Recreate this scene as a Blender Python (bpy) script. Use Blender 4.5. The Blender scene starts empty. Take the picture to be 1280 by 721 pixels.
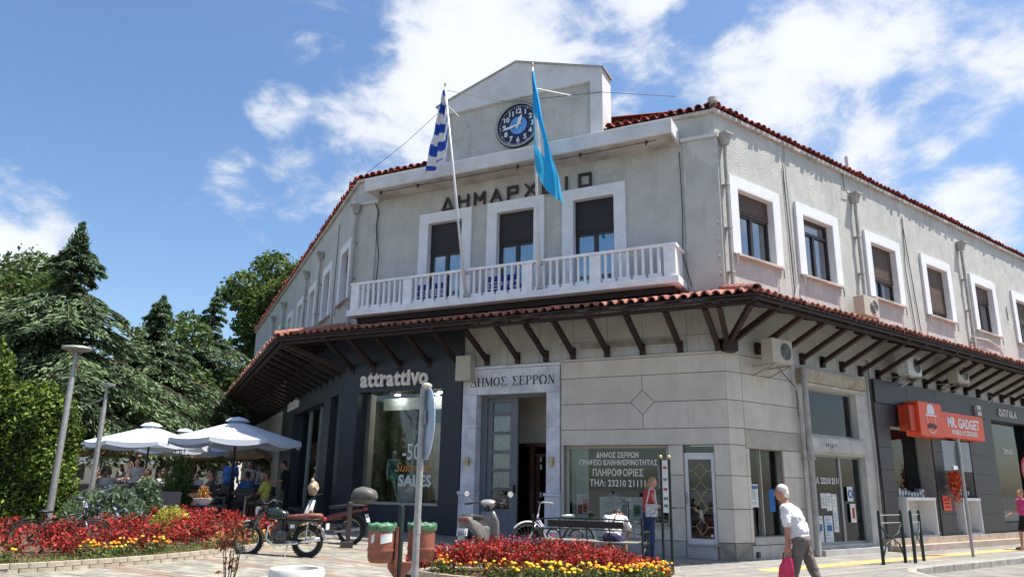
import bpy, bmesh, math, random
import numpy as np
from mathutils import Vector, Matrix, Euler
random.seed(7); rng = np.random.default_rng(7)
R_ = math.radians; PI = math.pi
scene = bpy.context.scene; COL = scene.collection
# ------------------------------------------------------------ camera
cam_d = bpy.data.cameras.new("camera"); cam = bpy.data.objects.new("camera", cam_d); COL.objects.link(cam)
cam_d.sensor_width = 36.0; cam_d.lens = 933.56/1280*36; cam_d.clip_end = 3000; cam_d.clip_start = 0.05
CM = Matrix(((0.99984,-0.017868,0.0),(-0.004578,-0.256164,-0.966622),(0.017271,0.966468,-0.256205)))
cam.matrix_world = Matrix.Translation((0,0,1.45)) @ CM.to_4x4()
scene.camera = cam
# ------------------------------------------------------------ world and sun
SUN_AZ, SUN_EL = 91.0, 67.5
w = bpy.data.worlds.new("World"); scene.world = w; w.use_nodes = True
nt = w.node_tree; N = nt.nodes; L = nt.links; N.clear()
out = N.new("ShaderNodeOutputWorld"); bg = N.new("ShaderNodeBackground"); L.new(bg.outputs[0], out.inputs[0])
bg.inputs[1].default_value = 0.115
sky = N.new("ShaderNodeTexSky"); sky.sky_type = 'NISHITA'; sky.sun_disc = False
sky.sun_elevation = R_(SUN_EL); sky.sun_rotation = R_(SUN_AZ); sky.air_density = 1.0; sky.dust_density = 1.2; sky.ozone_density = 1.6
tc = N.new("ShaderNodeTexCoord")
def wm(op, a, b=None, c=None):
    n = N.new("ShaderNodeMath"); n.operation = op
    for i, v in enumerate((a, b, c)):
        if v is None: continue
        if isinstance(v, (int, float)): n.inputs[i].default_value = v
        else: L.new(v, n.inputs[i])
    return n.outputs[0]
def wnoise(scale, detail, rough, vec, dist=0.0):
    n = N.new("ShaderNodeTexNoise"); n.inputs["Scale"].default_value = scale; n.inputs["Detail"].default_value = detail
    n.inputs["Roughness"].default_value = rough; n.inputs["Distortion"].default_value = dist; L.new(vec, n.inputs["Vector"]); return n.outputs[0]
mp = N.new("ShaderNodeMapping"); mp.inputs["Scale"].default_value = (1, 1, 1.7); L.new(tc.outputs["Generated"], mp.inputs[0])
n1 = wnoise(5.0, 8, 0.62, mp.outputs[0], 0.25); n2 = wnoise(15.0, 5, 0.6, mp.outputs[0], 0.5)
dens = wm('ADD', wm('MULTIPLY', n1, 1.9), wm('MULTIPLY', n2, 0.75)); dens = wm('SUBTRACT', dens, 0.69)
CLOUDS = [  # direction, radius in degrees, weight (broad cloud masses of that day)
    (0.0541,0.8186,0.5719,13,0.2),
    (-0.0564,0.8355,0.5465,9,0.2),
    (-0.0872,0.8744,0.4773,7,0.17),
    (-0.0046,0.8672,0.4979,7,0.15),
    (-0.2485,0.8825,0.3993,6,0.13),
    (-0.3233,0.8687,0.3752,5,0.18),
    (-0.3961,0.8397,0.3715,5,0.3),
    (-0.1694,0.8930,0.4169,6,0.12),
    (-0.3019,0.8386,0.4535,3,0.34),
    (-0.2661,0.8137,0.5168,2,0.3),
    (-0.5495,0.7841,0.2885,4.5,0.36),
    (-0.5596,0.7941,0.2373,3.5,0.3),
    (-0.5213,0.8212,0.2321,3.5,0.24),
    (0.2451,0.8337,0.4948,4.5,0.2),
    (0.3079,0.8127,0.4946,6,0.2),
    (0.3963,0.8019,0.4472,9,0.2),
    (0.3602,0.8414,0.4029,6,0.12),
    (0.5203,0.7487,0.4107,8,0.19),
    (0.4977,0.7254,0.4756,4,0.1),
    (0.3985,0.7460,0.5336,6,0.17),
    (0.5274,0.7915,0.3089,4,0.3),
    (0.1536,0.8144,0.5596,5,0.16),
    (0.3399,0.7908,0.5090,6,0.14),
    (0.4567,0.8055,0.3777,5,0.15),
    (-0.4662,0.7488,0.4711,11,-0.28),
    (-0.3663,0.7864,0.4973,9,-0.25),
    (-0.2237,0.8172,0.5311,5,-0.12),
    (-0.4266,0.8684,0.2528,8,-0.22),
    (0.2040,0.8220,0.5317,3.5,-0.22),
    (0.4707,0.7654,0.4388,4,-0.26),
    (0.2887,0.8106,0.5094,2.5,-0.2),
    (0.4847,0.7878,0.3801,3,-0.2),
    (0.4446,0.8263,0.3457,4,-0.22),
    (0.5450,0.7583,0.3577,3,-0.15),
    (0.4720,0.7186,0.5107,3,-0.1),
    (-0.5281,0.7571,0.3846,9,-0.25),
    (0.2288,0.7963,0.5599,3,-0.15),
    (-0.3858,0.8768,0.2870,7,-0.15),
]
for (cx, cy, cz, rad, wt) in CLOUDS:
    d = N.new("ShaderNodeVectorMath"); d.operation = 'DOT_PRODUCT'; L.new(tc.outputs["Generated"], d.inputs[0]); d.inputs[1].default_value = (cx, cy, cz)
    m = N.new("ShaderNodeMapRange"); m.interpolation_type = 'SMOOTHSTEP'; L.new(d.outputs["Value"], m.inputs[0])
    m.inputs[1].default_value = math.cos(R_(rad)); m.inputs[2].default_value = math.cos(R_(rad*0.25)); m.inputs[3].default_value = 0; m.inputs[4].default_value = wt
    dens = wm('ADD', dens, m.outputs[0])
cr = N.new("ShaderNodeMapRange"); cr.interpolation_type = 'SMOOTHSTEP'; L.new(dens, cr.inputs[0]); cr.inputs[1].default_value = 0.60; cr.inputs[2].default_value = 1.10
cl = N.new("ShaderNodeMapRange"); L.new(dens, cl.inputs[0]); cl.inputs[1].default_value = 0.75; cl.inputs[2].default_value = 1.25; cl.inputs[3].default_value = 3.7; cl.inputs[4].default_value = 4.5
cc = N.new("ShaderNodeVectorMath"); cc.operation = 'SCALE'; cc.inputs[0].default_value = (0.93, 0.97, 1.06); L.new(cl.outputs[0], cc.inputs["Scale"])
hs = N.new("ShaderNodeHueSaturation"); hs.inputs["Saturation"].default_value = 1.16; hs.inputs["Value"].default_value = 0.80; L.new(sky.outputs[0], hs.inputs["Color"])
mx = N.new("ShaderNodeMix"); mx.data_type = 'RGBA'; L.new(wm('MULTIPLY', cr.outputs[0], 0.93), mx.inputs[0]); L.new(hs.outputs[0], mx.inputs[6]); L.new(cc.outputs[0], mx.inputs[7])
L.new(mx.outputs[2], bg.inputs[0])
sun_d = bpy.data.lights.new("sun", 'SUN'); sun_d.energy = 4.4; sun_d.angle = R_(0.5); sun_d.color = (1, 0.955, 0.88)
sun = bpy.data.objects.new("sun", sun_d); COL.objects.link(sun)
sv = Vector((math.sin(R_(SUN_AZ))*math.cos(R_(SUN_EL)), math.cos(R_(SUN_AZ))*math.cos(R_(SUN_EL)), math.sin(R_(SUN_EL))))
sun.rotation_euler = sv.to_track_quat('Z', 'Y').to_euler(); sun.location = sv*60
scene.view_settings.view_transform = 'Standard'; scene.view_settings.look = 'None'; scene.view_settings.exposure = 1.06; scene.view_settings.gamma = 1
scene.cycles.max_bounces = 8; scene.cycles.transparent_max_bounces = 12

# ------------------------------------------------------------ mesh building helpers
class MB:
    def __init__(s, sx=1): s.V = []; s.F = []; s.M = []; s.sx = sx
    def add(s, vs, fs, m=0):
        b = len(s.V); s.V += [tuple(v) for v in vs]; s.F += [tuple(b+i for i in f) for f in fs]; s.M += [m]*len(fs); return s
    def box(s, x0, x1, y0, y1, z0, z1, m=0):
        x0, x1 = min(x0, x1), max(x0, x1); y0, y1 = min(y0, y1), max(y0, y1); z0, z1 = min(z0, z1), max(z0, z1)
        return s.add([(x0,y0,z0),(x1,y0,z0),(x1,y1,z0),(x0,y1,z0),(x0,y0,z1),(x1,y0,z1),(x1,y1,z1),(x0,y1,z1)],
                     [(0,3,2,1),(4,5,6,7),(0,1,5,4),(1,2,6,5),(2,3,7,6),(3,0,4,7)], m)
    def bar(s, p, q, w, h, m=0, up=(0,0,1)):
        p = Vector(p); q = Vector(q); d = (q-p).normalized(); u = Vector(up)
        if abs(d.dot(u)) > 0.98: u = Vector((1,0,0))
        a = d.cross(u).normalized()*w/2; b = a.cross(d).normalized()*h/2
        v = [p-a-b, p+a-b, p+a+b, p-a+b, q-a-b, q+a-b, q+a+b, q-a+b]
        return s.add(v, [(0,1,2,3),(7,6,5,4),(0,4,5,1),(1,5,6,2),(2,6,7,3),(3,7,4,0)], m)
    def prism(s, poly, fn, d0, d1, m=0):  # poly 2D, fn(a,b,d)->3D
        n = len(poly); v = [fn(a, b, d0) for a, b in poly]+[fn(a, b, d1) for a, b in poly]
        return s.add(v, [tuple(range(n))[::-1], tuple(range(n, 2*n))]+[(i, (i+1) % n, n+(i+1) % n, n+i) for i in range(n)], m)
    def tube(s, pts, r, n=8, m=0, caps=True):
        pts = [Vector(p) for p in pts]; k = len(pts); rr = r if isinstance(r, (list, tuple)) else [r]*k
        vs = []; prev = None
        for i, p in enumerate(pts):
            d = (pts[min(i+1, k-1)]-pts[max(i-1, 0)]).normalized()
            if prev is None: a = d.orthogonal().normalized()
            else:
                a = prev-d*prev.dot(d); a = a.normalized() if a.length > 1e-6 else d.orthogonal().normalized()
            prev = a; b = d.cross(a)
            for j in range(n):
                t = 2*PI*j/n; vs.append(p+(a*math.cos(t)+b*math.sin(t))*rr[i])
        fs = [(i*n+j, i*n+(j+1) % n, (i+1)*n+(j+1) % n, (i+1)*n+j) for i in range(k-1) for j in range(n)]
        if caps: fs += [tuple(range(n))[::-1], tuple(range((k-1)*n, k*n))]
        return s.add(vs, fs, m)
    def lathe(s, prof, n=20, c=(0,0,0), m=0, axis='z', caps=True):
        vs = []
        for r, h in prof:
            for j in range(n):
                t = 2*PI*j/n; a, b = r*math.cos(t), r*math.sin(t)
                v = {'z': (a, b, h), 'y': (b, h, a), 'x': (h, a, b)}[axis]
                vs.append((c[0]+v[0], c[1]+v[1], c[2]+v[2]))
        k = len(prof); fs = [(i*n+j, i*n+(j+1) % n, (i+1)*n+(j+1) % n, (i+1)*n+j) for i in range(k-1) for j in range(n)]
        if caps: fs += [tuple(range(n))[::-1], tuple(range((k-1)*n, k*n))]
        return s.add(vs, fs, m)
    def ell(s, c, r, n=12, m=0, rot=None, k=8):
        r = (r, r, r) if isinstance(r, (int, float)) else r; vs = []; c = Vector(c)
        for i in range(k+1):
            ph = -PI/2+PI*i/k
            for j in range(n):
                t = 2*PI*j/n; v = Vector((r[0]*math.cos(ph)*math.cos(t), r[1]*math.cos(ph)*math.sin(t), r[2]*math.sin(ph)))
                if rot: v = rot @ v
                vs.append(c+v)
        return s.add(vs, [(i*n+j, i*n+(j+1) % n, (i+1)*n+(j+1) % n, (i+1)*n+j) for i in range(k) for j in range(n)], m)
    def torus(s, c, R, r, axis='y', n=28, k=8, m=0, a0=0, a1=2*PI, rot=None):
        full = abs(a1-a0-2*PI) < 1e-6; c = Vector(c); vs = []; cnt = n if full else n+1
        for i in range(cnt):
            t = a0+(a1-a0)*i/n
            for j in range(k):
                u = 2*PI*j/k; rad = R+r*math.cos(u); h = r*math.sin(u); a, b = rad*math.cos(t), rad*math.sin(t)
                v = Vector({'z': (a, b, h), 'y': (a, h, b), 'x': (h, a, b)}[axis])
                if rot: v = rot @ v
                vs.append(c+v)
        fs = [(i*k+j, ((i+1) % cnt)*k+j, ((i+1) % cnt)*k+(j+1) % k, i*k+(j+1) % k) for i in range(cnt if full else n) for j in range(k)]
        return s.add(vs, fs, m)
    def mesh(s, name, mats, smooth=False, fix=True):
        me = bpy.data.meshes.new(name); V = [(v[0]*s.sx, v[1], v[2]) for v in s.V] if s.sx != 1 else s.V
        me.from_pydata(V, [], s.F)
        for mt in (mats if isinstance(mats, (list, tuple)) else [mats]): me.materials.append(mt)
        if len(me.materials) > 1: me.polygons.foreach_set("material_index", s.M)
        if fix:
            bm = bmesh.new(); bm.from_mesh(me); bmesh.ops.recalc_face_normals(bm, faces=bm.faces); bm.to_mesh(me); bm.free()
        if smooth:
            me.shade_smooth()
            if smooth != True: me.set_sharp_from_angle(angle=R_(smooth))
        me.update(); return me
    def build(s, name, mats, parent=None, smooth=False, loc=(0,0,0), rz=0, fix=True, bevel=0):
        me = s.mesh(name, mats, smooth, fix); o = link(name, me, parent, loc, rz)
        if bevel:
            md = o.modifiers.new("bevel", 'BEVEL'); md.width = bevel; md.segments = 2; md.limit_method = 'ANGLE'; md.angle_limit = R_(40)
        return o
def link(name, me, parent=None, loc=(0,0,0), rz=0):
    o = bpy.data.objects.new(name, me); COL.objects.link(o); o.location = loc; o.rotation_euler = (0, 0, rz)
    if parent: o.parent = parent
    return o
def tag(o, label, cat, group=None, kind=None):
    if label: o['label'] = label
    if cat: o['category'] = cat
    if group: o['group'] = group
    if kind: o['kind'] = kind
    return o
def thing(name, label, cat, loc=(0,0,0), rz=0, group=None):
    o = bpy.data.objects.new(name, None); COL.objects.link(o); o.location = loc; o.rotation_euler = (0, 0, rz); o.empty_display_size = 0.2
    return tag(o, label, cat, group)
def kids(o): return [c for c in bpy.data.objects if c.parent == o]
def copy_tree(o, parent=None):
    c = o.copy(); COL.objects.link(c)
    if parent: c.parent = parent
    for k in kids(o): copy_tree(k, c)
    return c
# ------------------------------------------------------------ materials
def mat(name, col, rough=0.7, metal=0.0, var=0.12, scale=6.0, bump=0.0, bscale=40.0, rnd=0.0, spec=0.5, col2=None, scale2=None, coat=0.0, emit=None, trans=0.0):
    m = bpy.data.materials.new(name); m.use_nodes = True; t = m.node_tree; n = t.nodes; l = t.links; b = n["Principled BSDF"]
    b.inputs["Roughness"].default_value = rough; b.inputs["Metallic"].default_value = metal; b.inputs["Specular IOR Level"].default_value = spec; b.inputs["Coat Weight"].default_value = coat
    c = n.new("ShaderNodeTexCoord"); no = n.new("ShaderNodeTexNoise"); no.inputs["Scale"].default_value = scale; no.inputs["Detail"].default_value = 6; no.inputs["Roughness"].default_value = 0.65
    l.new(c.outputs["Object"], no.inputs["Vector"])
    mx = n.new("ShaderNodeMix"); mx.data_type = 'RGBA'
    c2 = col2 or tuple(x*(1-2.2*var) for x in col); hi = tuple(min(1, x*(1+var)) for x in col)
    mx.inputs[6].default_value = (*c2, 1); mx.inputs[7].default_value = (*hi, 1)
    r = n.new("ShaderNodeMapRange"); r.inputs[1].default_value = 0.28; r.inputs[2].default_value = 0.62; l.new(no.outputs[0], r.inputs[0]); l.new(r.outputs[0], mx.inputs[0])
    src = mx.outputs[2]
    if rnd:
        oi = n.new("ShaderNodeObjectInfo"); mr = n.new("ShaderNodeMapRange"); mr.inputs[3].default_value = 1-rnd; mr.inputs[4].default_value = 1+rnd; l.new(oi.outputs["Random"], mr.inputs[0])
        h = n.new("ShaderNodeHueSaturation"); l.new(mr.outputs[0], h.inputs["Value"]); l.new(src, h.inputs["Color"]); src = h.outputs[0]
    l.new(src, b.inputs["Base Color"])
    if bump:
        nb = n.new("ShaderNodeTexNoise"); nb.inputs["Scale"].default_value = bscale; nb.inputs["Detail"].default_value = 5; l.new(c.outputs["Object"], nb.inputs["Vector"])
        bp = n.new("ShaderNodeBump"); bp.inputs["Strength"].default_value = bump; bp.inputs["Distance"].default_value = 0.02; l.new(nb.outputs[0], bp.inputs["Height"]); l.new(bp.outputs[0], b.inputs["Normal"])
    if emit: b.inputs["Emission Color"].default_value = (*emit[:3], 1); b.inputs["Emission Strength"].default_value = emit[3]
    if trans:
        tl = n.new("ShaderNodeBsdfTranslucent"); l.new(src, tl.inputs[0]); ms = n.new("ShaderNodeMixShader"); ms.inputs[0].default_value = trans
        l.new(b.outputs[0], ms.inputs[1]); l.new(tl.outputs[0], ms.inputs[2]); l.new(ms.outputs[0], n["Material Output"].inputs[0])
    return m
def glass_mat(name, tint=(0.75, 0.8, 0.8), refl=0.12):
    m = bpy.data.materials.new(name); m.use_nodes = True; t = m.node_tree; n = t.nodes; l = t.links; n.clear()
    o = n.new("ShaderNodeOutputMaterial"); tr = n.new("ShaderNodeBsdfTransparent"); tr.inputs[0].default_value = (*tint, 1)
    g = n.new("ShaderNodeBsdfGlossy"); g.inputs["Roughness"].default_value = 0.02; g.inputs[0].default_value = (0.9, 0.95, 1, 1)
    f = n.new("ShaderNodeFresnel"); f.inputs["IOR"].default_value = 1.33
    mr = n.new("ShaderNodeMapRange"); mr.inputs[3].default_value = refl; mr.inputs[4].default_value = 1.0; l.new(f.outputs[0], mr.inputs[0])
    ms = n.new("ShaderNodeMixShader"); l.new(mr.outputs[0], ms.inputs[0]); l.new(tr.outputs[0], ms.inputs[1]); l.new(g.outputs[0], ms.inputs[2]); l.new(ms.outputs[0], o.inputs[0])
    # faint waviness of old panes
    nz = n.new("ShaderNodeTexNoise"); nz.inputs["Scale"].default_value = 1.5; c = n.new("ShaderNodeTexCoord"); l.new(c.outputs["Object"], nz.inputs["Vector"])
    bp = n.new("ShaderNodeBump"); bp.inputs["Strength"].default_value = 0.06; bp.inputs["Distance"].default_value = 0.05; l.new(nz.outputs[0], bp.inputs["Height"]); l.new(bp.outputs[0], g.inputs["Normal"])
    return m
def stucco(name, base, dirt, patch=None, bump=1.0, amt=0.75, rnd=0.0):
    m = mat(name, base, 0.92, var=0.07, scale=1.3, bump=bump, bscale=26, spec=0.2, rnd=rnd)
    t = m.node_tree; n = t.nodes; l = t.links; b = n["Principled BSDF"]; src = b.inputs["Base Color"].links[0].from_socket
    c = n["Texture Coordinate"]
    mpn = n.new("ShaderNodeMapping"); mpn.inputs["Scale"].default_value = (1.6, 1.6, 0.25); l.new(c.outputs["Object"], mpn.inputs[0])
    s1 = n.new("ShaderNodeTexNoise"); s1.inputs["Scale"].default_value = 2.2; s1.inputs["Detail"].default_value = 8; s1.inputs["Roughness"].default_value = 0.75; l.new(mpn.outputs[0], s1.inputs["Vector"])
    r = n.new("ShaderNodeMapRange"); r.inputs[1].default_value = 0.5; r.inputs[2].default_value = 0.74; r.inputs[4].default_value = amt; l.new(s1.outputs[0], r.inputs[0])
    x = n.new("ShaderNodeMix"); x.data_type = 'RGBA'; l.new(r.outputs[0], x.inputs[0]); l.new(src, x.inputs[6]); x.inputs[7].default_value = (*dirt, 1)
    src = x.outputs[2]
    if patch:
        s2 = n.new("ShaderNodeTexNoise"); s2.inputs["Scale"].default_value = 0.9; s2.inputs["Detail"].default_value = 10; s2.inputs["Roughness"].default_value = 0.7; l.new(c.outputs["Object"], s2.inputs["Vector"])
        r2 = n.new("ShaderNodeMapRange"); r2.inputs[1].default_value = 0.57; r2.inputs[2].default_value = 0.59; r2.inputs[4].default_value = 0.7; l.new(s2.outputs[0], r2.inputs[0])
        y = n.new("ShaderNodeMix"); y.data_type = 'RGBA'; l.new(r2.outputs[0], y.inputs[0]); l.new(src, y.inputs[6]); y.inputs[7].default_value = (*patch, 1); src = y.outputs[2]
    l.new(src, b.inputs["Base Color"]); return m
M = dict(
    wall=stucco("aged_grey_stucco", (0.49,0.485,0.455), (0.33,0.325,0.305), (0.57,0.56,0.52)),
    panel=stucco("painted_cladding", (0.57,0.53,0.465), (0.43,0.395,0.345), None, 0.2, 0.6, 0.06),
    joint=mat("joint_shadow_gap", (0.23,0.22,0.20), 0.9),
    trim=mat("white_painted_surround", (0.72,0.73,0.74), 0.7, var=0.04, scale=3, bump=0.15),
    balc=mat("white_balcony_paint", (0.80,0.805,0.81), 0.75, var=0.08, scale=2.5, bump=0.25),
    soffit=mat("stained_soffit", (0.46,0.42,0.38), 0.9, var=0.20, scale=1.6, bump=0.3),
    cornice=mat("pale_cornice_paint", (0.60,0.60,0.60), 0.85, var=0.08, scale=1.4, bump=0.3),
    tile=mat("clay_roof_tile", (0.29,0.125,0.092), 0.85, var=0.25, scale=9, bump=0.4, bscale=60, rnd=0.32, spec=0.2),
    tile2=mat("dark_clay_tile", (0.20,0.045,0.032), 0.85, var=0.25, scale=9, bump=0.4, bscale=60, rnd=0.3, spec=0.2),
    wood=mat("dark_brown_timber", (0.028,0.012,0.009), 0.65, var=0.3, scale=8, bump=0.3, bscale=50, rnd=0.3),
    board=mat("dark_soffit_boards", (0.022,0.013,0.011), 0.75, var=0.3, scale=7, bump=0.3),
    navy=mat("navy_shop_cladding", (0.022,0.027,0.042), 0.5, var=0.1, scale=2, rnd=0.05),
    dark=mat("charcoal_cladding", (0.024,0.022,0.028), 0.45, var=0.1, scale=3, rnd=0.08),
    frame=mat("dark_window_frame", (0.03,0.018,0.014), 0.4, var=0.1),
    shut=mat("brown_roller_shutter", (0.10,0.062,0.042), 0.6, var=0.15, rnd=0.15),
    shutd=mat("dark_roller_shutter", (0.022,0.016,0.017), 0.55, var=0.15),
    glass=glass_mat("window_glass", (0.70,0.75,0.78), 0.30), shopglass=glass_mat("shop_window_glass", (0.80,0.84,0.84), 0.03),
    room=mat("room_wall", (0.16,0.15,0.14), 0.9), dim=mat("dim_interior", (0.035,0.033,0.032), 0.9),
    curtain=mat("pale_curtain", (0.6,0.62,0.6), 0.9, var=0.15, scale=12), tealc=mat("blue_curtain_and_reflection", (0.25,0.50,0.62), 0.9, var=0.25, scale=6),
    blind=mat("vertical_blind", (0.46,0.52,0.46), 0.8, var=0.06, rnd=0.08),
    marble=mat("grey_white_marble", (0.56,0.57,0.60), 0.4, var=0.18, scale=2.2, rnd=0.06, col2=(0.36,0.38,0.42)),
    gdoor=mat("grey_door_paint", (0.13,0.145,0.165), 0.5, var=0.08), bdoor=mat("brown_door_wood", (0.07,0.022,0.015), 0.45, var=0.2, scale=10),
    cream=mat("cream_plaster", (0.42,0.39,0.33), 0.9, var=0.08, scale=2), beige=mat("beige_box", (0.46,0.42,0.34), 0.6, var=0.05),
    letter=mat("dark_brown_letters", (0.035,0.018,0.014), 0.5), black=mat("black_paint", (0.012,0.012,0.013), 0.5),
    white=mat("white_plastic", (0.75,0.75,0.74), 0.5, var=0.03), wlet=mat("cream_white_letters", (0.78,0.74,0.66), 0.5, var=0.03),
    paper=mat("paper_sheet", (0.68,0.70,0.68), 0.8, var=0.06, rnd=0.06), ink=mat("printed_grey_text", (0.16,0.17,0.18), 0.8), inkb=mat("printed_blue", (0.03,0.13,0.38), 0.7), inkr=mat("printed_red", (0.45,0.05,0.04), 0.7), inkg=mat("printed_green", (0.05,0.22,0.09), 0.7),
    steel=mat("galvanised_steel", (0.36,0.36,0.35), 0.5, 0.5, var=0.12, scale=14), zinc=mat("grey_downpipe", (0.36,0.35,0.33), 0.7, 0.1, var=0.12),
    alu=mat("white_aluminium", (0.62,0.63,0.65), 0.4, 0.1, var=0.04), gold=mat("gold_lattice", (0.55,0.42,0.20), 0.4, 0.5),
    chrome=mat("chrome", (0.75,0.75,0.75), 0.15, 1.0, var=0.03), rubber=mat("black_rubber", (0.018,0.017,0.016), 0.85, var=0.2, scale=20, bump=0.4, bscale=120),
    iron=mat("black_green_iron", (0.012,0.022,0.018), 0.45, 0.2, var=0.2), engine=mat("engine_metal", (0.10,0.10,0.10), 0.4, 0.7, var=0.4, scale=20),
    red=mat("red_plastic", (0.5,0.03,0.02), 0.35), orange=mat("orange_sign_face", (0.78,0.075,0.018), 0.45, var=0.03),
    stone=mat("beige_step_stone", (0.36,0.29,0.23), 0.75, var=0.14, scale=4, bump=0.2, rnd=0.05), kerb=mat("concrete_kerb", (0.30,0.285,0.255), 0.9, var=0.18, scale=5, bump=0.4, rnd=0.1),
    plinth=mat("grey_plinth_stone", (0.40,0.39,0.37), 0.8, var=0.1, scale=3, bump=0.2), dirty=mat("weathered_plinth", (0.27,0.25,0.21), 0.9, var=0.3, scale=2.5, bump=0.4, col2=(0.13,0.12,0.10)),
    conc=mat("white_concrete_frame", (0.50,0.49,0.45), 0.85, var=0.12, scale=2, bump=0.25), roll=mat("rusty_beige_shutter_box", (0.40,0.34,0.25), 0.8, var=0.2, scale=3, col2=(0.20,0.12,0.07)),
    cable=mat("black_cable", (0.03,0.03,0.03), 0.6), wcable=mat("pale_cable", (0.5,0.49,0.45), 0.6),
    skin=mat("skin", (0.50,0.27,0.18), 0.55, var=0.06), skin2=mat("tanned_skin", (0.40,0.19,0.12), 0.55, var=0.06),
)
# ------------------------------------------------------------ site frames
K = Vector((4.93218126, 16.81890528, 0))
def Dv(a): a = R_(a); return Vector((math.sin(a), math.cos(a), 0))
aF, aR, aL = -63.224, 52.987, -24.677
DF, DR, DL = Dv(aF), Dv(aR), Dv(aL); nF, nR, nL = Dv(aF-90), Dv(aR+90), Dv(aL-90)
KL = K+10.87*DF
RF = math.atan2(DF.y, DF.x); RR = math.atan2(-DR.y, -DR.x); RL = math.atan2(DL.y, DL.x)
LF, LR, LL = 10.87, 27.0, 27.0
def ground(x, y):
    s = (x-K.x)*DF.x+(y-K.y)*DF.y
    return 0.033*(min(max(s, 0.5), 14)-0.5)
def G(x, y, dz=0): return Vector((x, y, ground(x, y)+dz))
def face_mesh_text(s, size, depth, bold=0.0, spacing=1.0, align='CENTER', font=None):
    c = bpy.data.curves.new("text", 'FONT'); c.body = s; c.size = size; c.extrude = depth/2; c.offset = bold; c.space_character = spacing; c.align_x = align; c.resolution_u = 2
    o = bpy.data.objects.new("text", c); COL.objects.link(o); dg = bpy.context.evaluated_depsgraph_get(); dg.update()
    me = bpy.data.meshes.new_from_object(o.evaluated_get(dg)); bpy.data.objects.remove(o); bpy.data.curves.remove(c); return me
def wall_text(name, s, size, depth, matl, parent, frame, pos, off, z, bold=0.0, spacing=1.0, sxs=1.0, align='CENTER', shear=0):
    """text reading left to right on a wall frame (rotation frame), pos = s coordinate of the anchor"""
    me = face_mesh_text(s, size, depth, bold, spacing, align); me.name = name
    sg = -1 if frame == 'R' else 1
    me.transform(Matrix(((-sxs, -shear, 0, 0), (0, 0, 1, 0), (0, 1, 0, 0), (0, 0, 0, 1))))
    if me.polygons and False: me.flip_normals()
    me.materials.clear(); me.materials.append(matl)
    o = link(name, me, parent); o.location = (sg*pos, off, z); return o
# ============================================================ TOWN HALL
hall = thing("town_hall", "grey two storey town hall with clock gable, white balcony and tiled canopy around its corner", "building", K)
FR = {'F': (Vector((0,0,0)), RF, 1, DF, nF), 'R': (Vector((0,0,0)), RR, -1, DR, nR), 'L': (KL-K, RL, 1, DL, nL)}
def fmb(f): return MB(FR[f][2])
def fput(mb, name, mats, f, parent=None, **k): return mb.build(name, mats, parent or hall, loc=FR[f][0] if (parent or hall) is hall else (0,0,0), rz=FR[f][1] if (parent or hall) is hall else 0, **k)
def at_wall(f, s, off, z): o = FR[f]; return o[0]+o[3]*s+o[4]*off+Vector((0,0,z))
def wall_sheet(f, s0, s1, z0, z1, holes, front=0.0, back=-0.3):
    xs = sorted({s0, s1} | {h[0] for h in holes} | {h[1] for h in holes}); zs = sorted({z0, z1} | {h[2] for h in holes} | {h[3] for h in holes})
    def solid(i, j):
        if i < 0 or j < 0 or i >= len(xs)-1 or j >= len(zs)-1: return False
        cx, cz = (xs[i]+xs[i+1])/2, (zs[j]+zs[j+1])/2
        return not any(h[0] < cx < h[1] and h[2] < cz < h[3] for h in holes)
    mb = fmb(f)
    for i in range(len(xs)-1):
        for j in range(len(zs)-1):
            if not solid(i, j): continue
            a, b, c, d = xs[i], xs[i+1], zs[j], zs[j+1]
            for y in (front, back): mb.add([(a,y,c),(b,y,c),(b,y,d),(a,y,d)], [(0,1,2,3)])
            if not solid(i-1, j): mb.add([(a,front,c),(a,back,c),(a,back,d),(a,front,d)], [(0,1,2,3)])
            if not solid(i+1, j): mb.add([(b,front,c),(b,back,c),(b,back,d),(b,front,d)], [(0,1,2,3)])
            if not solid(i, j-1): mb.add([(a,front,c),(b,front,c),(b,back,c),(a,back,c)], [(0,1,2,3)])
            if not solid(i, j+1): mb.add([(a,front,d),(b,front,d),(b,back,d),(a,back,d)], [(0,1,2,3)])
    return mb
ZE, ZW, ZT = 5.47, 5.92, 10.60
FW = [2.59, 4.85, 7.09]                                  # balcony doors, right jamb (s), 1.18 wide
RWIN = [0.39, 3.22, 6.76, 10.24, 13.84, 17.42, 21.0, 24.4]
LWIN = [0.45, 3.3, 6.15, 8.9, 11.7, 14.6, 17.5, 20.4, 23.3]
fput(wall_sheet('F', 0, LF, 4.5, ZT, [(s, s+1.18, 6.2, 8.8) for s in FW]), "wall", M['wall'], 'F')
fput(wall_sheet('R', 0, LR, 4.5, ZT, [(s+.281, s+1.799, 6.95, 8.69) for s in RWIN]), "wall", M['wall'], 'R')
fput(wall_sheet('L', 0, LL, 4.3, ZT, [(s+.25, s+1.35, 6.95, 8.65) for s in LWIN]), "wall", M['wall'], 'L')
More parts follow.
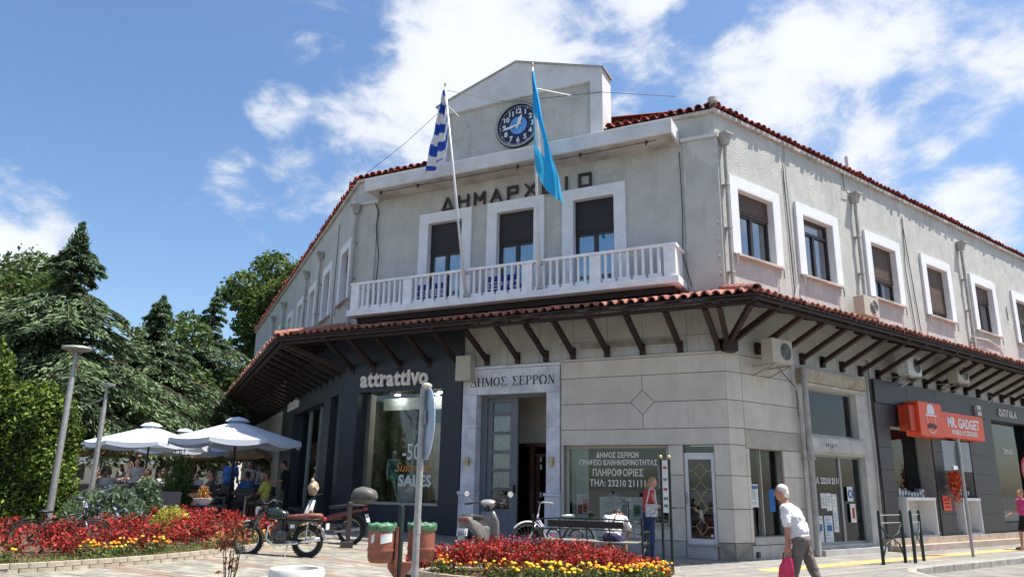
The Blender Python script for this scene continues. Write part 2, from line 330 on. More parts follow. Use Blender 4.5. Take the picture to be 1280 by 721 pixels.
# inner rooms: floors, ceiling and inner walls
P2 = [Vector((0,0,0)), KL-K, KL-K+DL*LL, KL-K+DL*LL+Vector((14,10,0)), DR*LR]
def slab(z0, z1, name, m, ins=0.31):
    c = sum(P2, Vector())/5; pts = [(p.x+(c.x-p.x)*ins/12, p.y+(c.y-p.y)*ins/12) for p in P2]
    MB().prism(pts, lambda a, b, d: (a, b, d), z0, z1).build(name, m, hall)
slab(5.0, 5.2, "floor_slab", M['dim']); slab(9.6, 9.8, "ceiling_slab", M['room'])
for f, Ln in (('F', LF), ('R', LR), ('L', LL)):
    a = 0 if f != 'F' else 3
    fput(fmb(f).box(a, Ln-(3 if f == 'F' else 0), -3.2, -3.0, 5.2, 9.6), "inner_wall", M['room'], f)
# ---- windows
def make_window(w, h, sur, shutter, style, curtain=None, door=False):
    """local: x along wall, y outward, origin at bottom centre of the opening"""
    mb = MB(); z0 = -0.0
    mb.box(-w/2-sur, -w/2, -.02, .07, z0, h+sur); mb.box(w/2, w/2+sur, -.02, .07, z0, h+sur); mb.box(-w/2, w/2, -.02, .07, h, h+sur)
    mb.box(-w/2-.002, -w/2+.03, -.2, .068, z0, h); mb.box(w/2-.03, w/2+.002, -.2, .068, z0, h); mb.box(-w/2+.03, w/2-.03, -.2, .068, h-.03, h+.002)
    root = mb.build("window" if not door else "balcony_door", M['trim'])
    fb = MB(); y0, y1 = -.2, -.13; t = .075; hh = h-.03; ww = w/2-.03
    hs = hh-shutter
    fb.box(-ww, -ww+t, y0, y1, 0, hh); fb.box(ww-t, ww, y0, y1, 0, hh); fb.box(-ww+t, ww-t, y0, y1, 0, t); fb.box(-ww+t, ww-t, y0, y1, hh-t, hh)
    if style == 'two': fb.box(-.05, .05, y0, y1+.01, t, hs-.02); fb.box(-ww+t, ww-t, y0, y1+.005, hs-.1, hs-.02)
    if style == 'transom': fb.box(-ww+t, ww-t, y0, y1+.01, hh*.74, hh*.74+.08); fb.box(-.05, .05, y0, y1+.005, t, hh*.74)
    if door: fb.box(-ww+t, -.05, y0, y1, t, .75) if False else None
    fb.build("window_frame", M['frame'], root)
    if shutter > 0:
        sb = MB(); n = int(shutter/.052)
        for i in range(n):
            z = hh-.002-i*.052; sb.box(-ww+.005, ww-.005, -.125, -.105, z-.047, z)
        sb.box(-ww+.005, ww-.005, -.13, -.122, hh-shutter, hh-.001); sb.box(-ww+.005, ww-.005, -.135, -.098, hh-shutter-.04, hh-shutter)
        sb.build("roller_shutter", M['shut'] if not door else M['shutd'], root)
    MB().box(-ww+.02, ww-.02, -.178, -.170, .02, hh-.02).build("pane", M['glass'], root)
    if not door:
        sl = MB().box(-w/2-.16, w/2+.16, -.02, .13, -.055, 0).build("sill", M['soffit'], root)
        for x in (-w/2-.2, w/2+.2):
            br = MB(); br.bar((x, .03, -.02), (x, .10, -.08), .03, .03); br.bar((x, .10, -.08), (x, .10, -.30), .03, .03); br.build("shutter_catch", M['zinc'], root)
    if curtain:
        cb = MB(); x0, x1 = curtain[1], curtain[2]; n = 16
        vs = []; 
        for i in range(n+1):
            x = x0+(x1-x0)*i/n; y = -.27+.03*math.sin(i*1.9); vs += [(x, y, .05), (x, y+.02*math.sin(i), hh)]
        cb.add(vs, [(2*i, 2*i+2, 2*i+3, 2*i+1) for i in range(n)]).build("curtain", M[curtain[0]], root, fix=False, smooth=True)
    return root
def put_window(o, f, s, z):
    o.parent = hall; o.location = at_wall(f, s, 0, z); o.rotation_euler = (0, 0, FR[f][1]); return o
specR = [(.5, 'two', ('tealc', -.6, -.05)), (0, 'transom', ('curtain', .05, .6)), (1.02, 'two', ('curtain', -.5, .1)), (1.42, 'two', None), (.5, 'two', ('tealc', -.4, .4)), (.8, 'two', ('curtain', -.5, .2)), (.4, 'two', None), (1.0, 'two', None)]
for s, (sh, st, cu) in zip(RWIN, specR): put_window(make_window(1.52, 1.74, .28, sh, st, cu), 'R', s+1.04, 6.95)
for i, s in enumerate(LWIN): put_window(make_window(1.1, 1.7, .25, (.5, .75, .4)[i % 3], 'two', None), 'L', s+.8, 6.95)
put_window(make_window(1.18, 2.6, .28, .86, 'two', ('tealc', -.5, .5), True), 'F', FW[0]+.59, 6.2)  # full-width blue curtain paints in the sky and flag reflected by this glass
put_window(make_window(1.18, 2.6, .28, .86, 'two', ('curtain', .1, .45), True), 'F', FW[1]+.59, 6.2)
put_window(make_window(1.18, 2.6, .28, .86, 'two', ('tealc', -.05, .25), True), 'F', FW[2]+.59, 6.2)
# ---- corner pilasters and mouldings
fput(fmb('F').box(-.05, .80, .002, .05, 5.9, 9.84), "pilaster", M['wall'], 'F'); fput(fmb('F').box(10.12, 10.92, .002, .05, 5.9, 9.72), "pilaster", M['wall'], 'F')
fput(fmb('F').box(-.09, .84, .003, .11, 9.842, 9.93), "moulding", M['cornice'], 'F'); fput(fmb('F').box(10.08, 10.95, .003, .11, 9.722, 9.80), "moulding", M['cornice'], 'F')
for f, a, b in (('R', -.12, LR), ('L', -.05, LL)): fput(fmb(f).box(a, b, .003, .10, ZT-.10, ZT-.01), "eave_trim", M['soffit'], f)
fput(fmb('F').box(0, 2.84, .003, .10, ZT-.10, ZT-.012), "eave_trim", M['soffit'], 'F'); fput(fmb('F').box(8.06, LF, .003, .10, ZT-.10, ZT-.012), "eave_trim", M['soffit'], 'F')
# ---- cornice slab over the balcony
cs = fmb('F').box(.87, 10.08, .001, .80, 9.81, 10.2)
o = fput(cs, "cornice_slab", M['cornice'], 'F', bevel=.012)
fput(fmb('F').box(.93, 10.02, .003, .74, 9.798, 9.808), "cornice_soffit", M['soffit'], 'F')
cbm = fmb('F'); cbm.tube([(1.3, .62, 9.76), (4, .62, 9.74), (7, .62, 9.75), (9.6, .62, 9.77)], .009, 5); fput(cbm, "soffit_cable", M['cable'], 'F')
for s in (1.55, 3.3, 5.1, 7.1, 8.3, 9.6):
    b = fmb('F'); b.ell((s, .62, 9.755), (.04, .04, .045), 8, k=5); b.bar((s, .62, 9.79), (s+.02, .60, 9.68), .03, .02); fput(b, "soffit_spotlight", M['black'], 'F')
# ---- clock gable
GT = [(2.85, 10.2), (8.05, 10.2), (8.05, 12.42), (5.45, 13.26), (2.85, 12.42)]
gb = fmb('F'); FN = lambda a, b, d: (a, d, b)
gb.prism(GT, FN, -.55, .02)
fput(gb, "gable_core", M['cornice'], 'F')
g2 = fmb('F'); g2.box(2.85, 3.2, .022, .14, 10.2, 12.12); g2.box(7.7, 8.05, .022, .14, 10.2, 12.12)
g2.prism([(2.85, 12.12), (8.05, 12.12), (8.05, 12.42), (5.45, 13.26), (2.85, 12.42)], FN, .022, .14)
fput(g2, "gable_frame", M['cornice'], 'F')
fput(fmb('F').box(3.2, 7.7, .021, .03, 10.2, 12.12), "gable_panel", M['wall'], 'F')
g3 = fmb('F')
for sg in (1, -1):
    a, b = (5.45, 13.26), (5.45+sg*2.66, 12.40); g3.prism([(a[0], a[1]), (b[0], b[1]), (b[0], b[1]+.05), (a[0], a[1]+.05)], FN, -.57, .18)
fput(g3, "gable_coping", M['zinc'], 'F')
# ---- clock
ck = fmb('F'); ck.lathe([(.70, .03), (.70, .10), (.66, .12), (.62, .12), (.62, .03)], 56, axis='y', caps=False)
clock = ck.build("clock", M['black'], hall, smooth=35); clock.location = at_wall('F', 5.39, 0, 11.30); clock.rotation_euler = (0, 0, RF)
rg = MB(); rg.lathe([(.675, .118), (.675, .126), (.625, .126), (.625, .118)], 56, axis='y', caps=False); rg.build("clock_rim", M['steel'], clock)
fc = MB(); fc.lathe([(.0, .06), (.62, .06)], 48, axis='y', caps=False, m=0); fc.build("clock_face", mat("dark_navy_clock_face", (0.012,0.018,0.055), 0.35), clock)
fc = MB(); fc.lathe([(.0, .066), (.27, .066)], 40, axis='y', caps=False); fc.build("blue_dial_centre", mat("blue_dial", (0.10,0.30,0.66), 0.5), clock)
tk = MB()
for i in range(60):
    a = 2*PI*i/60; r0 = .565 if i % 5 else .545; tk.bar((math.sin(a)*r0, .066, math.cos(a)*r0), (math.sin(a)*.60, .066, math.cos(a)*.60), .016 if i % 5 else .03, .004, up=(0, 1, 0))
tk.build("minute_ticks", M['white'], clock)
for i in range(1, 13):
    a = 2*PI*i/12; t = wall_text("numeral", str(i), .21, .01, M['white'], clock, 'F', -math.sin(a)*.44, .066, math.cos(a)*.44-.072, bold=.006)
def hand(name, ang, ln, wd, y):
    h = MB(); d = Vector((-math.sin(ang), 0, math.cos(ang))); n = Vector((d.z, 0, -d.x))
    pts = [-d*.12+n*wd*.5, -d*.12-n*wd*.5, d*ln*.6-n*wd*1.3, d*ln*.75-n*wd*.8, d*ln, d*ln*.75+n*wd*.8, d*ln*.6+n*wd*1.3]
    h.prism([(p.x, p.z) for p in pts], lambda a, b, e: (a, e, b), y, y+.01); h.build(name, M['white'], clock)
hand("hour_hand", R_(21.5), .34, .045, .085); hand("minute_hand", R_(258), .52, .028, .10)
# ---- big stroke-built letters
STK = {'Δ': [((0,0),(.5,1)),((.5,1),(1,0)),((1,0),(0,0))], 'Η': [((0,0),(0,1)),((1,0),(1,1)),((0,.5),(1,.5))], 'Μ': [((0,0),(0,1)),((0,1),(.5,.35)),((.5,.35),(1,1)),((1,1),(1,0))],
 'Α': [((0,0),(.5,1)),((.5,1),(1,0)),((.22,.36),(.78,.36))], 'Ρ': [((0,0),(0,1)),((0,1),(.9,1)),((.9,1),(.9,.45)),((.9,.45),(0,.45))], 'Χ': [((0,0),(1,1)),((0,1),(1,0))],
 'Ε': [((0,0),(0,1)),((0,1),(1,1)),((0,.5),(.8,.5)),((0,0),(1,0))], 'Ι': [((.5,0),(.5,1))], 'Ο': [((0,0),(0,1)),((0,1),(1,1)),((1,1),(1,0)),((1,0),(0,0))],
 'Σ': [((1,1),(0,1)),((0,1),(.55,.5)),((.55,.5),(0,0)),((0,0),(1,0))], 'Ν': [((0,0),(0,1)),((0,1),(1,0)),((1,0),(1,1))], 'Ω': [((0,0),(.35,0)),((.35,0),(.02,.55)),((.02,.55),(.2,.92)),((.2,.92),(.5,1)),((.5,1),(.8,.92)),((.8,.92),(.98,.55)),((.98,.55),(.65,0)),((.65,0),(1,0))]}
def letter_mb(ch, w, h, t, dp):
    b = MB()
    for k, ((x0, y0), (x1, y1)) in enumerate(STK[ch]):
        p = Vector((-(x0-.5)*w, dp/2+.0006*k, y0*h)); q = Vector((-(x1-.5)*w, dp/2+.0006*k, y1*h)); d = (q-p).normalized()*t*.42
        b.bar(p-d, q+d, t, dp, up=(0, 1, 0))
    return b
name_sign = thing("facade_lettering", "row of dark capital letters reading ΔΗΜΑΡΧΕΙΟ under the white cornice slab", "lettering", at_wall('F', 5.5, .0, 9.12)+K, RF)
for i, ch in enumerate("ΔΗΜΑΡΧΕΙΟ"):
    s = 7.62-i*.528; letter_mb(ch, .30, .33, .065, .05).build("letter", M['letter'], name_sign, loc=(s-5.5, .04, 0))
# ---- balcony
bl = fmb('F').box(.82, 10.32, .052, .90, 6.02, 6.20)
balc = fput(bl, "balcony_slab", M['balc'], 'F', bevel=.01)
fput(fmb('F').box(1.0, 10.15, .053, .62, 5.86, 6.018), "balcony_beam", M['board'], 'F', balc)
BAL = .78
rl = fmb('F'); rl.box(.86, 10.28, BAL-.07, BAL+.07, 6.93, 7.0); rl.box(.86, 1.0, .055, BAL-.07, 6.93, 6.998); rl.box(10.14, 10.28, .055, BAL-.07, 6.93, 6.998)
fput(rl, "balcony_rail", M['balc'], 'F', balc)
bs_me = None
for s in (1.03, 2.87, 4.69, 6.51, 8.33, 10.12): fput(fmb('F').box(s-.14, s+.14, BAL-.05, BAL+.05, 6.2, 6.928), "balustrade_pier", M['balc'], 'F', balc)
tp = MB(); tp.box(-.03, .03, -.03, .03, 0, .73); bal_me = tp.mesh("baluster", M['balc'])
tb = MB(); tb.box(-.155, .155, -.05, .05, 0, .10); base_me = tb.mesh("baluster_base", M['balc'])
PI_ = [1.03, 2.87, 4.69, 6.51, 8.33, 10.12]
for a, b in zip(PI_, PI_[1:]):
    n = 4; g0 = (b-a-.34)/n
    for j in range(n):
        c = a+.17+g0*(j+.5); link("baluster_base", base_me, balc, (c, BAL, 6.2))
        for dx in (-.09, .09): link("baluster", bal_me, balc, (c+dx, BAL, 6.2))
for s in (.93, 10.21):
    for y in (.16, .33, .50, .64): link("baluster", bal_me, balc, (s, y, 6.2))
# ---- tiled canopy
dirv = lambda a: Vector((a.x, a.y, 0))
def isect(o1, d1, o2, d2):
    A = Matrix(((d1.x, -d2.x), (d1.y, -d2.y))); t = A.inverted() @ Vector((o2.x-o1.x, o2.y-o1.y)); return o1+d1*t[0]
O0 = Vector((0,0,0)); OL = KL-K
eFR = isect(nF*1.5, DF, nR*1.5, DR); eFL = isect(nF*1.5, DF, OL+nL*2.05, DL); eR1 = DR*LR+nR*1.5; eL1 = OL+DL*25+nL*2.05
canopy = MB()
def up(v, z): return Vector((v.x, v.y, z))
def sheet(mb, w0, w1, e0, e1, zw, ze, t, m=0):
    v = [up(w0, zw), up(w1, zw), up(e1, ze), up(e0, ze)]; v += [p+Vector((0,0,t)) for p in v]
    mb.add(v, [(0,1,2,3),(7,6,5,4),(0,4,5,1),(1,5,6,2),(2,6,7,3),(3,7,4,0)], m)
for w0, w1, e0, e1 in ((O0, OL, eFR, eFL), (O0, DR*LR, eFR, eR1), (OL, OL+DL*25, eFL, eL1)): sheet(canopy, w0, w1, e0, e1, ZW-.05, ZE-.06, .05)
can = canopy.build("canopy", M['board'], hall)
# corrugated tile field above the boards (one joined piece) and single eave tiles
def tile_mesh(name, ln, r, m):
    b = MB(); n = 7; vs = []
    for (x, rr) in ((0, r*1.06), (ln, r*.9)):
        for rad in (rr, rr-.018):
            for j in range(n+1):
                t = PI*j/n; vs.append((x, math.cos(t)*rad, math.sin(t)*rad))
    k = n+1; fs = []
    for j in range(n): fs += [(j, j+1, 2*k+j+1, 2*k+j), (k+j, 3*k+j, 3*k+j+1, k+j+1), (j, k+j, k+j+1, j+1), (2*k+j, 2*k+j+1, 3*k+j+1, 3*k+j)]
    fs += [(0, 2*k, 3*k, k), (n, k+n, 3*k+n, 2*k+n)]
    b.add(vs, fs); return b.mesh(name, m, smooth=40)
ct_me = tile_mesh("canopy_tile", .42, .09, M['tile']); rt_me = tile_mesh("eave_tile", .42, .09, M['tile2'])
def field(mb, w0, w1, e0, e1, zw, ze, pitch, amp):
    """corrugated surface between wall line and eave line"""
    L0 = (e1-e0).length; n = int(L0/pitch*4); vs = []
    for i in range(n+1):
        t = i/n; h = amp*abs(math.sin(i*PI/4)); e = e0.lerp(e1, t); ww = w0.lerp(w1, t); vs += [up(e, ze+h), up(ww, zw+h)]
    mb.add(vs, [(2*i, 2*i+1, 2*i+3, 2*i+2) for i in range(n)])
fb = MB()
for w0, w1, e0, e1 in ((O0, OL, eFR, eFL), (O0, DR*LR, eFR, eR1), (OL, OL+DL*25, eFL, eL1)): field(fb, w0, w1, e0, e1, ZW+.02, ZE+.01, .235, .07)
tag(fb.build("canopy_tile_field", M['tile'], can, fix=False, smooth=True), None, None, kind='stuff')
def eave_tiles(name, me, parent, e0, e1, inward, slope, z, pitch, sag=0.012, start=.1):
    d = (e1-e0).normalized(); n = int(((e1-e0).length-start)/pitch)
    for i in range(n+1):
        p = e0+d*(start+i*pitch)+Vector((0, 0, z+random.uniform(-sag, sag)))-inward*(.05+random.uniform(-.035, .03)+(random.random() < .06)*.05)
        o = link(name, me, parent, p)
        xa = (inward*math.cos(slope)+Vector((0, 0, math.sin(slope)))).normalized(); za = (Vector((0, 0, 1))-xa*xa.z).normalized(); ya = za.cross(xa)
        o.rotation_euler = Matrix((xa, ya, za)).transposed().to_euler(); o.rotation_euler.z += random.uniform(-.06, .06)
slC = math.atan2(.45, 1.5)
eave_tiles("canopy_tile", ct_me, can, eFR, eFL, -nF, slC, ZE-.0, .236); eave_tiles("canopy_tile", ct_me, can, eFR, eR1, -nR, slC, ZE, .236); eave_tiles("canopy_tile", ct_me, can, eFL, eL1, -nL, math.atan2(.45, 2.05), ZE, .236)
for a in (eFR, eFL):   # hip caps
    o = link("hip_tile", ct_me, can, up(a, ZE+.06)); d = (O0 if a is eFR else OL)-a; d = up(d, 0); L_ = d.length; d.normalize()
    for k in range(6):
        if k: o = link("hip_tile", ct_me, can)
        o.location = up(a, ZE+.05+.45*(.34*k)/L_)+d*(.34*k-.05); xa = (d*L_+Vector((0,0,.45))).normalized(); za = (Vector((0,0,1))-xa*xa.z).normalized(); o.rotation_euler = Matrix((xa, za.cross(xa), za)).transposed().to_euler(); o.scale = (1, 1.3, 1.2)
fa = MB()
for e0, e1, nn in ((eFR, eFL, nF), (eFR, eR1, nR), (eFL, eL1, nL)):
    a, b = up(e0-nn*.06, ZE-.10), up(e1-nn*.06, ZE-.10); fa.bar(a, b, .04, .06)
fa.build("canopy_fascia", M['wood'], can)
fa = MB()
for f, Ln in (('F', LF), ('R', LR), ('L', 24)): pass
for e0, e1, nn, wd in ((eFR, eFL, nF, 1.5), (eFR, eR1, nR, 1.5), (eFL, eL1, nL, 2.05)):
    a, b = up(e0-nn*.2, ZE-.17), up(e1-nn*.2, ZE-.17); fa.bar(a, b, .08, .08)
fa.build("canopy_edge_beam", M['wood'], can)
def strut_mesh(name, f, depth, zf):
    b = MB(); b.bar((0, .02, zf), (0, depth-.22, ZE-.2), .095, .12, up=(1, 0, 0)); b.bar((0, .0, ZW-.16), (0, depth-.05, ZE-.11), .09, .11, up=(1, 0, 0)); b.box(-.06, .06, .0, .1, zf-.12, zf+.16); b.bar((0, .55, ZW-.4+.02), (0, .55, ZW-.3), .04, .04); return b.mesh(name, M['wood'])
smF, smL = strut_mesh("strut", 'F', 1.5, 4.66), strut_mesh("strut", 'L', 2.05, 4.55)
for s in (.19, 1.06, 1.97, 2.86, 3.76, 4.5, 5.3, 6.2, 7.1, 8.0, 8.95, 9.85, 10.6): o = link("strut", smF, hall, at_wall('F', s, 0, random.uniform(-.02, .02)), RF)
for i in range(28): link("strut", smF, hall, at_wall('R', 1.1+i*.93, 0, random.uniform(-.04, .04)), RR)
for i in range(25): link("strut", smL, hall, at_wall('L', .5+i*.95, 0, 0), RL)
hb = MB()
for tgt in (eFR, eFR.lerp(eFL, .06), eFR.lerp(eR1, .035)):
    p = up(eFR*.04, 4.66); q = up(tgt*.86, ZE-.18); hb.bar(p, q, .10, .13); hb.bar(up(eFR*.02, ZW-.18), up(tgt*.96, ZE-.12), .09, .11)
hb.box(-.12, .2, -.2, .1, 4.5, 4.8)
hb.build("corner_struts", M['wood'], hall)
hb = MB(); p = up(OL, 4.6); hb.bar(p, up(eFL*.9+OL*.1, ZE-.18), .10, .13); hb.build("corner_struts", M['wood'], hall)
# ---- main roof
def roofside(e0, e1, inw, name="roof_slope"):
    b = MB(); n = int((e1-e0).length/.23*4); vs = []
    for i in range(n+1):
        t = i/n; h = .06*abs(math.sin(i*PI/4)); p = e0.lerp(e1, t); q = p+inw*5; vs += [up(p, ZT+.03+h), up(q, ZT+1.7+h)]
    b.add(vs, [(2*i, 2*i+1, 2*i+3, 2*i+2) for i in range(n)]); tag(b.build(name, M['tile2'], hall, fix=False), None, None, kind='stuff')
roofside(nF*.08, nF*.08+DF*2.85, -nF); roofside(nF*.08+DF*8.05, OL+nF*.08, -nF); roofside(nR*.08, DR*LR+nR*.08, -nR); roofside(OL+nL*.08, OL+DL*LL+nL*.08, -nL)
rt = MB(); rt.prism([(p.x*.98+.1, p.y*.98+.3) for p in P2], lambda a, b, d: (a, b, d), ZT-.3, ZT-.05); rt.build("roof_deck", M['board'], hall)
slR = math.atan2(1.7, 5)
eave_tiles("eave_tile", rt_me, hall, nR*.10-DR*.1, DR*LR+nR*.10, -nR, slR, ZT+.03, .235); eave_tiles("eave_tile", rt_me, hall, OL+nL*.10, OL+DL*LL+nL*.10, -nL, slR, ZT+.03, .235)
eave_tiles("eave_tile", rt_me, hall, nF*.10, nF*.10+DF*2.75, -nF, slR, ZT+.03, .235); eave_tiles("eave_tile", rt_me, hall, nF*.10+DF*8.1, nF*.10+DF*10.87, -nF, slR, ZT+.03, .235)
b = MB(); b.lathe([(.09, 0), (.14, .1), (.12, .22), (.05, .26)], 12, c=(0,0,ZT+.08)); b.ell((0,0,ZT+.3), (.12,.12,.07)); b.build("corner_finial", M['soffit'], hall)
# ---- downpipes with hopper heads
def downpipe(f, s, z0, z1, hz, dx=0):
    b = MB(); b.tube([(0, .11, z0), (0, .11, hz-.1)], .048, 10); h = .13
    b.add([(-h,.02,hz+.22),(h,.02,hz+.22),(h,.26,hz+.22),(-h,.26,hz+.22),(-.07,.04,hz-.06),(.07,.04,hz-.06),(.07,.18,hz-.06),(-.07,.18,hz-.06)], [(0,1,2,3),(7,6,5,4),(0,4,5,1),(1,5,6,2),(2,6,7,3),(3,7,4,0)]); b.box(-.15, .15, .015, .28, hz+.2, hz+.25)
    for z in np.arange(z0+.5, hz-.3, 1.1): b.box(-.06, .06, 0, .165, z, z+.04)
    o = b.build("downpipe", M['zinc'], hall, smooth=30); o.location = at_wall(f, s, 0, 0); o.rotation_euler = (0, 0, FR[f][1])
for s in (.30, 6.3, 13.3, 20.2): downpipe('R', s if s > 1 else .22, 5.9, ZT, 9.72)
for s in (-.12, 5.4, 8.3, 14.3, 17.8): downpipe('L', s, 5.8, ZT, 9.5)
# ---- wall cables
def wcable(f, pts, r=.012, m='cable'):
    b = fmb(f); b.tube(pts, r, 5); fput(b, "wall_cable", M[m], f)
wcable('R', [(2.95, .03, 10.5), (2.9, .05, 9.6), (2.98, .03, 8), (3.0, .03, 6.6), (2.85, .05, 6.25), (2.2, .05, 6.2)], .014, 'zinc'); wcable('R', [(2.82, .03, 9.9), (2.86, .03, 8), (2.9, .03, 6.2)]); wcable('R', [(5.9, .03, 10.5), (5.85, .08, 10.0), (6.1, .05, 9.9)])
wcable('R', [(9.3, .03, 9.9), (9.5, .03, 8), (9.7, .03, 6.2)]); wcable('R', [(9.35, .03, 10.0), (9.15, .03, 8.2), (9.35, .03, 6.2)]); wcable('F', [(.88, .06, 9.6), (.86, .06, 8), (.9, .06, 6.9), (.72, .06, 6.1)]); wcable('F', [(10.2, .07, 9.7), (10.05, .07, 9.4), (10.12, .07, 9), (9.95, .07, 8), (10.0, .07, 6.9)], .016)
wcable('L', [(2.7, .03, 10), (2.8, .03, 8), (2.75, .03, 6.0)]); wcable('R', [(16.8, .03, 8.2), (16.8, .03, 7.7)], .015)
for k in range(6): wcable('F', [(.02, .08, 6.3+k*.42), (.02, .14, 6.36+k*.42)], .02, 'zinc') if k < 4 else None
# ============================================================ GROUND FLOOR
pC0, pC1 = DF*.06, DR*.48; dC = (pC1-pC0).normalized(); nC = Vector((dC.y, -dC.x, 0)); LC = (pC1-pC0).length
FR['C'] = (pC0, math.atan2(-dC.y, -dC.x), -1, dC, nC)
def inset(poly, g):
    c = [sum(p[0] for p in poly)/len(poly), sum(p[1] for p in poly)/len(poly)]; n = len(poly); L_ = []
    for i in range(n):
        a, b = poly[i], poly[(i+1) % n]; d = Vector((b[0]-a[0], b[1]-a[1])).normalized(); nn = Vector((-d.y, d.x))
        if nn.dot(Vector((c[0]-a[0], c[1]-a[1]))) < 0: nn = -nn
        L_.append((Vector(a)+nn*g, d))
    out = []
    for i in range(n):
        o1, d1 = L_[i-1]; o2, d2 = L_[i]; det = -d1.x*d2.y+d2.x*d1.y; r = o2-o1
        t = (-r.x*d2.y+d2.x*r.y)/det; p = o1+d1*t; out.append((p.x, p.y))
    return out
def panel(f, poly, m='panel', front=0.0, th=.04, g=.008, name="wall_panel"):
    b = fmb(f); b.prism(inset(poly, g), FN, front-th, front); return fput(b, name, M[m] if isinstance(m, str) else m, f)
def rect(a, b, c, d): return [(a, c), (b, c), (b, d), (a, d)]
def bx(f, s0, s1, o0, o1, z0, z1, name, m, parent=None, **k):
    return fput(fmb(f).box(s0, s1, o0, o1, z0, z1), name, M[m] if isinstance(m, str) else m, f, parent, **k)
# --- backing walls of the info office
fput(wall_sheet('F', .06, 4.11, -.2, 4.5, [(.42, 1.10, .3, 2.43), (1.46, 4.02, .65, 2.44)], -.035, -.25), "backing_wall", M['joint'], 'F')
fput(wall_sheet('C', 0, LC, -.2, 4.5, [], -.035, -.2), "backing_wall", M['joint'], 'C')
fput(wall_sheet('R', .48, 2.72, -.2, 4.5, [(.62, 1.88, .48, 2.37)], -.035, -.25), "backing_wall", M['joint'], 'R')
rows = [(4.07, 4.5), (3.43, 4.07), (2.81, 3.43), (2.44, 2.81), (1.77, 2.44), (1.06, 1.77), (.36, 1.06)]
dc, dh = 2.02, .29
panel('F', rect(.06, 4.11, 4.07, 4.49)); panel('F', rect(.06, 4.11, 2.44, 2.81))
panel('F', [(.06, 3.43), (dc-dh, 3.43), (dc, 3.43+dh), (dc, 4.07), (.06, 4.07)]); panel('F', [(4.11, 3.43), (dc+dh, 3.43), (dc, 3.43+dh), (dc, 4.07), (4.11, 4.07)])
panel('F', [(.06, 3.43), (dc-dh, 3.43), (dc, 3.43-dh), (dc, 2.81), (.06, 2.81)]); panel('F', [(4.11, 3.43), (dc+dh, 3.43), (dc, 3.43-dh), (dc, 2.81), (4.11, 2.81)])
panel('F', [(dc-dh, 3.43), (dc, 3.43-dh), (dc+dh, 3.43), (dc, 3.43+dh)])
for z0, z1 in rows[4:]:
    panel('F', rect(.06, .41, z0, z1)); panel('F', rect(1.11, 1.45, z0, z1))
panel('F', rect(4.03, 4.105, .65, 2.44))
for a, b in ((1.46, 2.3), (2.3, 3.2), (3.2, 4.11)): panel('F', rect(a, b, .36, .64))
for a, b in ((1.11, 2.0), (2.0, 3.1), (3.1, 4.11)): panel('F', rect(a, b, -.05, .36), 'plinth', .02)
panel('F', rect(.06, .41, -.05, .36), 'dirty', .015); panel('F', rect(.42, 1.10, -.05, .28), 'plinth', .03)
for k, (z0, z1) in enumerate(rows): panel('C', rect(0, LC, z0, z1))
panel('C', rect(0, LC, -.05, .36), 'dirty', .012)
for k, (z0, z1) in enumerate(rows[:3]): panel('R', rect(.48, 2.70, z0, z1 if k else 4.49))
panel('R', rect(.48, 2.70, 2.38, 2.81), 'cream')
for z0, z1 in ((1.77, 2.38), (1.06, 1.77), (.36, 1.06)): panel('R', rect(1.89, 2.68, z0, z1)); panel('R', rect(.48, .61, z0, z1))
panel('R', rect(.48, 2.68, -.05, .30), 'plinth', .02); panel('R', rect(.62, 1.88, .30, .47), 'plinth')
bx('R', .60, .70, -.02, .06, .05, .17, "floor_socket", 'black')
# thin upper band seams above the cladding
for s in (.9, 1.97, 2.86, 3.76, 4.7, 5.6, 6.6): bx('F', s, s+.012, .001, .006, 4.5, 5.85, "wall_seam", 'joint')
bx('F', .1, 4.1, .001, .008, 4.95, 4.965, "wall_seam", 'joint'); bx('F', 1.2, 3.6, .001, .004, 4.78, 4.93, "dirty_band", 'dirty'); bx('F', .05, 4.12, .001, .05, 4.49, 4.54, "ledge", 'panel')
# --- rooms behind the ground floor glass (shallow boxes)
def room(f, s0, s1, z0, z1, depth, m, back='room'):
    b = fmb(f); b.box(s0, s1, -depth-.1, -depth, z0, z1); b.box(s0-.06, s0, -depth, -.26, z0, z1); b.box(s1, s1+.06, -depth, -.26, z0, z1); b.box(s0, s1, -depth, -.26, z0-.06, z0); b.box(s0, s1, -depth, -.26, z1, z1+.06)
    return fput(b, "shop_interior", M[m], f)
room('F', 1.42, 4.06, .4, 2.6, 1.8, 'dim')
room('F', .40, 1.14, .2, 2.5, .8, 'dim') if False else None
room('R', .55, 2.0, .4, 2.5, .5, 'room')
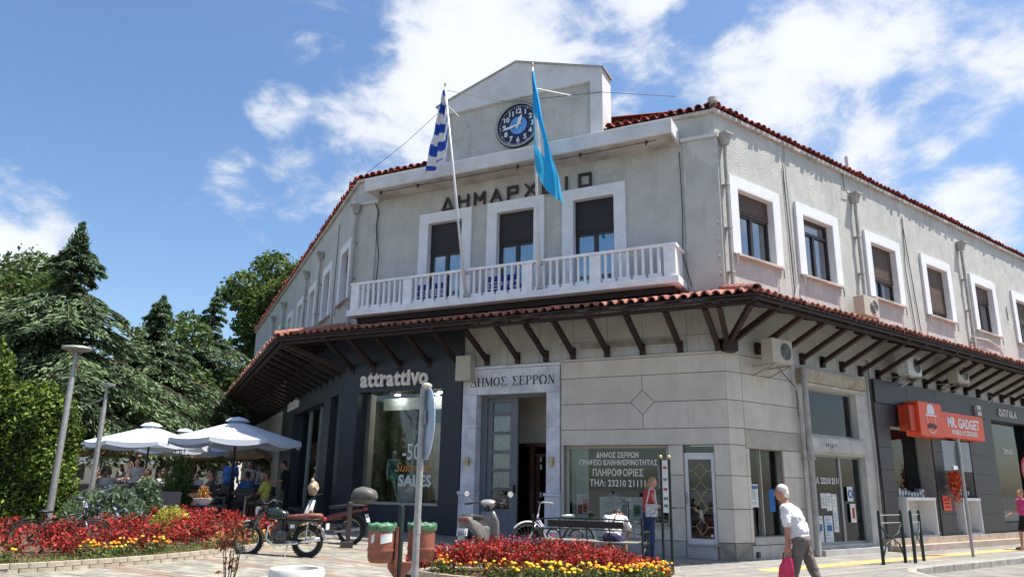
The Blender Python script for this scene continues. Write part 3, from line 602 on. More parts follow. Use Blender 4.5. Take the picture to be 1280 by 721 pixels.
# --- info window
iw = fmb('F'); iw.box(1.46, 4.02, -.2, -.14, .65, .72); iw.box(1.46, 4.02, -.2, -.14, 2.38, 2.44); iw.box(1.46, 1.53, -.2, -.14, .72, 2.38); iw.box(3.95, 4.02, -.2, -.14, .72, 2.38); iw.box(1.46, 4.02, -.14, .03, .62, .65)
inf = fput(iw, "shop_window", M['beige'], 'F')
bx('F', 1.5, 3.98, -.172, -.166, .70, 2.40, "pane", 'shopglass', inf)
for i in range(5): bx('F', 3.5+i*.088, 3.583+i*.088, -.30-.01*(i % 2), -.29-.01*(i % 2), .7, 2.4, "blind_slat", 'blind', inf)
t = thing("window_lettering", "white Greek lettering with the information office name and phone number on the dark shop window", "lettering", at_wall('F', 2.72, 0, 0)+K, RF)
for s, z, sz, w_ in (("ΔΗΜΟΣ ΣΕΡΡΩΝ", 2.165, .165, 1.05), ("ΓΡΑΦΕΙΟ ΚΑΘΗΜΕΡΙΝΟΤΗΤΑΣ", 1.99, .165, 1.93), ("ΠΛΗΡΟΦΟΡΙΕΣ", 1.74, .22, 1.25), ("ΤΗΛ: 23210 21111", 1.50, .215, 1.38)):
    o = wall_text("text_line", s, sz, .004, M['wlet'], t, 'F', 0, -.160, z, bold=.004, spacing=1.02); f_ = w_/max(o.dimensions.x, .01); o.scale.x = f_
def sheet_paper(f, s, z, w_, h_, off=-.158, m='paper', lines=True, name="paper_notice", ink='ink', parent=None):
    o = bx(f, s-w_/2, s+w_/2, off, off+.002, z-h_/2, z+h_/2, name, m, parent or hall)
    if lines:
        b = fmb(f); k = int(h_/.035); r = random.Random(int(s*100+z*77))
        for i in range(1, k-1):
            if r.random() < .85: a = s-w_*.42; e = a+w_*r.uniform(.4, .84); b.box(a, e, off+.002, off+.003, z+h_/2-i*.035-.012, z+h_/2-i*.035)
        fput(b, "printed_lines", M[ink], f, parent or hall)
    return o
for s, z, w_, h_ in ((3.02, .98, .33, .56), (2.66, .98, .33, .56), (2.30, .98, .33, .56), (1.62, 1.72, .24, .5)): sheet_paper('F', s, z, w_, h_, -.185)
sheet_paper('F', 3.62, 1.03, .30, .56, -.185); bx('F', 3.49, 3.60, -.183, -.181, .9, 1.2, "printed_block", 'inkr'); bx('F', 3.63, 3.74, -.183, -.181, .85, 1.05, "printed_block", 'inkr'); bx('F', 2.2, 2.36, -.183, -.180, .85, 1.1, "printed_block", 'inkg'); bx('F', 1.53, 1.70, -.183, -.180, 1.6, 1.66, "printed_block", 'inkb')
desk = thing("office_chair", "pale office chair standing behind the information office window", "chair", at_wall('F', 3.15, -.8, .42)+K, RF)
MB().ell((0,0,.42), (.24,.22,.07)).build("seat", M['curtain'], desk); MB().ell((0,-.2,.72), (.22,.05,.22)).build("backrest", M['curtain'], desk); MB().tube([(0,0,.0),(0,0,.4)], .03).build("stem", M['steel'], desk)
# --- glass door with gold lattice
db = fmb('F'); db.box(.42, .50, -.14, -.06, .30, 2.22); db.box(1.02, 1.10, -.14, -.06, .30, 2.22); db.box(.50, 1.02, -.14, -.06, .30, .42); db.box(.50, 1.02, -.14, -.06, 2.12, 2.22)
d1 = fput(db, "glass_door", M['alu'], 'F', bevel=.004)
bx('F', .50, 1.02, -.11, -.10, .42, 2.12, "pane", 'shopglass', d1); bx('F', .44, 1.08, -.22, -.215, .3, 2.42, "door_backing", 'dim', d1)
lt = fmb('F')
for i in range(4):
    zc = .67+i*.40; c = [(.76, zc-.17), (.90, zc), (.76, zc+.17), (.62, zc)]
    for j in range(4): a, b = c[j], c[(j+1) % 4]; lt.bar((a[0], -.094, a[1]), (b[0], -.094, b[1]), .008, .008, up=(0,1,0))
    lt.bar((.5, -.094, zc), (.62, -.094, zc), .008, .008); lt.bar((.90, -.094, zc), (1.02, -.094, zc), .008, .008)
for i in range(3): zc = .67+i*.40+.17; lt.bar((.76, -.094, zc), (.76, -.094, zc+.06), .008, .008, up=(0,1,0))
fput(lt, "lattice", M['gold'], 'F', d1); bx('F', 1.045, 1.075, -.06, -.02, 1.15, 1.4, "handle", 'steel', d1); bx('F', .53, .58, -.095, -.093, .46, .52, "sticker", 'paper', d1)
bx('F', .42, 1.10, -.14, -.05, 2.222, 2.26, "transom_bar", 'alu'); bx('F', .42, 1.10, -.12, -.11, 2.26, 2.43, "pane", 'shopglass'); bx('F', .41, 1.11, -.05, .06, .28, .30, "door_sill", 'plinth')
# --- entrance: marble surround
def mpan(s0, s1, z0, z1, off=.05, th=.3): return panel('F', rect(s0, s1, z0, z1), 'marble', off, th, .003, "marble_slab")
for a, b in ((4.12, 4.48), (6.48, 6.90)):
    for z0, z1 in ((1.32, 2.05), (2.05, 2.9), (2.9, 3.76)): mpan(a, b, z0, z1)
    mpan(a-.02, b+.02, -.1, 1.24, .09); panel('F', rect(a-.04, b+.04, 1.24, 1.32), 'marble', .13, .33, .002, "marble_ledge")
mpan(4.12, 4.5, 3.76, 4.42); mpan(6.46, 6.90, 3.76, 4.42); mpan(4.5, 6.46, 3.76, 4.42, .045)
bx('F', 4.10, 6.92, -.25, .09, 4.425, 4.49, "marble_cap", 'marble')
# serif letters of the marble sign
def serif_letter(ch, h):
    b = MB(); w = {'Μ': .95, 'Ω': .9, 'Ι': .3, 'Ρ': .68, 'Σ': .72, 'Ε': .7}.get(ch, .8)*h; k = [0]
    def st(x0, y0, x1, y1, t):
        k[0] += 1; b.bar((-(x0*w-w/2), .0004*k[0], y0*h), (-(x1*w-w/2), .0004*k[0], y1*h), t*h, .006, up=(0,1,0))
    T, t_ = .15, .055
    def srf(x, y, l=.22): st(x-l*h/w/2*1.0, y, x+l*h/w/2*1.0, y, .04)
    if ch == 'Δ': st(.08,.02,.5,1,t_); st(.5,1,.92,.02,T); st(0,.03,1,.03,.06)
    elif ch == 'Η': st(.15,0,.15,1,T); st(.85,0,.85,1,T); st(.15,.5,.85,.5,t_); [srf(x,y) for x in (.15,.85) for y in (.02,.98)]
    elif ch == 'Μ': st(.12,0,.12,1,t_); st(.12,1,.5,.1,T); st(.5,.1,.88,1,t_); st(.88,0,.88,1,T); [srf(x,y) for x in (.12,.88) for y in (.02,.98)]
    elif ch in 'ΟΩ':
        pts = [(.5+.42*math.cos(a), .5+.47*math.sin(a)) for a in np.linspace(-PI/2+(.35 if ch == 'Ω' else 0), 1.5*PI-(.35 if ch == 'Ω' else 0), 17)]
        for (x0, y0), (x1, y1) in zip(pts, pts[1:]): st(x0, y0, x1, y1, T if abs((x0+x1)/2-.5) > .26 else .07)
        if ch == 'Ω': st(.06,.03,.38,.03,.06); st(.62,.03,.94,.03,.06)
    elif ch == 'Σ': st(.06,.97,.9,.97,.06); st(.08,.97,.5,.5,T); st(.5,.5,.06,.03,t_); st(.06,.03,.92,.03,.06); st(.92,.03,.96,.25,.05); st(.9,.97,.93,.78,.05)
    elif ch == 'Ε': st(.2,0,.2,1,T); st(.05,.97,.9,.97,.06); st(.05,.03,.92,.03,.06); st(.2,.52,.7,.52,.05); st(.9,.97,.92,.8,.05); st(.92,.03,.95,.22,.05); st(.7,.42,.7,.62,.04)
    elif ch == 'Ρ': st(.22,0,.22,1,T); srf(.22,.02); st(.08,.97,.6,.97,.05); st(.6,.97,.9,.84,.08); st(.9,.86,.9,.62,T); st(.9,.62,.6,.48,.08); st(.6,.48,.22,.48,.05)
    elif ch == 'Ν': st(.15,0,.15,1,t_); st(.15,1,.85,0,T); st(.85,0,.85,1,t_); srf(.15,.98); srf(.15,.02); srf(.85,.98)
    return b, w
ms = thing("marble_sign_lettering", "small black serif letters reading ΔΗΜΟΣ ΣΕΡΡΩΝ on the marble lintel above the entrance", "lettering", at_wall('F', 5.45, 0, 3.97)+K, RF)
x = 0; ls = []
for ch in "ΔΗΜΟΣ ΣΕΡΡΩΝ":
    if ch == ' ': x += .14; continue
    b, w_ = serif_letter(ch, .235); ls.append((b, x+w_/2)); x += w_+.028
for b, c in ls: b.build("letter", M['black'], ms, loc=(x/2-c, .052, 0))
# entrance recess
bx('F', 4.45, 6.5, -1.4, .12, -.1, .22, "threshold_step", 'marble')
ep = fmb('F'); ep.box(4.40, 4.478, -1.3, -.255, .22, 3.9); ep.box(6.482, 6.56, -1.3, -.255, .22, 3.9); ep.box(4.4, 6.56, -1.3, -.255, 3.78, 3.9); ep.box(4.478, 6.482, -1.35, -1.25, 2.58, 3.78)
fput(ep, "porch_lining", M['cream'], 'F')
bd = fmb('F'); bd.box(4.48, 5.6, -1.25, -1.12, 2.48, 2.58); bd.box(5.34, 5.47, -1.25, -1.12, .22, 2.48); bd.box(4.48, 5.34, -1.25, -1.15, 2.24, 2.30); bd.box(4.48, 4.53, -1.25, -1.12, .22, 2.48)
bdo = fput(bd, "brown_doorway", M['bdoor'], 'F'); bx('F', 5.24, 5.335, -2.2, -1.25, .22, 2.24, "door_leaf", 'bdoor', bdo)
for z in (.5, 1.2, 1.9, 2.1): bx('F', 5.20, 5.238, -1.33, -1.27, z, z+.13, "hinge_plate", 'white', bdo)
eb = fmb('F'); eb.box(4.2, 6.8, -3.2, -3.1, .1, 3.7); eb.box(4.38, 4.42, -3.1, -1.3, .1, 3.7); eb.box(6.56, 6.6, -3.1, -1.3, .1, 3.7); eb.box(4.3, 6.6, -3.1, -1.4, .05, .1); eb.box(4.3, 6.6, -3.1, -1.35, 3.7, 3.8)
fput(eb, "hallway", M['dim'], 'F')
# grey double door, left leaf shut
gd = fmb('F'); gd.box(6.30, 6.478, -.35, -.22, .22, 3.76); gd.box(4.478, 6.30, -.35, -.22, 3.68, 3.76); gdo = fput(gd, "entrance_door_frame", M['gdoor'], 'F')
gl = fmb('F'); zz = [.22, .34, .90, .98, 1.36, 1.44, 1.82, 1.90, 2.28, 2.36, 2.74, 2.82, 3.24, 3.32, 3.60, 3.68]
s0, s1 = 5.42, 6.30; gl.box(s0, s0+.22, -.34, -.27, .22, 3.68); gl.box(s1-.14, s1, -.34, -.27, .22, 3.68)
gl.box(s0+.22, s1-.14, -.34, -.27, .22, .9); 
for z in (1.36, 1.82, 2.28, 2.76, 3.24): gl.box(s0+.22, s1-.14, -.34, -.27, z, z+.07)
gl.box(s0+.22, s1-.14, -.34, -.27, 3.58, 3.68); leaf = fput(gl, "door_leaf", M['gdoor'], 'F', bevel=.006)
for z0, z1 in ((.9, 1.36), (1.43, 1.82), (1.89, 2.28), (2.35, 2.76), (2.83, 3.24), (3.31, 3.58)):
    bx('F', s0+.22, s1-.14, -.31, -.305, z0, z1, "pane", 'shopglass', leaf)
    if z0 > 1.4: bx('F', s0+.23, s1-.15, -.345, -.34, z0, z1, "glazing_film", 'curtain' if z0 < 3.3 else 'room', leaf)
bx('F', s0+.05, s0+.09, -.27, -.2, 1.3, 1.5, "handle", 'black', leaf)
for s in (6.68, 4.32):
    b = MB(); b.lathe([(.055, -.10), (.055, .10)], 14, c=(0, .10, 2.06)); b.box(-.03, .03, .04, .1, 1.98, 2.14); o = b.build("wall_lamp", M['gold'], hall, smooth=40); o.location = at_wall('F', s, 0, 0); o.rotation_euler.z = RF
bx('F', 6.54, 6.99, .06, .34, 4.12, 4.78, "meter_box", 'beige', bevel=.01)
# --- navy fashion shop, front and left side
ns = fput(wall_sheet('F', 6.92, LF+.02, -.2, 5.86, [(7.54, 10.36, 1.0, 3.97)], .07, -.38), "shopfront_cladding", M['navy'], 'F')
fs = fmb('F'); fs.box(7.54, 10.36, -.36, .10, .93, 1.0); fput(fs, "window_ledge", M['steel'], 'F', ns)
bx('F', 7.54, 10.36, -.34, -.33, 1.0, 3.97, "pane", 'shopglass', ns)
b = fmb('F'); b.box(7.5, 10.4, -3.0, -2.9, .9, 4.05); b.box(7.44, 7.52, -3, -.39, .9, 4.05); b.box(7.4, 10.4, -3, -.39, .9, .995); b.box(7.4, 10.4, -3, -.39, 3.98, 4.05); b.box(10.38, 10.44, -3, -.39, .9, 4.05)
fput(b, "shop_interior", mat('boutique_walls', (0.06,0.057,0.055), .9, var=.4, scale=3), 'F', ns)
b = fmb('F'); b.box(10.2, 10.34, -.6, -.36, 1.0, 3.97); fput(b, "side_reveal", M['cream'], 'F', ns)
LED = mat("lit_shop_spot", (0.9,0.9,0.85), 0.5, emit=(1.0,0.96,0.88,45.0))
for i, (s, o_) in enumerate(((9.6, -.8), (9.0, -1.4), (8.3, -.9), (7.9, -1.6), (8.7, -2.1), (9.5, -2.0), (8.0, -.6))): 
    b = fmb('F'); b.lathe([(.07, 0), (.07, .02)], 12, c=(s, o_, 3.955)); fput(b, "ceiling_spot", LED, 'F', ns)
bx('F', 7.6, 10.2, -1.0, -.97, 3.55, 3.9, "header_panel", 'curtain', ns)
bx('F', 8.15, 9.0, -1.5, -1.46, 1.05, 3.2, "display_panel", mat("cream_display_panel", (0.55,0.50,0.42), 0.8), ns); bx('F', 7.7, 8.2, -1.3, -1.27, 1.05, 3.25, "display_panel", mat("tan_display_panel", (0.42,0.32,0.22), 0.8), ns)
bx('F', 8.25, 8.29, -.7, -.66, 1.0, 3.4, "copper_rail", mat("copper_rod", (0.7,0.32,0.16), 0.25, 0.9), ns)
bx('F', 8.75, 9.3, -1.0, -.6, 1.0, 1.62, "white_podium", 'white', ns)
w1 = thing("sale_lettering", "white 50% and SALES lettering with an orange script line stuck on the fashion shop window", "lettering", at_wall('F', 8.55, 0, 0)+K, RF)
o = wall_text("text_line", "-50%", .62, .004, M['white'], w1, 'F', .0, -.322, 2.12, bold=.004); o.scale.x = .72
o = wall_text("text_line", "Summer", .36, .004, mat("orange_script", (0.75,0.28,0.05), 0.5), w1, 'F', .08, -.321, 1.80, shear=.35)
o = wall_text("text_line", "SALES", .42, .004, M['white'], w1, 'F', .0, -.322, 1.42, bold=.012)
at_ = thing("shop_name_lettering", "large cream raised letters reading attrattivo above the fashion shop window", "lettering", at_wall('F', 9.12, .07, 4.12)+K, RF)
xs = 0; ws = {'a': .27, 't': .205, 'r': .225, 'i': .15, 'v': .27, 'o': .28}; tw = sum(ws[c] for c in "attrattivo")
for ch in "attrattivo":
    o = wall_text("letter", ch, .62, .06, M['wlet'], at_, 'F', tw/2-xs-ws[ch]/2, .05, 0, bold=.022); o.scale.x = .86; 
    b = MB(); cxl = tw/2-xs-ws[ch]/2      # slab serifs
    if ch in 'ri': b.box(cxl-.055+(.03 if ch == 'r' else 0), cxl+.075+(.03 if ch == 'r' else 0), .021, .078, -.005, .035)
    if ch == 'v': b.box(cxl-.15, cxl-.05, .021, .078, .285, .325); b.box(cxl+.05, cxl+.15, .021, .078, .285, .325)
    if ch in 'ri': b.box(cxl+.0+(.03 if ch == 'r' else 0), cxl+.09+(.03 if ch == 'r' else 0), .021, .078, .29, .33)
    if b.V: b.build("serif", M['wlet'], at_)
    xs += ws[ch]
# left side of the fashion shop
fput(wall_sheet('L', -.02, 11.5, -.2, 5.86, [(.5, 1.6, .25, 4.0), (2.6, 8.6, .6, 4.0)], .08, -.35), "shopfront_cladding", M['navy'], 'L')
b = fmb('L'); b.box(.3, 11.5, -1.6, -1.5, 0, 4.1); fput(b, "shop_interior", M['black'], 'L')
bx('L', 2.6, 8.6, -.28, -.27, .6, 4.0, "pane", 'shopglass'); bx('L', .5, 1.6, -.28, -.27, .25, 4.0, "pane", 'shopglass')
for s in (4.6, 6.6): bx('L', s, s+.08, -.3, -.2, .6, 4.0, "window_mullion", 'steel')
bx('L', 1.8, 8.8, .081, .6, -.1, .5, "entrance_step", 'navy')
fput(wall_sheet('L', 11.5, LL, -.2, 4.3, [(19, 21, 0.4, 2.6)], .02, -.3), "side_wall", M['cream'], 'L')
w2 = thing("small_shop_name_lettering", "small cream attrattivo lettering high on the shaded left side of the fashion shop", "lettering", at_wall('L', 8.6, .09, 4.22)+K, RL)
o = wall_text("text_line", "attrattivo", .62, .05, M['wlet'], w2, 'L', 0, .04, 0, bold=.012); o.scale.x = 1.1
# --- vacant shop on the right street: white frame with two tiers of glass
fput(wall_sheet('R', 2.72, 6.20, -.2, 4.5, [(2.98, 5.62, .22, 2.36), (2.98, 5.45, 2.82, 4.0)], .0, -.3), "shopfront_wall", M['conc'], 'R')
bx('R', 2.72, 5.75, .002, .16, 4.10, 4.42, "shutter_box", 'roll'); bx('R', 2.74, 5.72, .002, .10, 4.02, 4.09, "frame_strip", 'conc'); bx('R', 2.85, 5.7, .002, .07, 2.42, 2.76, "lintel_panel", 'conc')
for f_, (a, b_, c, d) in (("upper", (2.98, 5.45, 2.82, 4.0)), ("lower", (2.98, 5.62, .22, 2.36))):
    fr = fmb('R'); fr.box(a, a+.05, -.22, -.16, c, d); fr.box(b_-.05, b_, -.22, -.16, c, d); fr.box(a+.05, b_-.05, -.22, -.16, c, c+.05); fr.box(a+.05, b_-.05, -.22, -.16, d-.05, d)
    if f_ == "lower": fr.box(4.55, 4.62, -.22, -.15, c+.05, d-.05)
    q = fput(fr, "shop_window", M['steel'], 'R'); bx('R', a+.05, b_-.05, -.19, -.185, c+.05, d-.05, "pane", 'shopglass', q)
b = fmb('R'); b.box(2.8, 6.0, -2.0, -1.9, 0, 4.2); b.box(2.8, 2.9, -1.9, -.3, 0, 4.2); b.box(5.8, 5.9, -1.9, -.3, 0, 4.2); b.box(2.9, 5.8, -1.9, -.31, 2.45, 2.7); fput(b, "shop_interior", mat("blue_grey_interior", (0.10,0.12,0.15), 0.8, var=.3, scale=1.5), 'R')
for i in range(5): bx('R', 3.02+i*.10, 3.11+i*.10, -.34-.012*(i % 2), -.33-.012*(i % 2), .25, 2.35, "blind_slat", 'blind')
o = wall_text("window_text", "ΤΗΛ. 23210 21111", .21, .004, M['white'], hall, 'R', 0, 0, 0, bold=.004); o.rotation_euler.z = RR; o.location = at_wall('R', 3.95, -.18, 1.66); o.scale.x = .85
for s, z, w_, h_ in ((3.15, .62, .22, .7), (3.48, .58, .34, .62), (3.90, .58, .36, .62), (4.25, .75, .22, .5), (3.75, 1.25, .22, .36), (4.0, 1.22, .24, .42), (4.25, 1.20, .22, .42), (3.12, 1.45, .2, .7)): sheet_paper('R', s, z, w_, h_, -.184, ink='ink' if z > 1 else 'inkb')
for s, z, w_, h_, m in ((3.15, .75, .14, .3, 'inkb'), (3.50, .62, .2, .16, 'inkb'), (3.93, .60, .2, .14, 'inkb'), (3.12, 1.6, .1, .12, 'inkr')): bx('R', s-w_/2, s+w_/2, -.181, -.179, z-h_/2, z+h_/2, "printed_block", m)
sheet_paper('R', 4.95, 1.42, .26, .36, -.14, lines=False); b = fmb('R'); b.torus((4.95, -.135, 1.42), .09, .02, 'y', 18, 5); fput(b, "printed_emblem", M['inkb'], 'R')
sheet_paper('R', 5.02, .95, .26, .46, -.14, lines=False); bx('R', 4.97, 5.09, -.137, -.135, .82, 1.08, "printed_block", 'inkr')
for k in range(6): 
    r = random.Random(k); b = fmb('R'); x0 = 3.65+k*.09; b.tube([(x0, .075, 2.55+r.uniform(0,.06)), (x0+.03, .076, 2.63), (x0+r.uniform(-.02,.05), .075, 2.50+r.uniform(0,.08))], .008, 4); fput(b, "graffiti_stroke", M['ink'], 'R')
bx('R', 2.9, 5.75, -.1, .28, -.1, .14, "shop_step", 'plinth')
b = MB(); b.tube([(0, .2, .02), (0, .2, 4.4)], .075, 12); b.box(-.1, .1, .01, .28, 2.2, 2.26); o = b.build("downpipe", M['zinc'], hall, smooth=30); o.location = at_wall('R', 2.72, 0, 0); o.rotation_euler.z = RR
# corner office side window
q = bx('R', .62, 1.88, -.20, -.19, .48, 2.37, "pane", 'shopglass'); fr = fmb('R'); fr.box(.62, .66, -.22, -.14, .48, 2.37); fr.box(1.22, 1.25, -.22, -.17, .48, 2.37); fput(fr, "window_frame", M['beige'], 'R')
for i in range(10): bx('R', .80+i*.105, .90+i*.105, -.32-.012*(i % 2), -.31-.012*(i % 2), .5, 2.35, "blind_slat", 'blind')
sheet_paper('R', .96, 1.35, .26, .5, -.188); bx('R', .85, 1.07, -.184, -.182, 1.5, 1.57, "printed_block", 'inkb'); sheet_paper('R', 1.62, 1.25, .22, .5, -.188, m='inkb', lines=False)
# loose conduits and cables by the downpipe
def conduit(f, pts, r=.02, m='wcable', name="conduit"): b = fmb(f); b.tube(pts, r, 6); return fput(b, name, M[m], f)
conduit('R', [(2.45, .06, 4.45), (2.4, .08, 4.15), (2.55, .12, 3.8), (2.62, .14, 3.3), (2.6, .14, 2.2), (2.58, .1, .4)], .02); conduit('R', [(1.6, .05, 4.6), (2.1, .05, 4.2), (2.5, .1, 3.9), (2.5, .1, 3.2)], .01, 'cable'); conduit('R', [(6.08, .05, 4.9), (6.05, .06, 3.5), (6.1, .05, 2.4), (6.05, .06, .6)], .018, 'wcable'); conduit('R', [(6.15, .05, 5.0), (6.1, .08, 4.2), (6.2, .07, 3.0), (6.12, .06, 1.0)], .015, 'cable')
# --- orange accessory shop (dark cladding)
gcl = fput(wall_sheet('R', 6.22, 13.30, .30, 4.5, [(6.95, 9.35, .42, 3.25), (10.35, 11.9, .42, 3.25)], .05, -.4), "shopfront_cladding", M['joint'], 'R')
for s0, s1 in ((6.22, 6.95), (9.35, 10.35), (11.9, 13.30)):
    zz = .3
    while zz < 3.2: panel('R', rect(s0, s1, zz, min(zz+.59, 3.25)), 'dark', .09, .036, .005, "cladding_panel"); zz += .59
for a, b_ in ((6.22, 8.0), (8.0, 9.8), (9.8, 11.6), (11.6, 13.3)): panel('R', rect(a, b_, 3.25, 3.85), 'dark', .09, .036, .005, "cladding_panel"); panel('R', rect(a, b_, 3.85, 4.5), 'dark', .14, .08, .005, "cladding_panel")
b = fmb('R'); b.box(6.8, 12.1, -3.0, -2.9, .4, 3.3); b.box(6.85, 6.93, -2.9, -.41, .4, 3.3); b.box(12, 12.1, -2.9, -.41, .4, 3.3); b.box(6.9, 12, -2.9, -.41, .35, .415); b.box(6.9, 12, -2.9, -.41, 3.26, 3.3); fput(b, "shop_interior", M['dim'], 'R')
for a, b_ in ((6.95, 9.35), (10.35, 11.9)): bx('R', a, b_, -.36, -.35, .42, 3.25, "pane", 'shopglass')
for s, o_ in ((7.4, -.7), (8.3, -.8), (7.8, -1.6), (10.9, -.8), (8.9, -1.5)): b = fmb('R'); b.box(s-.25, s+.25, o_-.05, o_+.05, 3.2, 3.24); fput(b, "ceiling_light", LED, 'R')
bx('R', 7.0, 8.9, -1.3, -1.2, 1.2, 3.2, "display_wall", mat("teal_grey_display", (0.07,0.10,0.12), 0.6, var=.4, scale=5)); bx('R', 10.4, 11.8, -1.2, -1.1, 1.2, 3.2, "display_wall", 'dim')
gsn = thing("orange_shop_sign", "orange box sign with bowler hat and moustache mark reading MR. GADGET MOBILE ACCESSORIES", "sign", at_wall('R', 0, 0, 0)+K, RR)
b = fmb('R'); b.box(9.16, 12.26, .14, .42, 3.08, 3.82); b.build("sign_board", M['orange'], gsn, bevel=.008)
b = fmb('R'); b.box(7.75, 9.15, .14, .55, 3.02, 3.98); b.build("logo_board", M['orange'], gsn, bevel=.008); b = fmb('R'); b.box(7.38, 7.74, .14, .46, 3.15, 3.85); b.build("side_board", mat("darker_orange_box", (0.50,0.05,0.015), 0.5), gsn, bevel=.008)
o = wall_text("text_line", "MR. GADGET", .40, .012, M['white'], gsn, 'R', 10.83, .425, 3.40, bold=.012); o.scale.x = .92; o = wall_text("text_line", "MOBILE ACCESSORIES", .19, .008, M['white'], gsn, 'R', 10.85, .424, 3.19, bold=.004); o.scale.x = .95
b = fmb('R'); c0 = 8.45
b.prism([(c0-.22, 3.66), (c0+.22, 3.66), (c0+.22, 3.82), (c0+.15, 3.91), (c0, 3.94), (c0-.15, 3.91), (c0-.22, 3.82)], FN, .551, .557); b.prism([(c0-.34, 3.60), (c0+.34, 3.60), (c0+.34, 3.64), (c0-.34, 3.64)], FN, .551, .557)
for sg in (-1, 1): b.bar((c0+sg*.24, .554, 3.60), (c0+sg*.24, .554, 3.40), .022, .006, up=(0,1,0)); b.bar((c0+sg*.24, .554, 3.24), (c0+sg*.1, .554, 3.13), .022, .006, up=(0,1,0))
b.bar((c0-.1, .554, 3.13), (c0+.1, .554, 3.13), .022, .006, up=(0,1,0)); b.build("hat_emblem", M['white'], gsn)
b = fmb('R')
for sg in (-1, 1): b.prism([(c0, 3.38), (c0+sg*.12, 3.40), (c0+sg*.22, 3.32), (c0+sg*.30, 3.36), (c0+sg*.22, 3.24), (c0+sg*.1, 3.25), (c0, 3.30)], FN, .558, .563)
b.build("moustache_emblem", M['black'], gsn)
# --- optician shop further right
fput(wall_sheet('R', 13.30, LR, .30, 4.5, [(13.9, 17.6, .6, 3.9), (18.4, 21.5, .6, 3.9), (22.5, 26, .6, 3.9)], .04, -.35), "shopfront_cladding", M['dark'], 'R')
b = fmb('R'); b.box(13.6, LR, -1.6, -1.5, .3, 4.0); fput(b, "shop_interior", mat("optician_shelves", (0.10,0.10,0.10), 0.8, var=.6, scale=7), 'R')
for a, b_ in ((13.9, 17.6), (18.4, 21.5), (22.5, 26)): bx('R', a, b_, -.3, -.29, .6, 3.9, "pane", 'shopglass')
for i in range(7):
    for j in range(5): bx('R', 14.2+i*.45, 14.45+i*.45, -.9, -.8, 1.0+j*.42, 1.14+j*.42, "displayed_spectacles", ('white', 'ink', 'dim')[(i+j) % 3])
bx('R', 13.9, 17.6, -.85, -.8, 3.3, 3.85, "header_panel", mat("teal_panel", (0.12,0.22,0.24), 0.5)); bx('R', 14.4, 16.8, -.6, -.3, .62, .95, "display_plinth", 'curtain')
osn = thing("optician_lettering", "small white letters reading ΟΠΤΙΚΑ over the optician window at the right edge", "lettering", at_wall('R', 15.3, .05, 4.05)+K, RR)
wall_text("text_line", "ΟΠΤΙΚΑ", .34, .03, M['white'], osn, 'R', 0, .02, 0, spacing=1.25)
for s, z, r, tx in ((14.45, 2.95, .33, "19"), (17.25, 2.35, .45, "")):
    st = fmb('R'); st.lathe([(0, -.285), (r, -.285), (r, -.28), (0, -.28)], 24, c=(s, 0, z), axis='y', caps=False) ; fput(st, "round_sticker", M['inkr'], 'R')
    if tx: o = wall_text("sticker_text", tx, .34, .004, M['white'], hall, 'R', 0, 0, 0); o.location = at_wall('R', s, -.276, z-.08); o.rotation_euler.z = RR
    else:
        st = fmb('R'); st.torus((s, -.275, z), .3, .015, 'y', 24, 5); fput(st, "sticker_ring", M['white'], 'R')
o = wall_text("window_text", "Οπτικά", .26, .004, M['white'], hall, 'R', 0, 0, 0); o.location = at_wall('R', 15.8, -.276, 2.85); o.rotation_euler.z = RR
# --- stone steps along the right shops
st = [("lower_step", .55, 0, .16), ("upper_step", .30, .16, .32)]
for nm, off, z0, z1 in st:
    s = 6.05+(0 if off > .5 else .15); k = 0
    while s < LR: e = min(s+1.25, LR); panel('R', rect(s, e, z0-.02, z1-.0005), 'stone', off, off+.02, .003, "step_stone"); s = e
bx('R', 6.0, LR, -.1, .26, -.1, .30, "step_base", 'stone')
# air conditioners
def ac_unit(f, s, off, z, label, wcol='white', flip=0):
    t = thing("air_conditioner", label, "air conditioner", at_wall(f, s, off, z)+K, FR[f][1], "outdoor air conditioner units")
    MB().box(-.40, .40, -.15, .15, 0, .56).build("casing", M['beige'] if wcol == 'beige' else M['curtain'], t, bevel=.012)
    MB().lathe([(0, .152), (.20, .152), (.20, .158), (0, .158)], 20, c=(-.12, 0, .28), axis='y', caps=False).build("fan_opening", M['black'], t)
    g_ = MB(); [g_.torus((-.12, .162, .28), r, .005, 'y', 20, 4) for r in (.06, .11, .16, .2)]; [g_.bar((-.12, .163, .28), (-.12+.2*math.cos(a), .163, .28+.2*math.sin(a)), .006, .006, up=(0,1,0)) for a in np.arange(0, 2*PI, PI/4)]; g_.build("fan_grille", M['steel'], t)
    b = MB(); b.bar((-.3, -off+.02, -.03), (-.3, .15, -.03), .03, .03); b.bar((.3, -off+.02, -.03), (.3, .15, -.03), .03, .03); b.bar((-.3, .12, -.04), (-.3, -off+.02, -.25), .025, .025); b.bar((.3, .12, -.04), (.3, -off+.02, -.25), .025, .025); b.build("bracket", M['steel'], t)
    return t
ac_unit('R', 1.20, .50, 4.30, "air conditioner hanging under the canopy nearest the building corner", 'beige'); ac_unit('R', 7.5, .55, 4.65, "air conditioner under the canopy above the orange shop's left pillar"); ac_unit('R', 10.6, .55, 4.75, "air conditioner in the deep shade of the canopy above the orange sign", 'beige')
t = ac_unit('R', 6.1, .35, 6.18, "beige air conditioner on the sunlit upper wall beside the second downpipe", 'beige'); t.location = at_wall('R', 5.95, .30, 6.15)+K
al = thing("alarm_box", "small pale alarm box on the dark fascia right of the orange sign", "alarm box", at_wall('R', 12.6, .14, 4.1)+K, RR); MB().box(-.14, .14, 0, .1, -.18, .14).build("casing", M['curtain'], al, bevel=.01); MB().box(-.14, .14, .101, .104, -.05, 0).build("red_strip", M['inkr'], al)
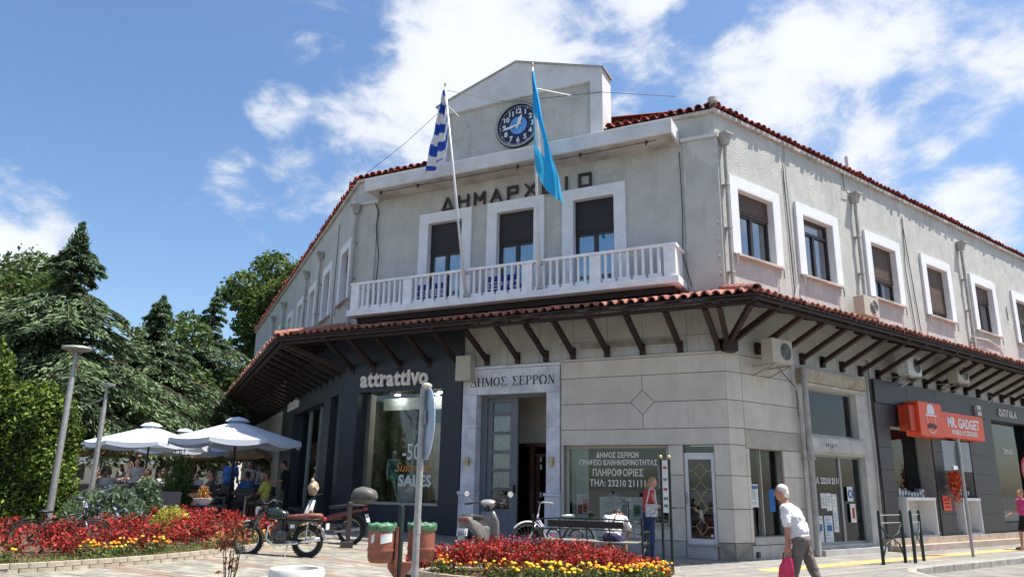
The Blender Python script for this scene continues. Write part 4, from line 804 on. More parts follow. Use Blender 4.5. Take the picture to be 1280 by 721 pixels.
mb_ = thing("rooftop_antenna", "small white panel antenna standing on the roof edge of the right wing", "antenna", at_wall('R', 7.4, -.5, ZT+.2)+K, RR); MB().tube([(0,0,0),(0,0,.75)], .03).build("mast", M['steel'], mb_); MB().box(-.17, .17, -.05, .06, .42, .85).build("antenna_panel", M['white'], mb_, bevel=.01)
for s, o_, z, c, lbl in ((4.6, .10, 6.32, 0, ""),): pass
conduit('R', [(13.6, .04, 6.9), (13.2, .1, 6.6), (14.5, .1, 6.65), (15.4, .1, 6.5), (15.7, .08, 6.2)], .03, 'wcable')
for s in (7.6, 13.2): conduit('R', [(s, .3, 4.6), (s-.25, .6, 4.5), (s-.6, .5, 4.3)], .012, 'wcable')
# flagpoles and flags
def flagpole(s, top_s, top_off, top_z, label, base_z=6.22):
    p = at_wall('F', s, .86, base_z)+K; q = at_wall('F', top_s, top_off, top_z)+K
    t = thing("flagpole", label, "flagpole", p, 0, "flagpoles on the balcony"); d = q-p
    MB().tube([Vector((0,0,0)), d*.5, d], [.04, .034, .024], 10).build("pole", M['alu'], t, smooth=True); MB().ell(d+Vector((0,0,.06)), (.03,.03,.09)).build("finial", M['gold'], t)
    b = MB(); b.box(-.07, .07, -.06, .06, .0, .08); b.box(-.06, .06, -.06, .06, .62, .68); b.build("pole_bracket", M['steel'], t); return p, q
p1, q1 = flagpole(6.44, 6.88, 1.62, 12.05, "tilted white flagpole carrying the blue and white striped flag"); p2, q2 = flagpole(4.31, 4.28, 1.5, 12.05, "white flagpole in front of the clock carrying the long light blue flag")
def flag(name, label, top, d, length, width, cols, cat="flag", spread=.35, folds=5, twist=.3, along=DF):
    """hanging cloth gathered in folds below the pole top; u across the cloth, v down"""
    nu, nv = 44, 60; b = MB(); vs = []; fs = []; ms = []
    for j in range(nv+1):
        v = j/nv
        for i in range(nu+1):
            u = i/nu; w_ = width*spread*(.25+.75*min(1, v*1.3)); x = w_*u; amp = .10*(.3+v)*(1-.3*u)
            y = amp*math.sin(u*folds*2*PI+v*3+math.sin(v*4))+.03*math.sin(v*17+u*5)
            z = -v*length*(1-.22*u*(1 if v > .6 else v/.6))-u*.25*length*(1-v)*.9
            p = top+d*(v*length*.85)*0+along*(x+.05)+nF*y+Vector((0,0,z))-DF*0; vs.append(p-top)
    for j in range(nv):
        for i in range(nu): a = j*(nu+1)+i; fs.append((a, a+1, a+nu+2, a+nu+1)); ms.append(cols((i+.5)/nu, (j+.5)/nv))
    b.V = [tuple(v) for v in vs]; b.F = fs; b.M = ms; return b
FB = mat("flag_royal_blue", (0.022,0.075,0.42), 0.8, var=.05, trans=.35); FWh = mat("flag_white", (0.72,0.72,0.72), 0.8, var=.03, trans=.35); FLB = mat("flag_light_blue", (0.045,0.44,0.74), 0.75, var=.05, trans=.35)
fd1 = (p1-q1).normalized()
def greek(u, v):   # nine stripes, canton at hoist top; cloth hangs so stripes run with the fold direction
    k = int((v*.98+u*.10)*8)
    return 0 if k % 2 == 0 else 1
def hang_flag(name, label, q, pbase, L_, side, cols, mats, width, drift):
    d = (pbase-q).normalized(); top = q+d*.12; nu, nv = 40, 64; vs = []; fs = []; ms = []
    for j in range(nv+1):
        v = j/nv
        for i in range(nu+1):
            u = i/nu; ww = width*(.12+.88*min(1, v*1.25)**.8)
            y = (.09+.05*v)*math.sin(u*4.2*PI+v*2.2)*(.25+.75*u)+.02*math.sin(v*21)
            hoist = d*(v*L_*.55) if v < 1 else d*(L_*.55); z = -v*L_*(.45)*u**.35
            p = d*(v*L_*(.55+.0*u))+side*(ww*u*(.35+.65*v)+drift*v*u)+nF*(y+.03)+Vector((0, 0, z)); vs.append(p)
    for j in range(nv):
        for i in range(nu): a = j*(nu+1)+i; fs.append((a, a+1, a+nu+2, a+nu+1)); ms.append(cols((i+.5)/nu, (j+.5)/nv))
    b = MB(); b.V = [tuple(v) for v in vs]; b.F = fs; b.M = ms; o = b.build(name, mats, None, smooth=True, loc=top, fix=False)
    return tag(o, label, "flag")
hang_flag("striped_flag", "blue and white striped flag hanging limp from the left flagpole", q1, p1, 2.35, DF, greek, [FB, FWh], .58, .08)
def muni(u, v): return 1 if (.42 < v < .72 and .10 < u < .62-abs(v-.57)*.5) else 0
hang_flag("light_blue_flag", "long light blue flag with a pale emblem hanging in front of the clock", q2, p2, 3.75, -DF, muni, [FLB, FWh], .70, .12)
MUE = mat("grey_gold_emblem", (0.42,0.44,0.40), 0.8, var=.4, scale=14)
def wire(name, pts, r, m, label): o = MB().tube(pts, r, 5).build(name, M[m]); tag(o, label, "wire"); return o
TL = at_wall('F', 8.0, .1, 12.3)+K; TR = at_wall('F', 2.9, .1, 12.2)+K
wire("guy_wire", [q1-Vector((0,0,.2)), (q1+TL)/2-Vector((0,0,.05)), at_wall('F', 7.0, .03, 11.6)+K], .022, 'wcable', "pale stay running from the left flagpole top back to the gable")
wire("guy_wire", [q2-Vector((0,0,.6)), at_wall('F', 3.55, .04, 11.75)+K], .022, 'wcable', "pale stay from the right flagpole top to the gable panel")
wire("overhead_wire", [q1-Vector((0,0,.1)), at_wall('F', 5.6, .2, 12.0)+K, at_wall('F', 2.9, .15, 11.7)+K, at_wall('F', 1.0, -.3, 11.35)+K], .008, 'cable', "thin dark wire crossing the gable above the clock")
wire("overhead_wire", [TL, at_wall('F', 9.2, .1, 11.5)+K, at_wall('F', 10.6, .1, 10.75)+K], .008, 'cable', "thin dark wire sloping from the gable down to the left roof edge")
# blue banner cloth behind the balcony railing
for s0, s1, lbl in ((7.2, 8.2, "blue cloth banner with white letters behind the balcony rail at the left door"), (4.95, 5.95, "blue cloth banner with white letters behind the balcony rail at the middle door")):
    t = thing("banner", lbl, "banner", at_wall('F', (s0+s1)/2, BAL-.12, 6.25)+K, RF, "blue banners behind the balcony rail"); MB().box(-.5, .5, -.01, .01, 0, .5).build("cloth", FB, t); wall_text("text_line", "ΣΕΡΡΕΣ", .26, .004, M['white'], t, 'F', 0, .014, .15, bold=.004)
# ============================================================ GROUND, ROAD, PAVING
def brick_mat(name, c1, c2, mortar, sx, sy, rot=0.0, rough=0.9, ms=.012):
    m = mat(name, c1, rough, var=.1, scale=1.2, bump=.3, bscale=90); t = m.node_tree; n = t.nodes; l = t.links; b = n["Principled BSDF"]
    src = b.inputs["Base Color"].links[0].from_socket; c = n["Texture Coordinate"]; mp_ = n.new("ShaderNodeMapping"); mp_.inputs["Rotation"].default_value = (0, 0, rot); l.new(c.outputs["Object"], mp_.inputs[0])
    br = n.new("ShaderNodeTexBrick"); br.inputs["Scale"].default_value = 1; br.inputs["Brick Width"].default_value = sx; br.inputs["Row Height"].default_value = sy; br.inputs["Mortar Size"].default_value = ms; br.offset = 0
    br.inputs["Color1"].default_value = (1,1,1,1); br.inputs["Color2"].default_value = (.82,.82,.82,1); br.inputs["Mortar"].default_value = (*mortar, 1); l.new(mp_.outputs[0], br.inputs["Vector"])
    x = n.new("ShaderNodeMix"); x.data_type = 'RGBA'; x.blend_type = 'MULTIPLY'; x.inputs[0].default_value = 1; l.new(src, x.inputs[6]); l.new(br.outputs["Color"], x.inputs[7]); l.new(x.outputs[2], b.inputs["Base Color"]); return m
mg = MB(); xs = [-900, -300, -120, -60, -40, -30, -24]+list(np.arange(-20, 24, 1.0))+[30, 45, 80, 200, 900]; ys = [-300, -100, -40, -15]+list(np.arange(-6, 40, 1.0))+[45, 55, 70, 100, 200, 900]
vs = [(x, y, ground(x, y)-.13) for y in ys for x in xs]; nx = len(xs)
mg.add(vs, [(j*nx+i, j*nx+i+1, (j+1)*nx+i+1, (j+1)*nx+i) for j in range(len(ys)-1) for i in range(nx-1)])
ASPH = mat("worn_pale_asphalt", (0.20,0.19,0.17), 0.92, var=.2, scale=1.5, bump=.5, bscale=160)
tag(mg.build("road", ASPH, fix=False, smooth=True), "pale worn asphalt road beyond the kerb", None, kind='structure')
KE = K+nR*2.62                                           # kerb line along the right street
def xb(y):
    if y >= 16.0: return KE.x+(y-KE.y)*DR.x/DR.y
    x16 = KE.x+(16.0-KE.y)*DR.x/DR.y
    return x16-.35*min(1, (16.0-y)/.6)-.25*min(1, max(0, 15.4-y)/3)
PAVE = brick_mat("paving_slabs", (0.225,0.215,0.195), None, (.62,.6,.58), .42, .42, RR)
pv = MB(); ysp = [-12, -8, -4, 0, 3, 6, 8]+list(np.arange(9, 24, .5))+[25, 27, 30, 34, 40, 48, 60]; fr_ = np.concatenate([np.linspace(0, .6, 14), np.linspace(.64, 1, 16)])
vs = [(-60+(xb(y)+60)*f_, y, ground(-60+(xb(y)+60)*f_, y)) for y in ysp for f_ in fr_]; nx = len(fr_)
pv.add(vs, [(j*nx+i, j*nx+i+1, (j+1)*nx+i+1, (j+1)*nx+i) for j in range(len(ysp)-1) for i in range(nx-1)])
pave = tag(pv.build("pavement", PAVE, fix=False, smooth=True), "beige slab pavement around the town hall", None, kind='structure')
kb = tag(MB().box(0, .01, 0, .01, -.3, -.29).build("kerb", M['kerb']), "pale concrete kerb curving at the street corner", None, kind='structure')
kp = [Vector((xb(y), y, 0)) for y in list(np.arange(6, 14.8, .6))+[14.9, 15.2, 15.5, 15.75, 16.0]]+[Vector((xb(y), y, 0)) for y in np.arange(16.45, 36, .55)]
for a, b_ in zip(kp, kp[1:]):
    d = (b_-a).normalized(); MB().bar(a+d*.008+Vector((0,0,-.085)), b_-d*.008+Vector((0,0,-.085)), .17, .18+random.uniform(-.006, .01)).build("kerb_stone", M['kerb'], kb, bevel=.012)
YEL = mat("yellow_tactile_paving", (0.50,0.33,0.13), 0.85, var=.12, scale=6, bump=.3, rnd=.08)
s = -1.3
while s < 26:
    c = [K+DR*s+nR*1.7, K+DR*(s+.39)+nR*1.7, K+DR*(s+.39)+nR*1.3, K+DR*s+nR*1.3]; MB().prism([(p.x, p.y) for p in c], lambda a, b, d: (a, b, d), -.01, .013).build("tactile_tile", YEL, pave); s += .4
def lay(name, me, parent, c, a, b_, top):
    """lay a flat piece on the (gently sloping) ground: a, b_ unit axes in plan"""
    s_ = (c-K).dot(DF); k = .033 if .5 < s_ < 14 else 0.0
    xa = Vector((a.x, a.y, k*a.dot(DF))).normalized(); ya = Vector((b_.x, b_.y, k*b_.dot(DF))).normalized(); za = xa.cross(ya).normalized(); ya = za.cross(xa)
    o = link(name, me, parent, (c.x, c.y, ground(c.x, c.y)+top)); o.rotation_euler = Matrix((xa, ya, za)).transposed().to_euler(); return o
SLM = [mat("slab_concrete_%s" % n_, c_, 0.92, var=.16, scale=2.2, bump=.3, bscale=90, rnd=.10) for n_, c_ in (("grey", (0.235,0.222,0.20)), ("warm", (0.25,0.23,0.20)), ("dull", (0.205,0.195,0.18)))]
sl_me = [MB().box(-.206, .206, -.206, .206, -.02, 0).mesh("paving_slab", m_) for m_ in SLM]; cand = []; r = random.Random(8)
for i in range(-9, 58):
    for j in range(-14, 16):
        s_, of = -2.2+i*.42, 2.36-j*.42
        c = K+DR*s_+nR*of
        if c.y < 8 or c.x < -3.6 and c.y < 16.6 or of > 2.4 or c.y > 34: continue
        if (c-K).dot(nF) < .12 and (c-K).dot(DF) > -.3 and (c-K).dot(nR) < 50 and (c-K).dot(nF) < .12: continue
        if (c-K).dot(nR) < (.75 if s_ > 5.8 else .2) and (c-K).dot(DR) > 0: continue
        if c.x > xb(c.y)-.3 or ((c.x-.5)/2.35)**2+((c.y-12.25)/1.45)**2 < 1: continue
        if (c-K).dot(nF) > 1.25 and c.x < .95: continue
        cand.append((math.hypot(c.x, c.y), c))
cand.sort(key=lambda t: t[0])
for d_, c in cand[:280]: lay("paving_slab", r.choice(sl_me), pave, c, DR, nR*-1, .006+r.uniform(0, .002))
rest = MB()
for d_, c in cand[280:]:
    q = [c-DR*.206-nR*.206, c+DR*.206-nR*.206, c+DR*.206+nR*.206, c-DR*.206+nR*.206]; rest.add([(p.x, p.y, ground(p.x, p.y)-.01) for p in q]+[(p.x, p.y, ground(p.x, p.y)+.006) for p in q], [(4,5,6,7),(0,1,5,4),(1,2,6,5),(2,3,7,6),(3,0,4,7)], r.randrange(3))
rest.build("paving_slabs", SLM, pave)['kind'] = 'stuff'
# block paving of the forecourt
BLK = [mat("beige_paver", (0.265,0.245,0.20), 0.9, var=.22, scale=3, bump=.3), mat("pink_paver", (0.225,0.165,0.13), 0.9, var=.14, scale=3, bump=.3), mat("grey_paver", (0.215,0.20,0.165), 0.9, var=.14, scale=3, bump=.3)]
blk = []; bk = MB(); ax = Vector((math.cos(R_(-27)), math.sin(R_(-27)), 0)); ay = Vector((-ax.y, ax.x, 0)); o0 = Vector((-2.2, 13.2, 0)); r = random.Random(3)
for j in range(-36, 30):
    for i in range(-22, 19):
        c = o0+ax*(i*.30+(j % 2)*.15)+ay*(j*.16)
        if (c-K).dot(nF) < 1.25 or c.x > .9 or (c.x < -4 and c.y > 16.5): continue
        z = ground(c.x, c.y); t = .010+r.uniform(0, .004); m_ = 1 if (j//2) % 5 == 0 else (2 if r.random() < .2 else 0)
        blk.append((math.hypot(c.x, c.y), c, m_, t)); continue
        q = [c-ax*.146-ay*.076, c+ax*.146-ay*.076, c+ax*.146+ay*.076, c-ax*.146+ay*.076]
        bk.add([(p.x, p.y, ground(p.x, p.y)-.01) for p in q]+[(p.x, p.y, ground(p.x, p.y)+t) for p in q], [(4,5,6,7),(0,1,5,4),(1,2,6,5),(2,3,7,6),(3,0,4,7)], m_)
blk.sort(key=lambda t: t[0]); vis = [b_ for b_ in blk if b_[0] > 9.2 and -5.5 < b_[1].x]; near = {id(b_) for b_ in vis[:290]}
bl_me = [MB().box(-.146, .146, -.076, .076, -.02, 0).mesh("paving_block", m_) for m_ in BLK]
for b_ in blk:
    d_, c, m_, t = b_
    if id(b_) in near: lay("paving_block", bl_me[m_], pave, c, ax, ay, t); continue
    q = [c-ax*.146-ay*.076, c+ax*.146-ay*.076, c+ax*.146+ay*.076, c-ax*.146+ay*.076]
    bk.add([(p.x, p.y, ground(p.x, p.y)-.01) for p in q]+[(p.x, p.y, ground(p.x, p.y)+t) for p in q], [(4,5,6,7),(0,1,5,4),(1,2,6,5),(2,3,7,6),(3,0,4,7)], m_)
tag(bk.build("block_paving", BLK, fix=False), "beige and pinkish interlocking block paving of the forecourt", None, kind='stuff')
# ============================================================ FLOWER BEDS
ED = [(-9.6,8.6),(-8.2,9.15),(-6.75,10.2),(-5.9,11.25),(-5.2,12.45),(-4.82,13.6),(-4.55,14.7),(-4.2,15.8),(-4.0,16.9),(-4.3,17.9),(-5.2,18.6)]
def along(pts, step):
    P = [Vector((*p, 0)) for p in pts]; out = []; carry = 0
    for a, b_ in zip(P, P[1:]):
        L_ = (b_-a).length; t = carry
        while t < L_: out.append((a.lerp(b_, t/L_), (b_-a).normalized())); t += step
        carry = t-L_
    return out
def smooth_line(p, it=2):
    for _ in range(it):
        q = [p[0]]
        for a, b_ in zip(p, p[1:]): q += [(.75*a[0]+.25*b_[0], .75*a[1]+.25*b_[1]), (.25*a[0]+.75*b_[0], .25*a[1]+.75*b_[1])]
        p = q+[p[-1]]
    return p
EDs = smooth_line(ED)
SOIL = mat("dry_soil", (0.13,0.085,0.05), 0.95, var=.3, scale=8, bump=.8, bscale=30)
poly = EDs+[(-7.4,19.6),(-12.5,18.2),(-16,12)]
b = MB(); n_ = len(poly); b.add([(x, y, ground(x, y)+.07) for x, y in poly], [tuple(range(n_))]); bm_ = b.build("flower_bed", SOIL, fix=False); 
tag(bm_, "long curved flower bed soil left of the forecourt", None, kind='structure')
BR = mat("pale_edging_brick", (0.42,0.36,0.28), 0.9, var=.16, scale=6, bump=.4, rnd=.12); bb = MB().box(-.106, .106, -.05, .05, 0, .06); br_me = bb.mesh("brick", BR)
edg = thing("brick_edging", "low two course brick edging curving round the left flower bed", "edging", (0,0,0))
for row in range(2):
    for k, (p, d) in enumerate(along(EDs[4:], .222)):
        q = p+d*(.111*row); o = link("brick", br_me, edg, (q.x, q.y, ground(q.x, q.y)+.003+row*.066)); o.rotation_euler = (0, 0, math.atan2(d.y, d.x)+random.uniform(-.02, .02))
CB = [(.5+2.05*math.cos(a)*(1), 12.25+1.15*math.sin(a)) for a in np.linspace(0, 2*PI, 40, endpoint=False)]
b = MB(); b.prism(CB, lambda a, c, d: (a, c, d), -.05, .13); tag(b.build("planting_bed", SOIL), "oval flower bed soil in front of the bench", None, kind='structure')
edg2 = thing("brick_edging", "low brick ring around the oval flower bed in front of the bench", "edging", (0,0,0))
for k, (p, d) in enumerate(along(CB+[CB[0]], .222)): o = link("brick", br_me, edg2, (p.x, p.y, ground(p.x, p.y)+.07)); o.rotation_euler = (0, 0, math.atan2(d.y, d.x)); o.scale = (1, 1, 1.3)

# ============================================================ STREET FURNITURE
def lamp_post(p, h, label, kind):
    t = thing("street_lamp", label, "street lamp", G(*p)); b = MB(); b.lathe([(.11, 0), (.11, .04), (.075, .06), (.07, .9), (.06, h*.82), (.045, h*.84), (.032, h-.12), (.03, h-.02)], 14); b.build("pole", M['steel'], t, smooth=35)
    if kind == 'disc':
        b = MB(); b.lathe([(.05, h-.05), (.30, h+.0), (.31, h+.03), (.29, h+.06), (.04, h+.07)], 28); b.build("lamp_head", M['steel'], t, smooth=40); b = MB()
        for a in (0, PI/2, PI, 1.5*PI): b.bar((.03*math.cos(a), .03*math.sin(a), h-.16), (.2*math.cos(a), .2*math.sin(a), h-.0), .012, .012)
        b.build("lamp_stay", M['steel'], t)
    else:
        b = MB(); b.tube([(0,0,h-.35), (-.5,-.1,h-.62), (-.75,-.1,h-.72)], .018, 6); b.build("side_arm", M['steel'], t); MB().lathe([(.04,h-.05),(.20,h-.0),(.20,h+.04),(.03,h+.05)], 20).build("lamp_head", M['steel'], t, smooth=40)
    return t
lamp_post((-9.86, 16.8), 3.86, "tall grey street lamp with a flat disc head rising from the red flower bed", 'disc')
lamp_post((-11.37, 21.14), 3.58, "smaller grey street lamp beside the left white parasol, with a side arm", 'arm')
ar = thing("garden_arch", "thin grey metal tube arch above the tall hedge at the left edge", "arch", G(-12.0, 15.8))
for dx in (0, .55): MB().tube([(dx-1.6, 0, 4.6), (dx-1.0, .0, 4.25), (dx-.2, 0, 3.6), (dx+.35, .1, 2.9), (dx+.6, .1, 2.0), (dx+.7, .1, 0)], .03, 8).build("arch_tube", M['steel'], ar, smooth=True)
# twin litter bins
bt = thing("litter_bins", "pair of terracotta litter bins with green bags on a dark green post", "litter bin", G(-1.46, 10.7)); TERR = mat("terracotta_plastic", (0.28,0.095,0.06), 0.6, var=.22, scale=5); BAG = mat("green_bin_bag", (0.10,0.25,0.13), 0.45, var=.3, scale=14, bump=.5, trans=.3)
MB().lathe([(.045, 0), (.045, 1.12), (.03, 1.15), (0, 1.16)], 12).build("post", M['iron'], bt, smooth=35)
bt.scale = (.94, .94, .95)
for x, y, k in ((-.26, .02, 0), (.27, .35, 1)):
    b = MB(); b.lathe([(.165, .37), (.19, .40), (.20, .52), (.205, .86), (.19, .86), (.18, .45)], 26, c=(x, y, 0)); bo = b.build("bin_body", TERR, bt, smooth=40)
    b = MB(); b.lathe([(.200, .53), (.211, .532), (.211, .558), (.200, .56)], 26, c=(x, y, 0), caps=False); b.build("bin_rib", TERR, bo); MB().lathe([(.203, .80), (.212, .802), (.212, .818), (.203, .82)], 26, c=(x, y, 0), caps=False).build("bin_rim", TERR, bo)
    b = MB()
    for row in range(3):
        for j in range(40):
            a = 2*PI*j/40; b.bar((x+.199*math.cos(a), y+.199*math.sin(a), .43+row*.03), (x+.204*math.cos(a), y+.204*math.sin(a), .43+row*.03), .009, .009)
    b.build("perforations", M['black'], bo)
    b = MB(); nn = 40
    prof = [(.17, .80), (.195, .88), (.215, .90), (.222, .86), (.216, .80)]
    vs = [(x+r0*math.cos(2*PI*j/nn)*(1+.012*math.sin(j*.9)+.012*math.sin(j*2.3)), y+r0*math.sin(2*PI*j/nn)*(1+.012*math.sin(j*1.1)), h+.008*math.sin(j*1.3+i)+.006*math.sin(j*2.9)) for i, (r0, h) in enumerate(prof) for j in range(nn)]
    b.add(vs, [(i*nn+j, i*nn+(j+1) % nn, (i+1)*nn+(j+1) % nn, (i+1)*nn+j) for i in range(len(prof)-1) for j in range(nn)]); b.build("bin_bag", BAG, bo, smooth=True)
b = MB(); b.prism([(-.16, .30), (-.02, .12), (0.02, .12), (.18, .30), (.18, .38), (-.16, .38)], lambda a, c, d: (a, d, c), -.02, .1); b.build("bin_bracket", TERR, bt); b = MB(); b.box(-.055, -.02, -.08, .1, .15, .86); b.build("bracket_plate", TERR, bt)
a = math.atan2(-10.9, 1.6); cx, cy = -.26, .02
for da, w_, z0, h_, nm in ((.32, .18, .63, .13, "white_sticker"), (-.72, .06, .63, .11, "round_sticker")):
    b = MB(); n2 = 8; aa = R_(-82)+da; vs = []
    for j in range(n2+1): t = aa-w_/.42+2*w_/.42*j/n2; vs += [(cx+.2065*math.cos(t), cy+.2065*math.sin(t), z0+(.03*j/n2)), (cx+.2065*math.cos(t), cy+.2065*math.sin(t), z0+h_+(.03*j/n2))]
    b.add(vs, [(2*j, 2*j+2, 2*j+3, 2*j+1) for j in range(n2)]); b.build(nm, M['paper'], bt, fix=False)
# near sign post
sp = thing("road_sign", "grey pole with a round pale sign seen nearly edge-on in front of the fashion shop", "road sign", G(-.81, 7.0, -.155)); MB().lathe([(.031, -.02), (.031, 2.47)], 14).build("pole", M['steel'], sp, smooth=40); MB().lathe([(.034, 1.18), (.034, 1.3)], 14).build("clamp_band", M['zinc'], sp)
dm = Matrix.Rotation(R_(-72), 3, 'Z'); b = MB(); b.lathe([(0, -.006), (.325, -.006), (.33, .0), (.325, .006), (0, .006)], 36, axis='y')
b.V = [tuple((dm @ Vector(v))+Vector((.045, .0, 2.15))) for v in b.V]; b.build("sign_disc", mat("pale_blue_sign_face", (0.42,0.52,0.64), 0.35, .2), sp, smooth=30)
b = MB(); b.box(-.05, .05, -.012, -.008, -.06, .06); b.V = [tuple((dm @ Vector(v))+Vector((.03, -.02, 2.2))) for v in b.V]; b.build("sticker", M['zinc'], sp); MB().ell((.03,-.01,2.49), (.05,.03,.035)).build("pole_cap", M['beige'], sp)
# right road sign, seen from behind
sg = thing("road_sign", "grey pole with two blank sign backs in front of the orange shop", "road sign", G(11.25, 19.03)); MB().lathe([(.035, 0), (.035, 2.8)], 12).build("pole", M['steel'], sg, smooth=40)
SB = mat("grey_sign_back", (0.16,0.18,0.20), 0.5, .2, var=.06); ra = R_(28)
for x0, x1, z0, z1, y in ((-.62, .0, 2.02, 2.74, .045), (.02, .52, 2.00, 2.72, .05)):
    b = MB().box(x0, x1, y, y+.02, z0, z1); b.V = [tuple(Matrix.Rotation(ra, 3, 'Z') @ Vector(v)) for v in b.V]; b.build("sign_plate", SB, sg, bevel=.008)
b = MB().box(-.28, -.1, .025, .043, 2.05, 2.14); b.V = [tuple(Matrix.Rotation(ra, 3, 'Z') @ Vector(v)) for v in b.V]; b.build("sticker", M['paper'], sg)
# notice post
nb = thing("notice_stand", "narrow notice stand of two dark green posts holding a white notice panel", "notice board", G(2.98, 14.66), R_(-20))
for x in (-.075, .085): 
    MB().lathe([(.026, 0), (.026, 2.0)], 10, c=(x, 0, 0)).build("post", M['iron'], nb, smooth=40); MB().ell((x, 0, 2.04), .04).build("post_cap", M['gold'], nb, smooth=True)
MB().box(-.05, .06, -.02, .02, 1.02, 1.98).build("panel", M['paper'], nb)
for z, m_ in ((1.82, 'inkr'), (1.6, 'ink'), (1.42, 'inkr'), (1.25, 'ink'), (1.12, 'inkg')): MB().box(-.035, .04, -.0215, -.0205, z, z+.05).build("printed_block", M[m_], nb)
# bench
be = thing("park_bench", "black iron park bench with a dark board backrest behind the oval flower bed", "bench"); BA, BB = Vector((.52, 14.95, 0)), Vector((2.45, 14.18, 0)); be.location = G(*((BA+BB)/2)[:2]); bz = math.atan2((BB-BA).y, (BB-BA).x); be.rotation_euler.z = bz; W = (BB-BA).length/2
# local x along the bench, +y towards the building (front of the seat), backrest on -y
for sx_ in (-1, 1):
    x = sx_*W; b = MB(); b.tube([(x, -.08, 0), (x, -.04, .42), (x, -.12, .90)], .022, 8); b.tube([(x, .46, 0), (x, .44, .42), (x, .44, .62)], .022, 8); b.tube([(x, -.05, .42), (x, .44, .42)], .022, 8)
    b.torus((x, .2, .2), .16, .012, 'x', 20, 6, a0=0, a1=PI); b.torus((x, .3, .53), .06, .01, 'x', 14, 5); b.build("side_frame", M['iron'], be, smooth=40); MB().box(x-.035, x+.035, -.08, .5, .62, .65).build("armrest", M['iron'], be, bevel=.01)
for x in (-W*.5, 0, W*.42):
    b = MB(); b.tube([(x, -.04, .42), (x, -.11, .86)], .012, 6); b.build("back_stay", M['iron'], be)
b = MB(); b.torus((-W*.62, -.06, .52), .13, .018, 'y', 16, 6, a0=0, a1=PI); b.torus((W*.0-.2, -.06, .52), .13, .018, 'y', 16, 6, a0=0, a1=PI); b.build("scroll_arch", M['iron'], be)
n_ = 12; top = [(-W+2*W*i/n_, -.12, .80+.06*math.sin(PI*i/n_)**.6 if 0 < i < n_ else .80) for i in range(n_+1)]; MB().tube(top, .014, 6).build("top_rail", M['iron'], be, smooth=True); MB().tube([(-W, -.08, .60), (-W*.7, -.08, .66), (W*.7, -.08, .66), (W, -.08, .60)], .012, 6).build("lower_rail", M['iron'], be)
MB().box(-W*.72, W*.68, -.125, -.095, .69, .81).build("backrest_board", mat("black_brown_board", (0.02,0.016,0.014), .6), be, bevel=.008)
for i in range(4): MB().box(-W+.02, W-.02, .0+i*.115, .10+i*.115, .425, .455).build("seat_slat", mat("grey_wood_slat", (0.22,0.21,0.17), .8, var=.2), be, bevel=.005)
# bollard
bo = thing("bollard", "square brown metal bollard standing between the motorcycle and the moped", "bollard", G(-3.2, 15.75), R_(20)); BM = mat("brown_bollard_paint", (0.05,0.035,0.035), .5); MB().box(-.13, .10, -.10, .10, 0, .13).build("base", BM, bo, bevel=.01); MB().box(-.045, .045, -.04, .04, .13, .86).build("post", BM, bo, bevel=.008); MB().box(-.05, .05, -.045, .045, .80, .89).build("cap", BM, bo, bevel=.02)
# round white planter
pl = thing("planter", "round white concrete planter with dry soil at the bottom of the picture", "planter", G(-2.18, 8.25, -.07)); b = MB(); b.lathe([(.20, 0), (.255, .12), (.275, .45), (.285, .56), (.27, .60), (.225, .60), (.215, .52), (.21, .50)], 36, caps=False); b.lathe([(0, 0), (.2, 0)], 36, caps=False); b.build("pot", mat("white_planter_paint", (0.72,0.71,0.68), .7, var=.06), pl, smooth=50); MB().lathe([(0, .555), (.222, .55)], 30, caps=False).build("soil", SOIL, pl)
# barrier rails
def barrier(x, y, rz, label, w=.85):
    t = thing("barrier_rail", label, "railing", G(x, y), R_(rz), "black arched barriers at the kerb")
    for sx_ in (-1, 1): MB().lathe([(.035, 0), (.032, 1.06), (.02, 1.10), (0, 1.11)], 10, c=(sx_*w/2, 0, 0)).build("post", M['iron'], t, smooth=40)
    for z in (1.0, .84): MB().tube([(-w/2, 0, z), (w/2, 0, z)], .010, 6).build("rail", M['steel'], t)
    b = MB(); pts = [(-w/2+.02, 0, .82), (-w*.3, 0, .62), (0, 0, .54), (w*.3, 0, .62), (w/2-.02, 0, .82)]; b.tube(pts, .016, 6); b.build("upper_arc", M['iron'], t, smooth=True)
    b = MB(); b.tube([(-w/2+.02, 0, .12), (-w*.3, 0, .40), (0, 0, .52), (w*.3, 0, .40), (w/2-.02, 0, .12)], .016, 6); b.build("lower_arc", M['iron'], t, smooth=True)
barrier(8.25, 16.82, 38, "black arched barrier rail at the kerb, the nearer of two", .98); barrier(9.08, 17.38, 50, "black arched barrier rail at the kerb, the farther of two", .78)
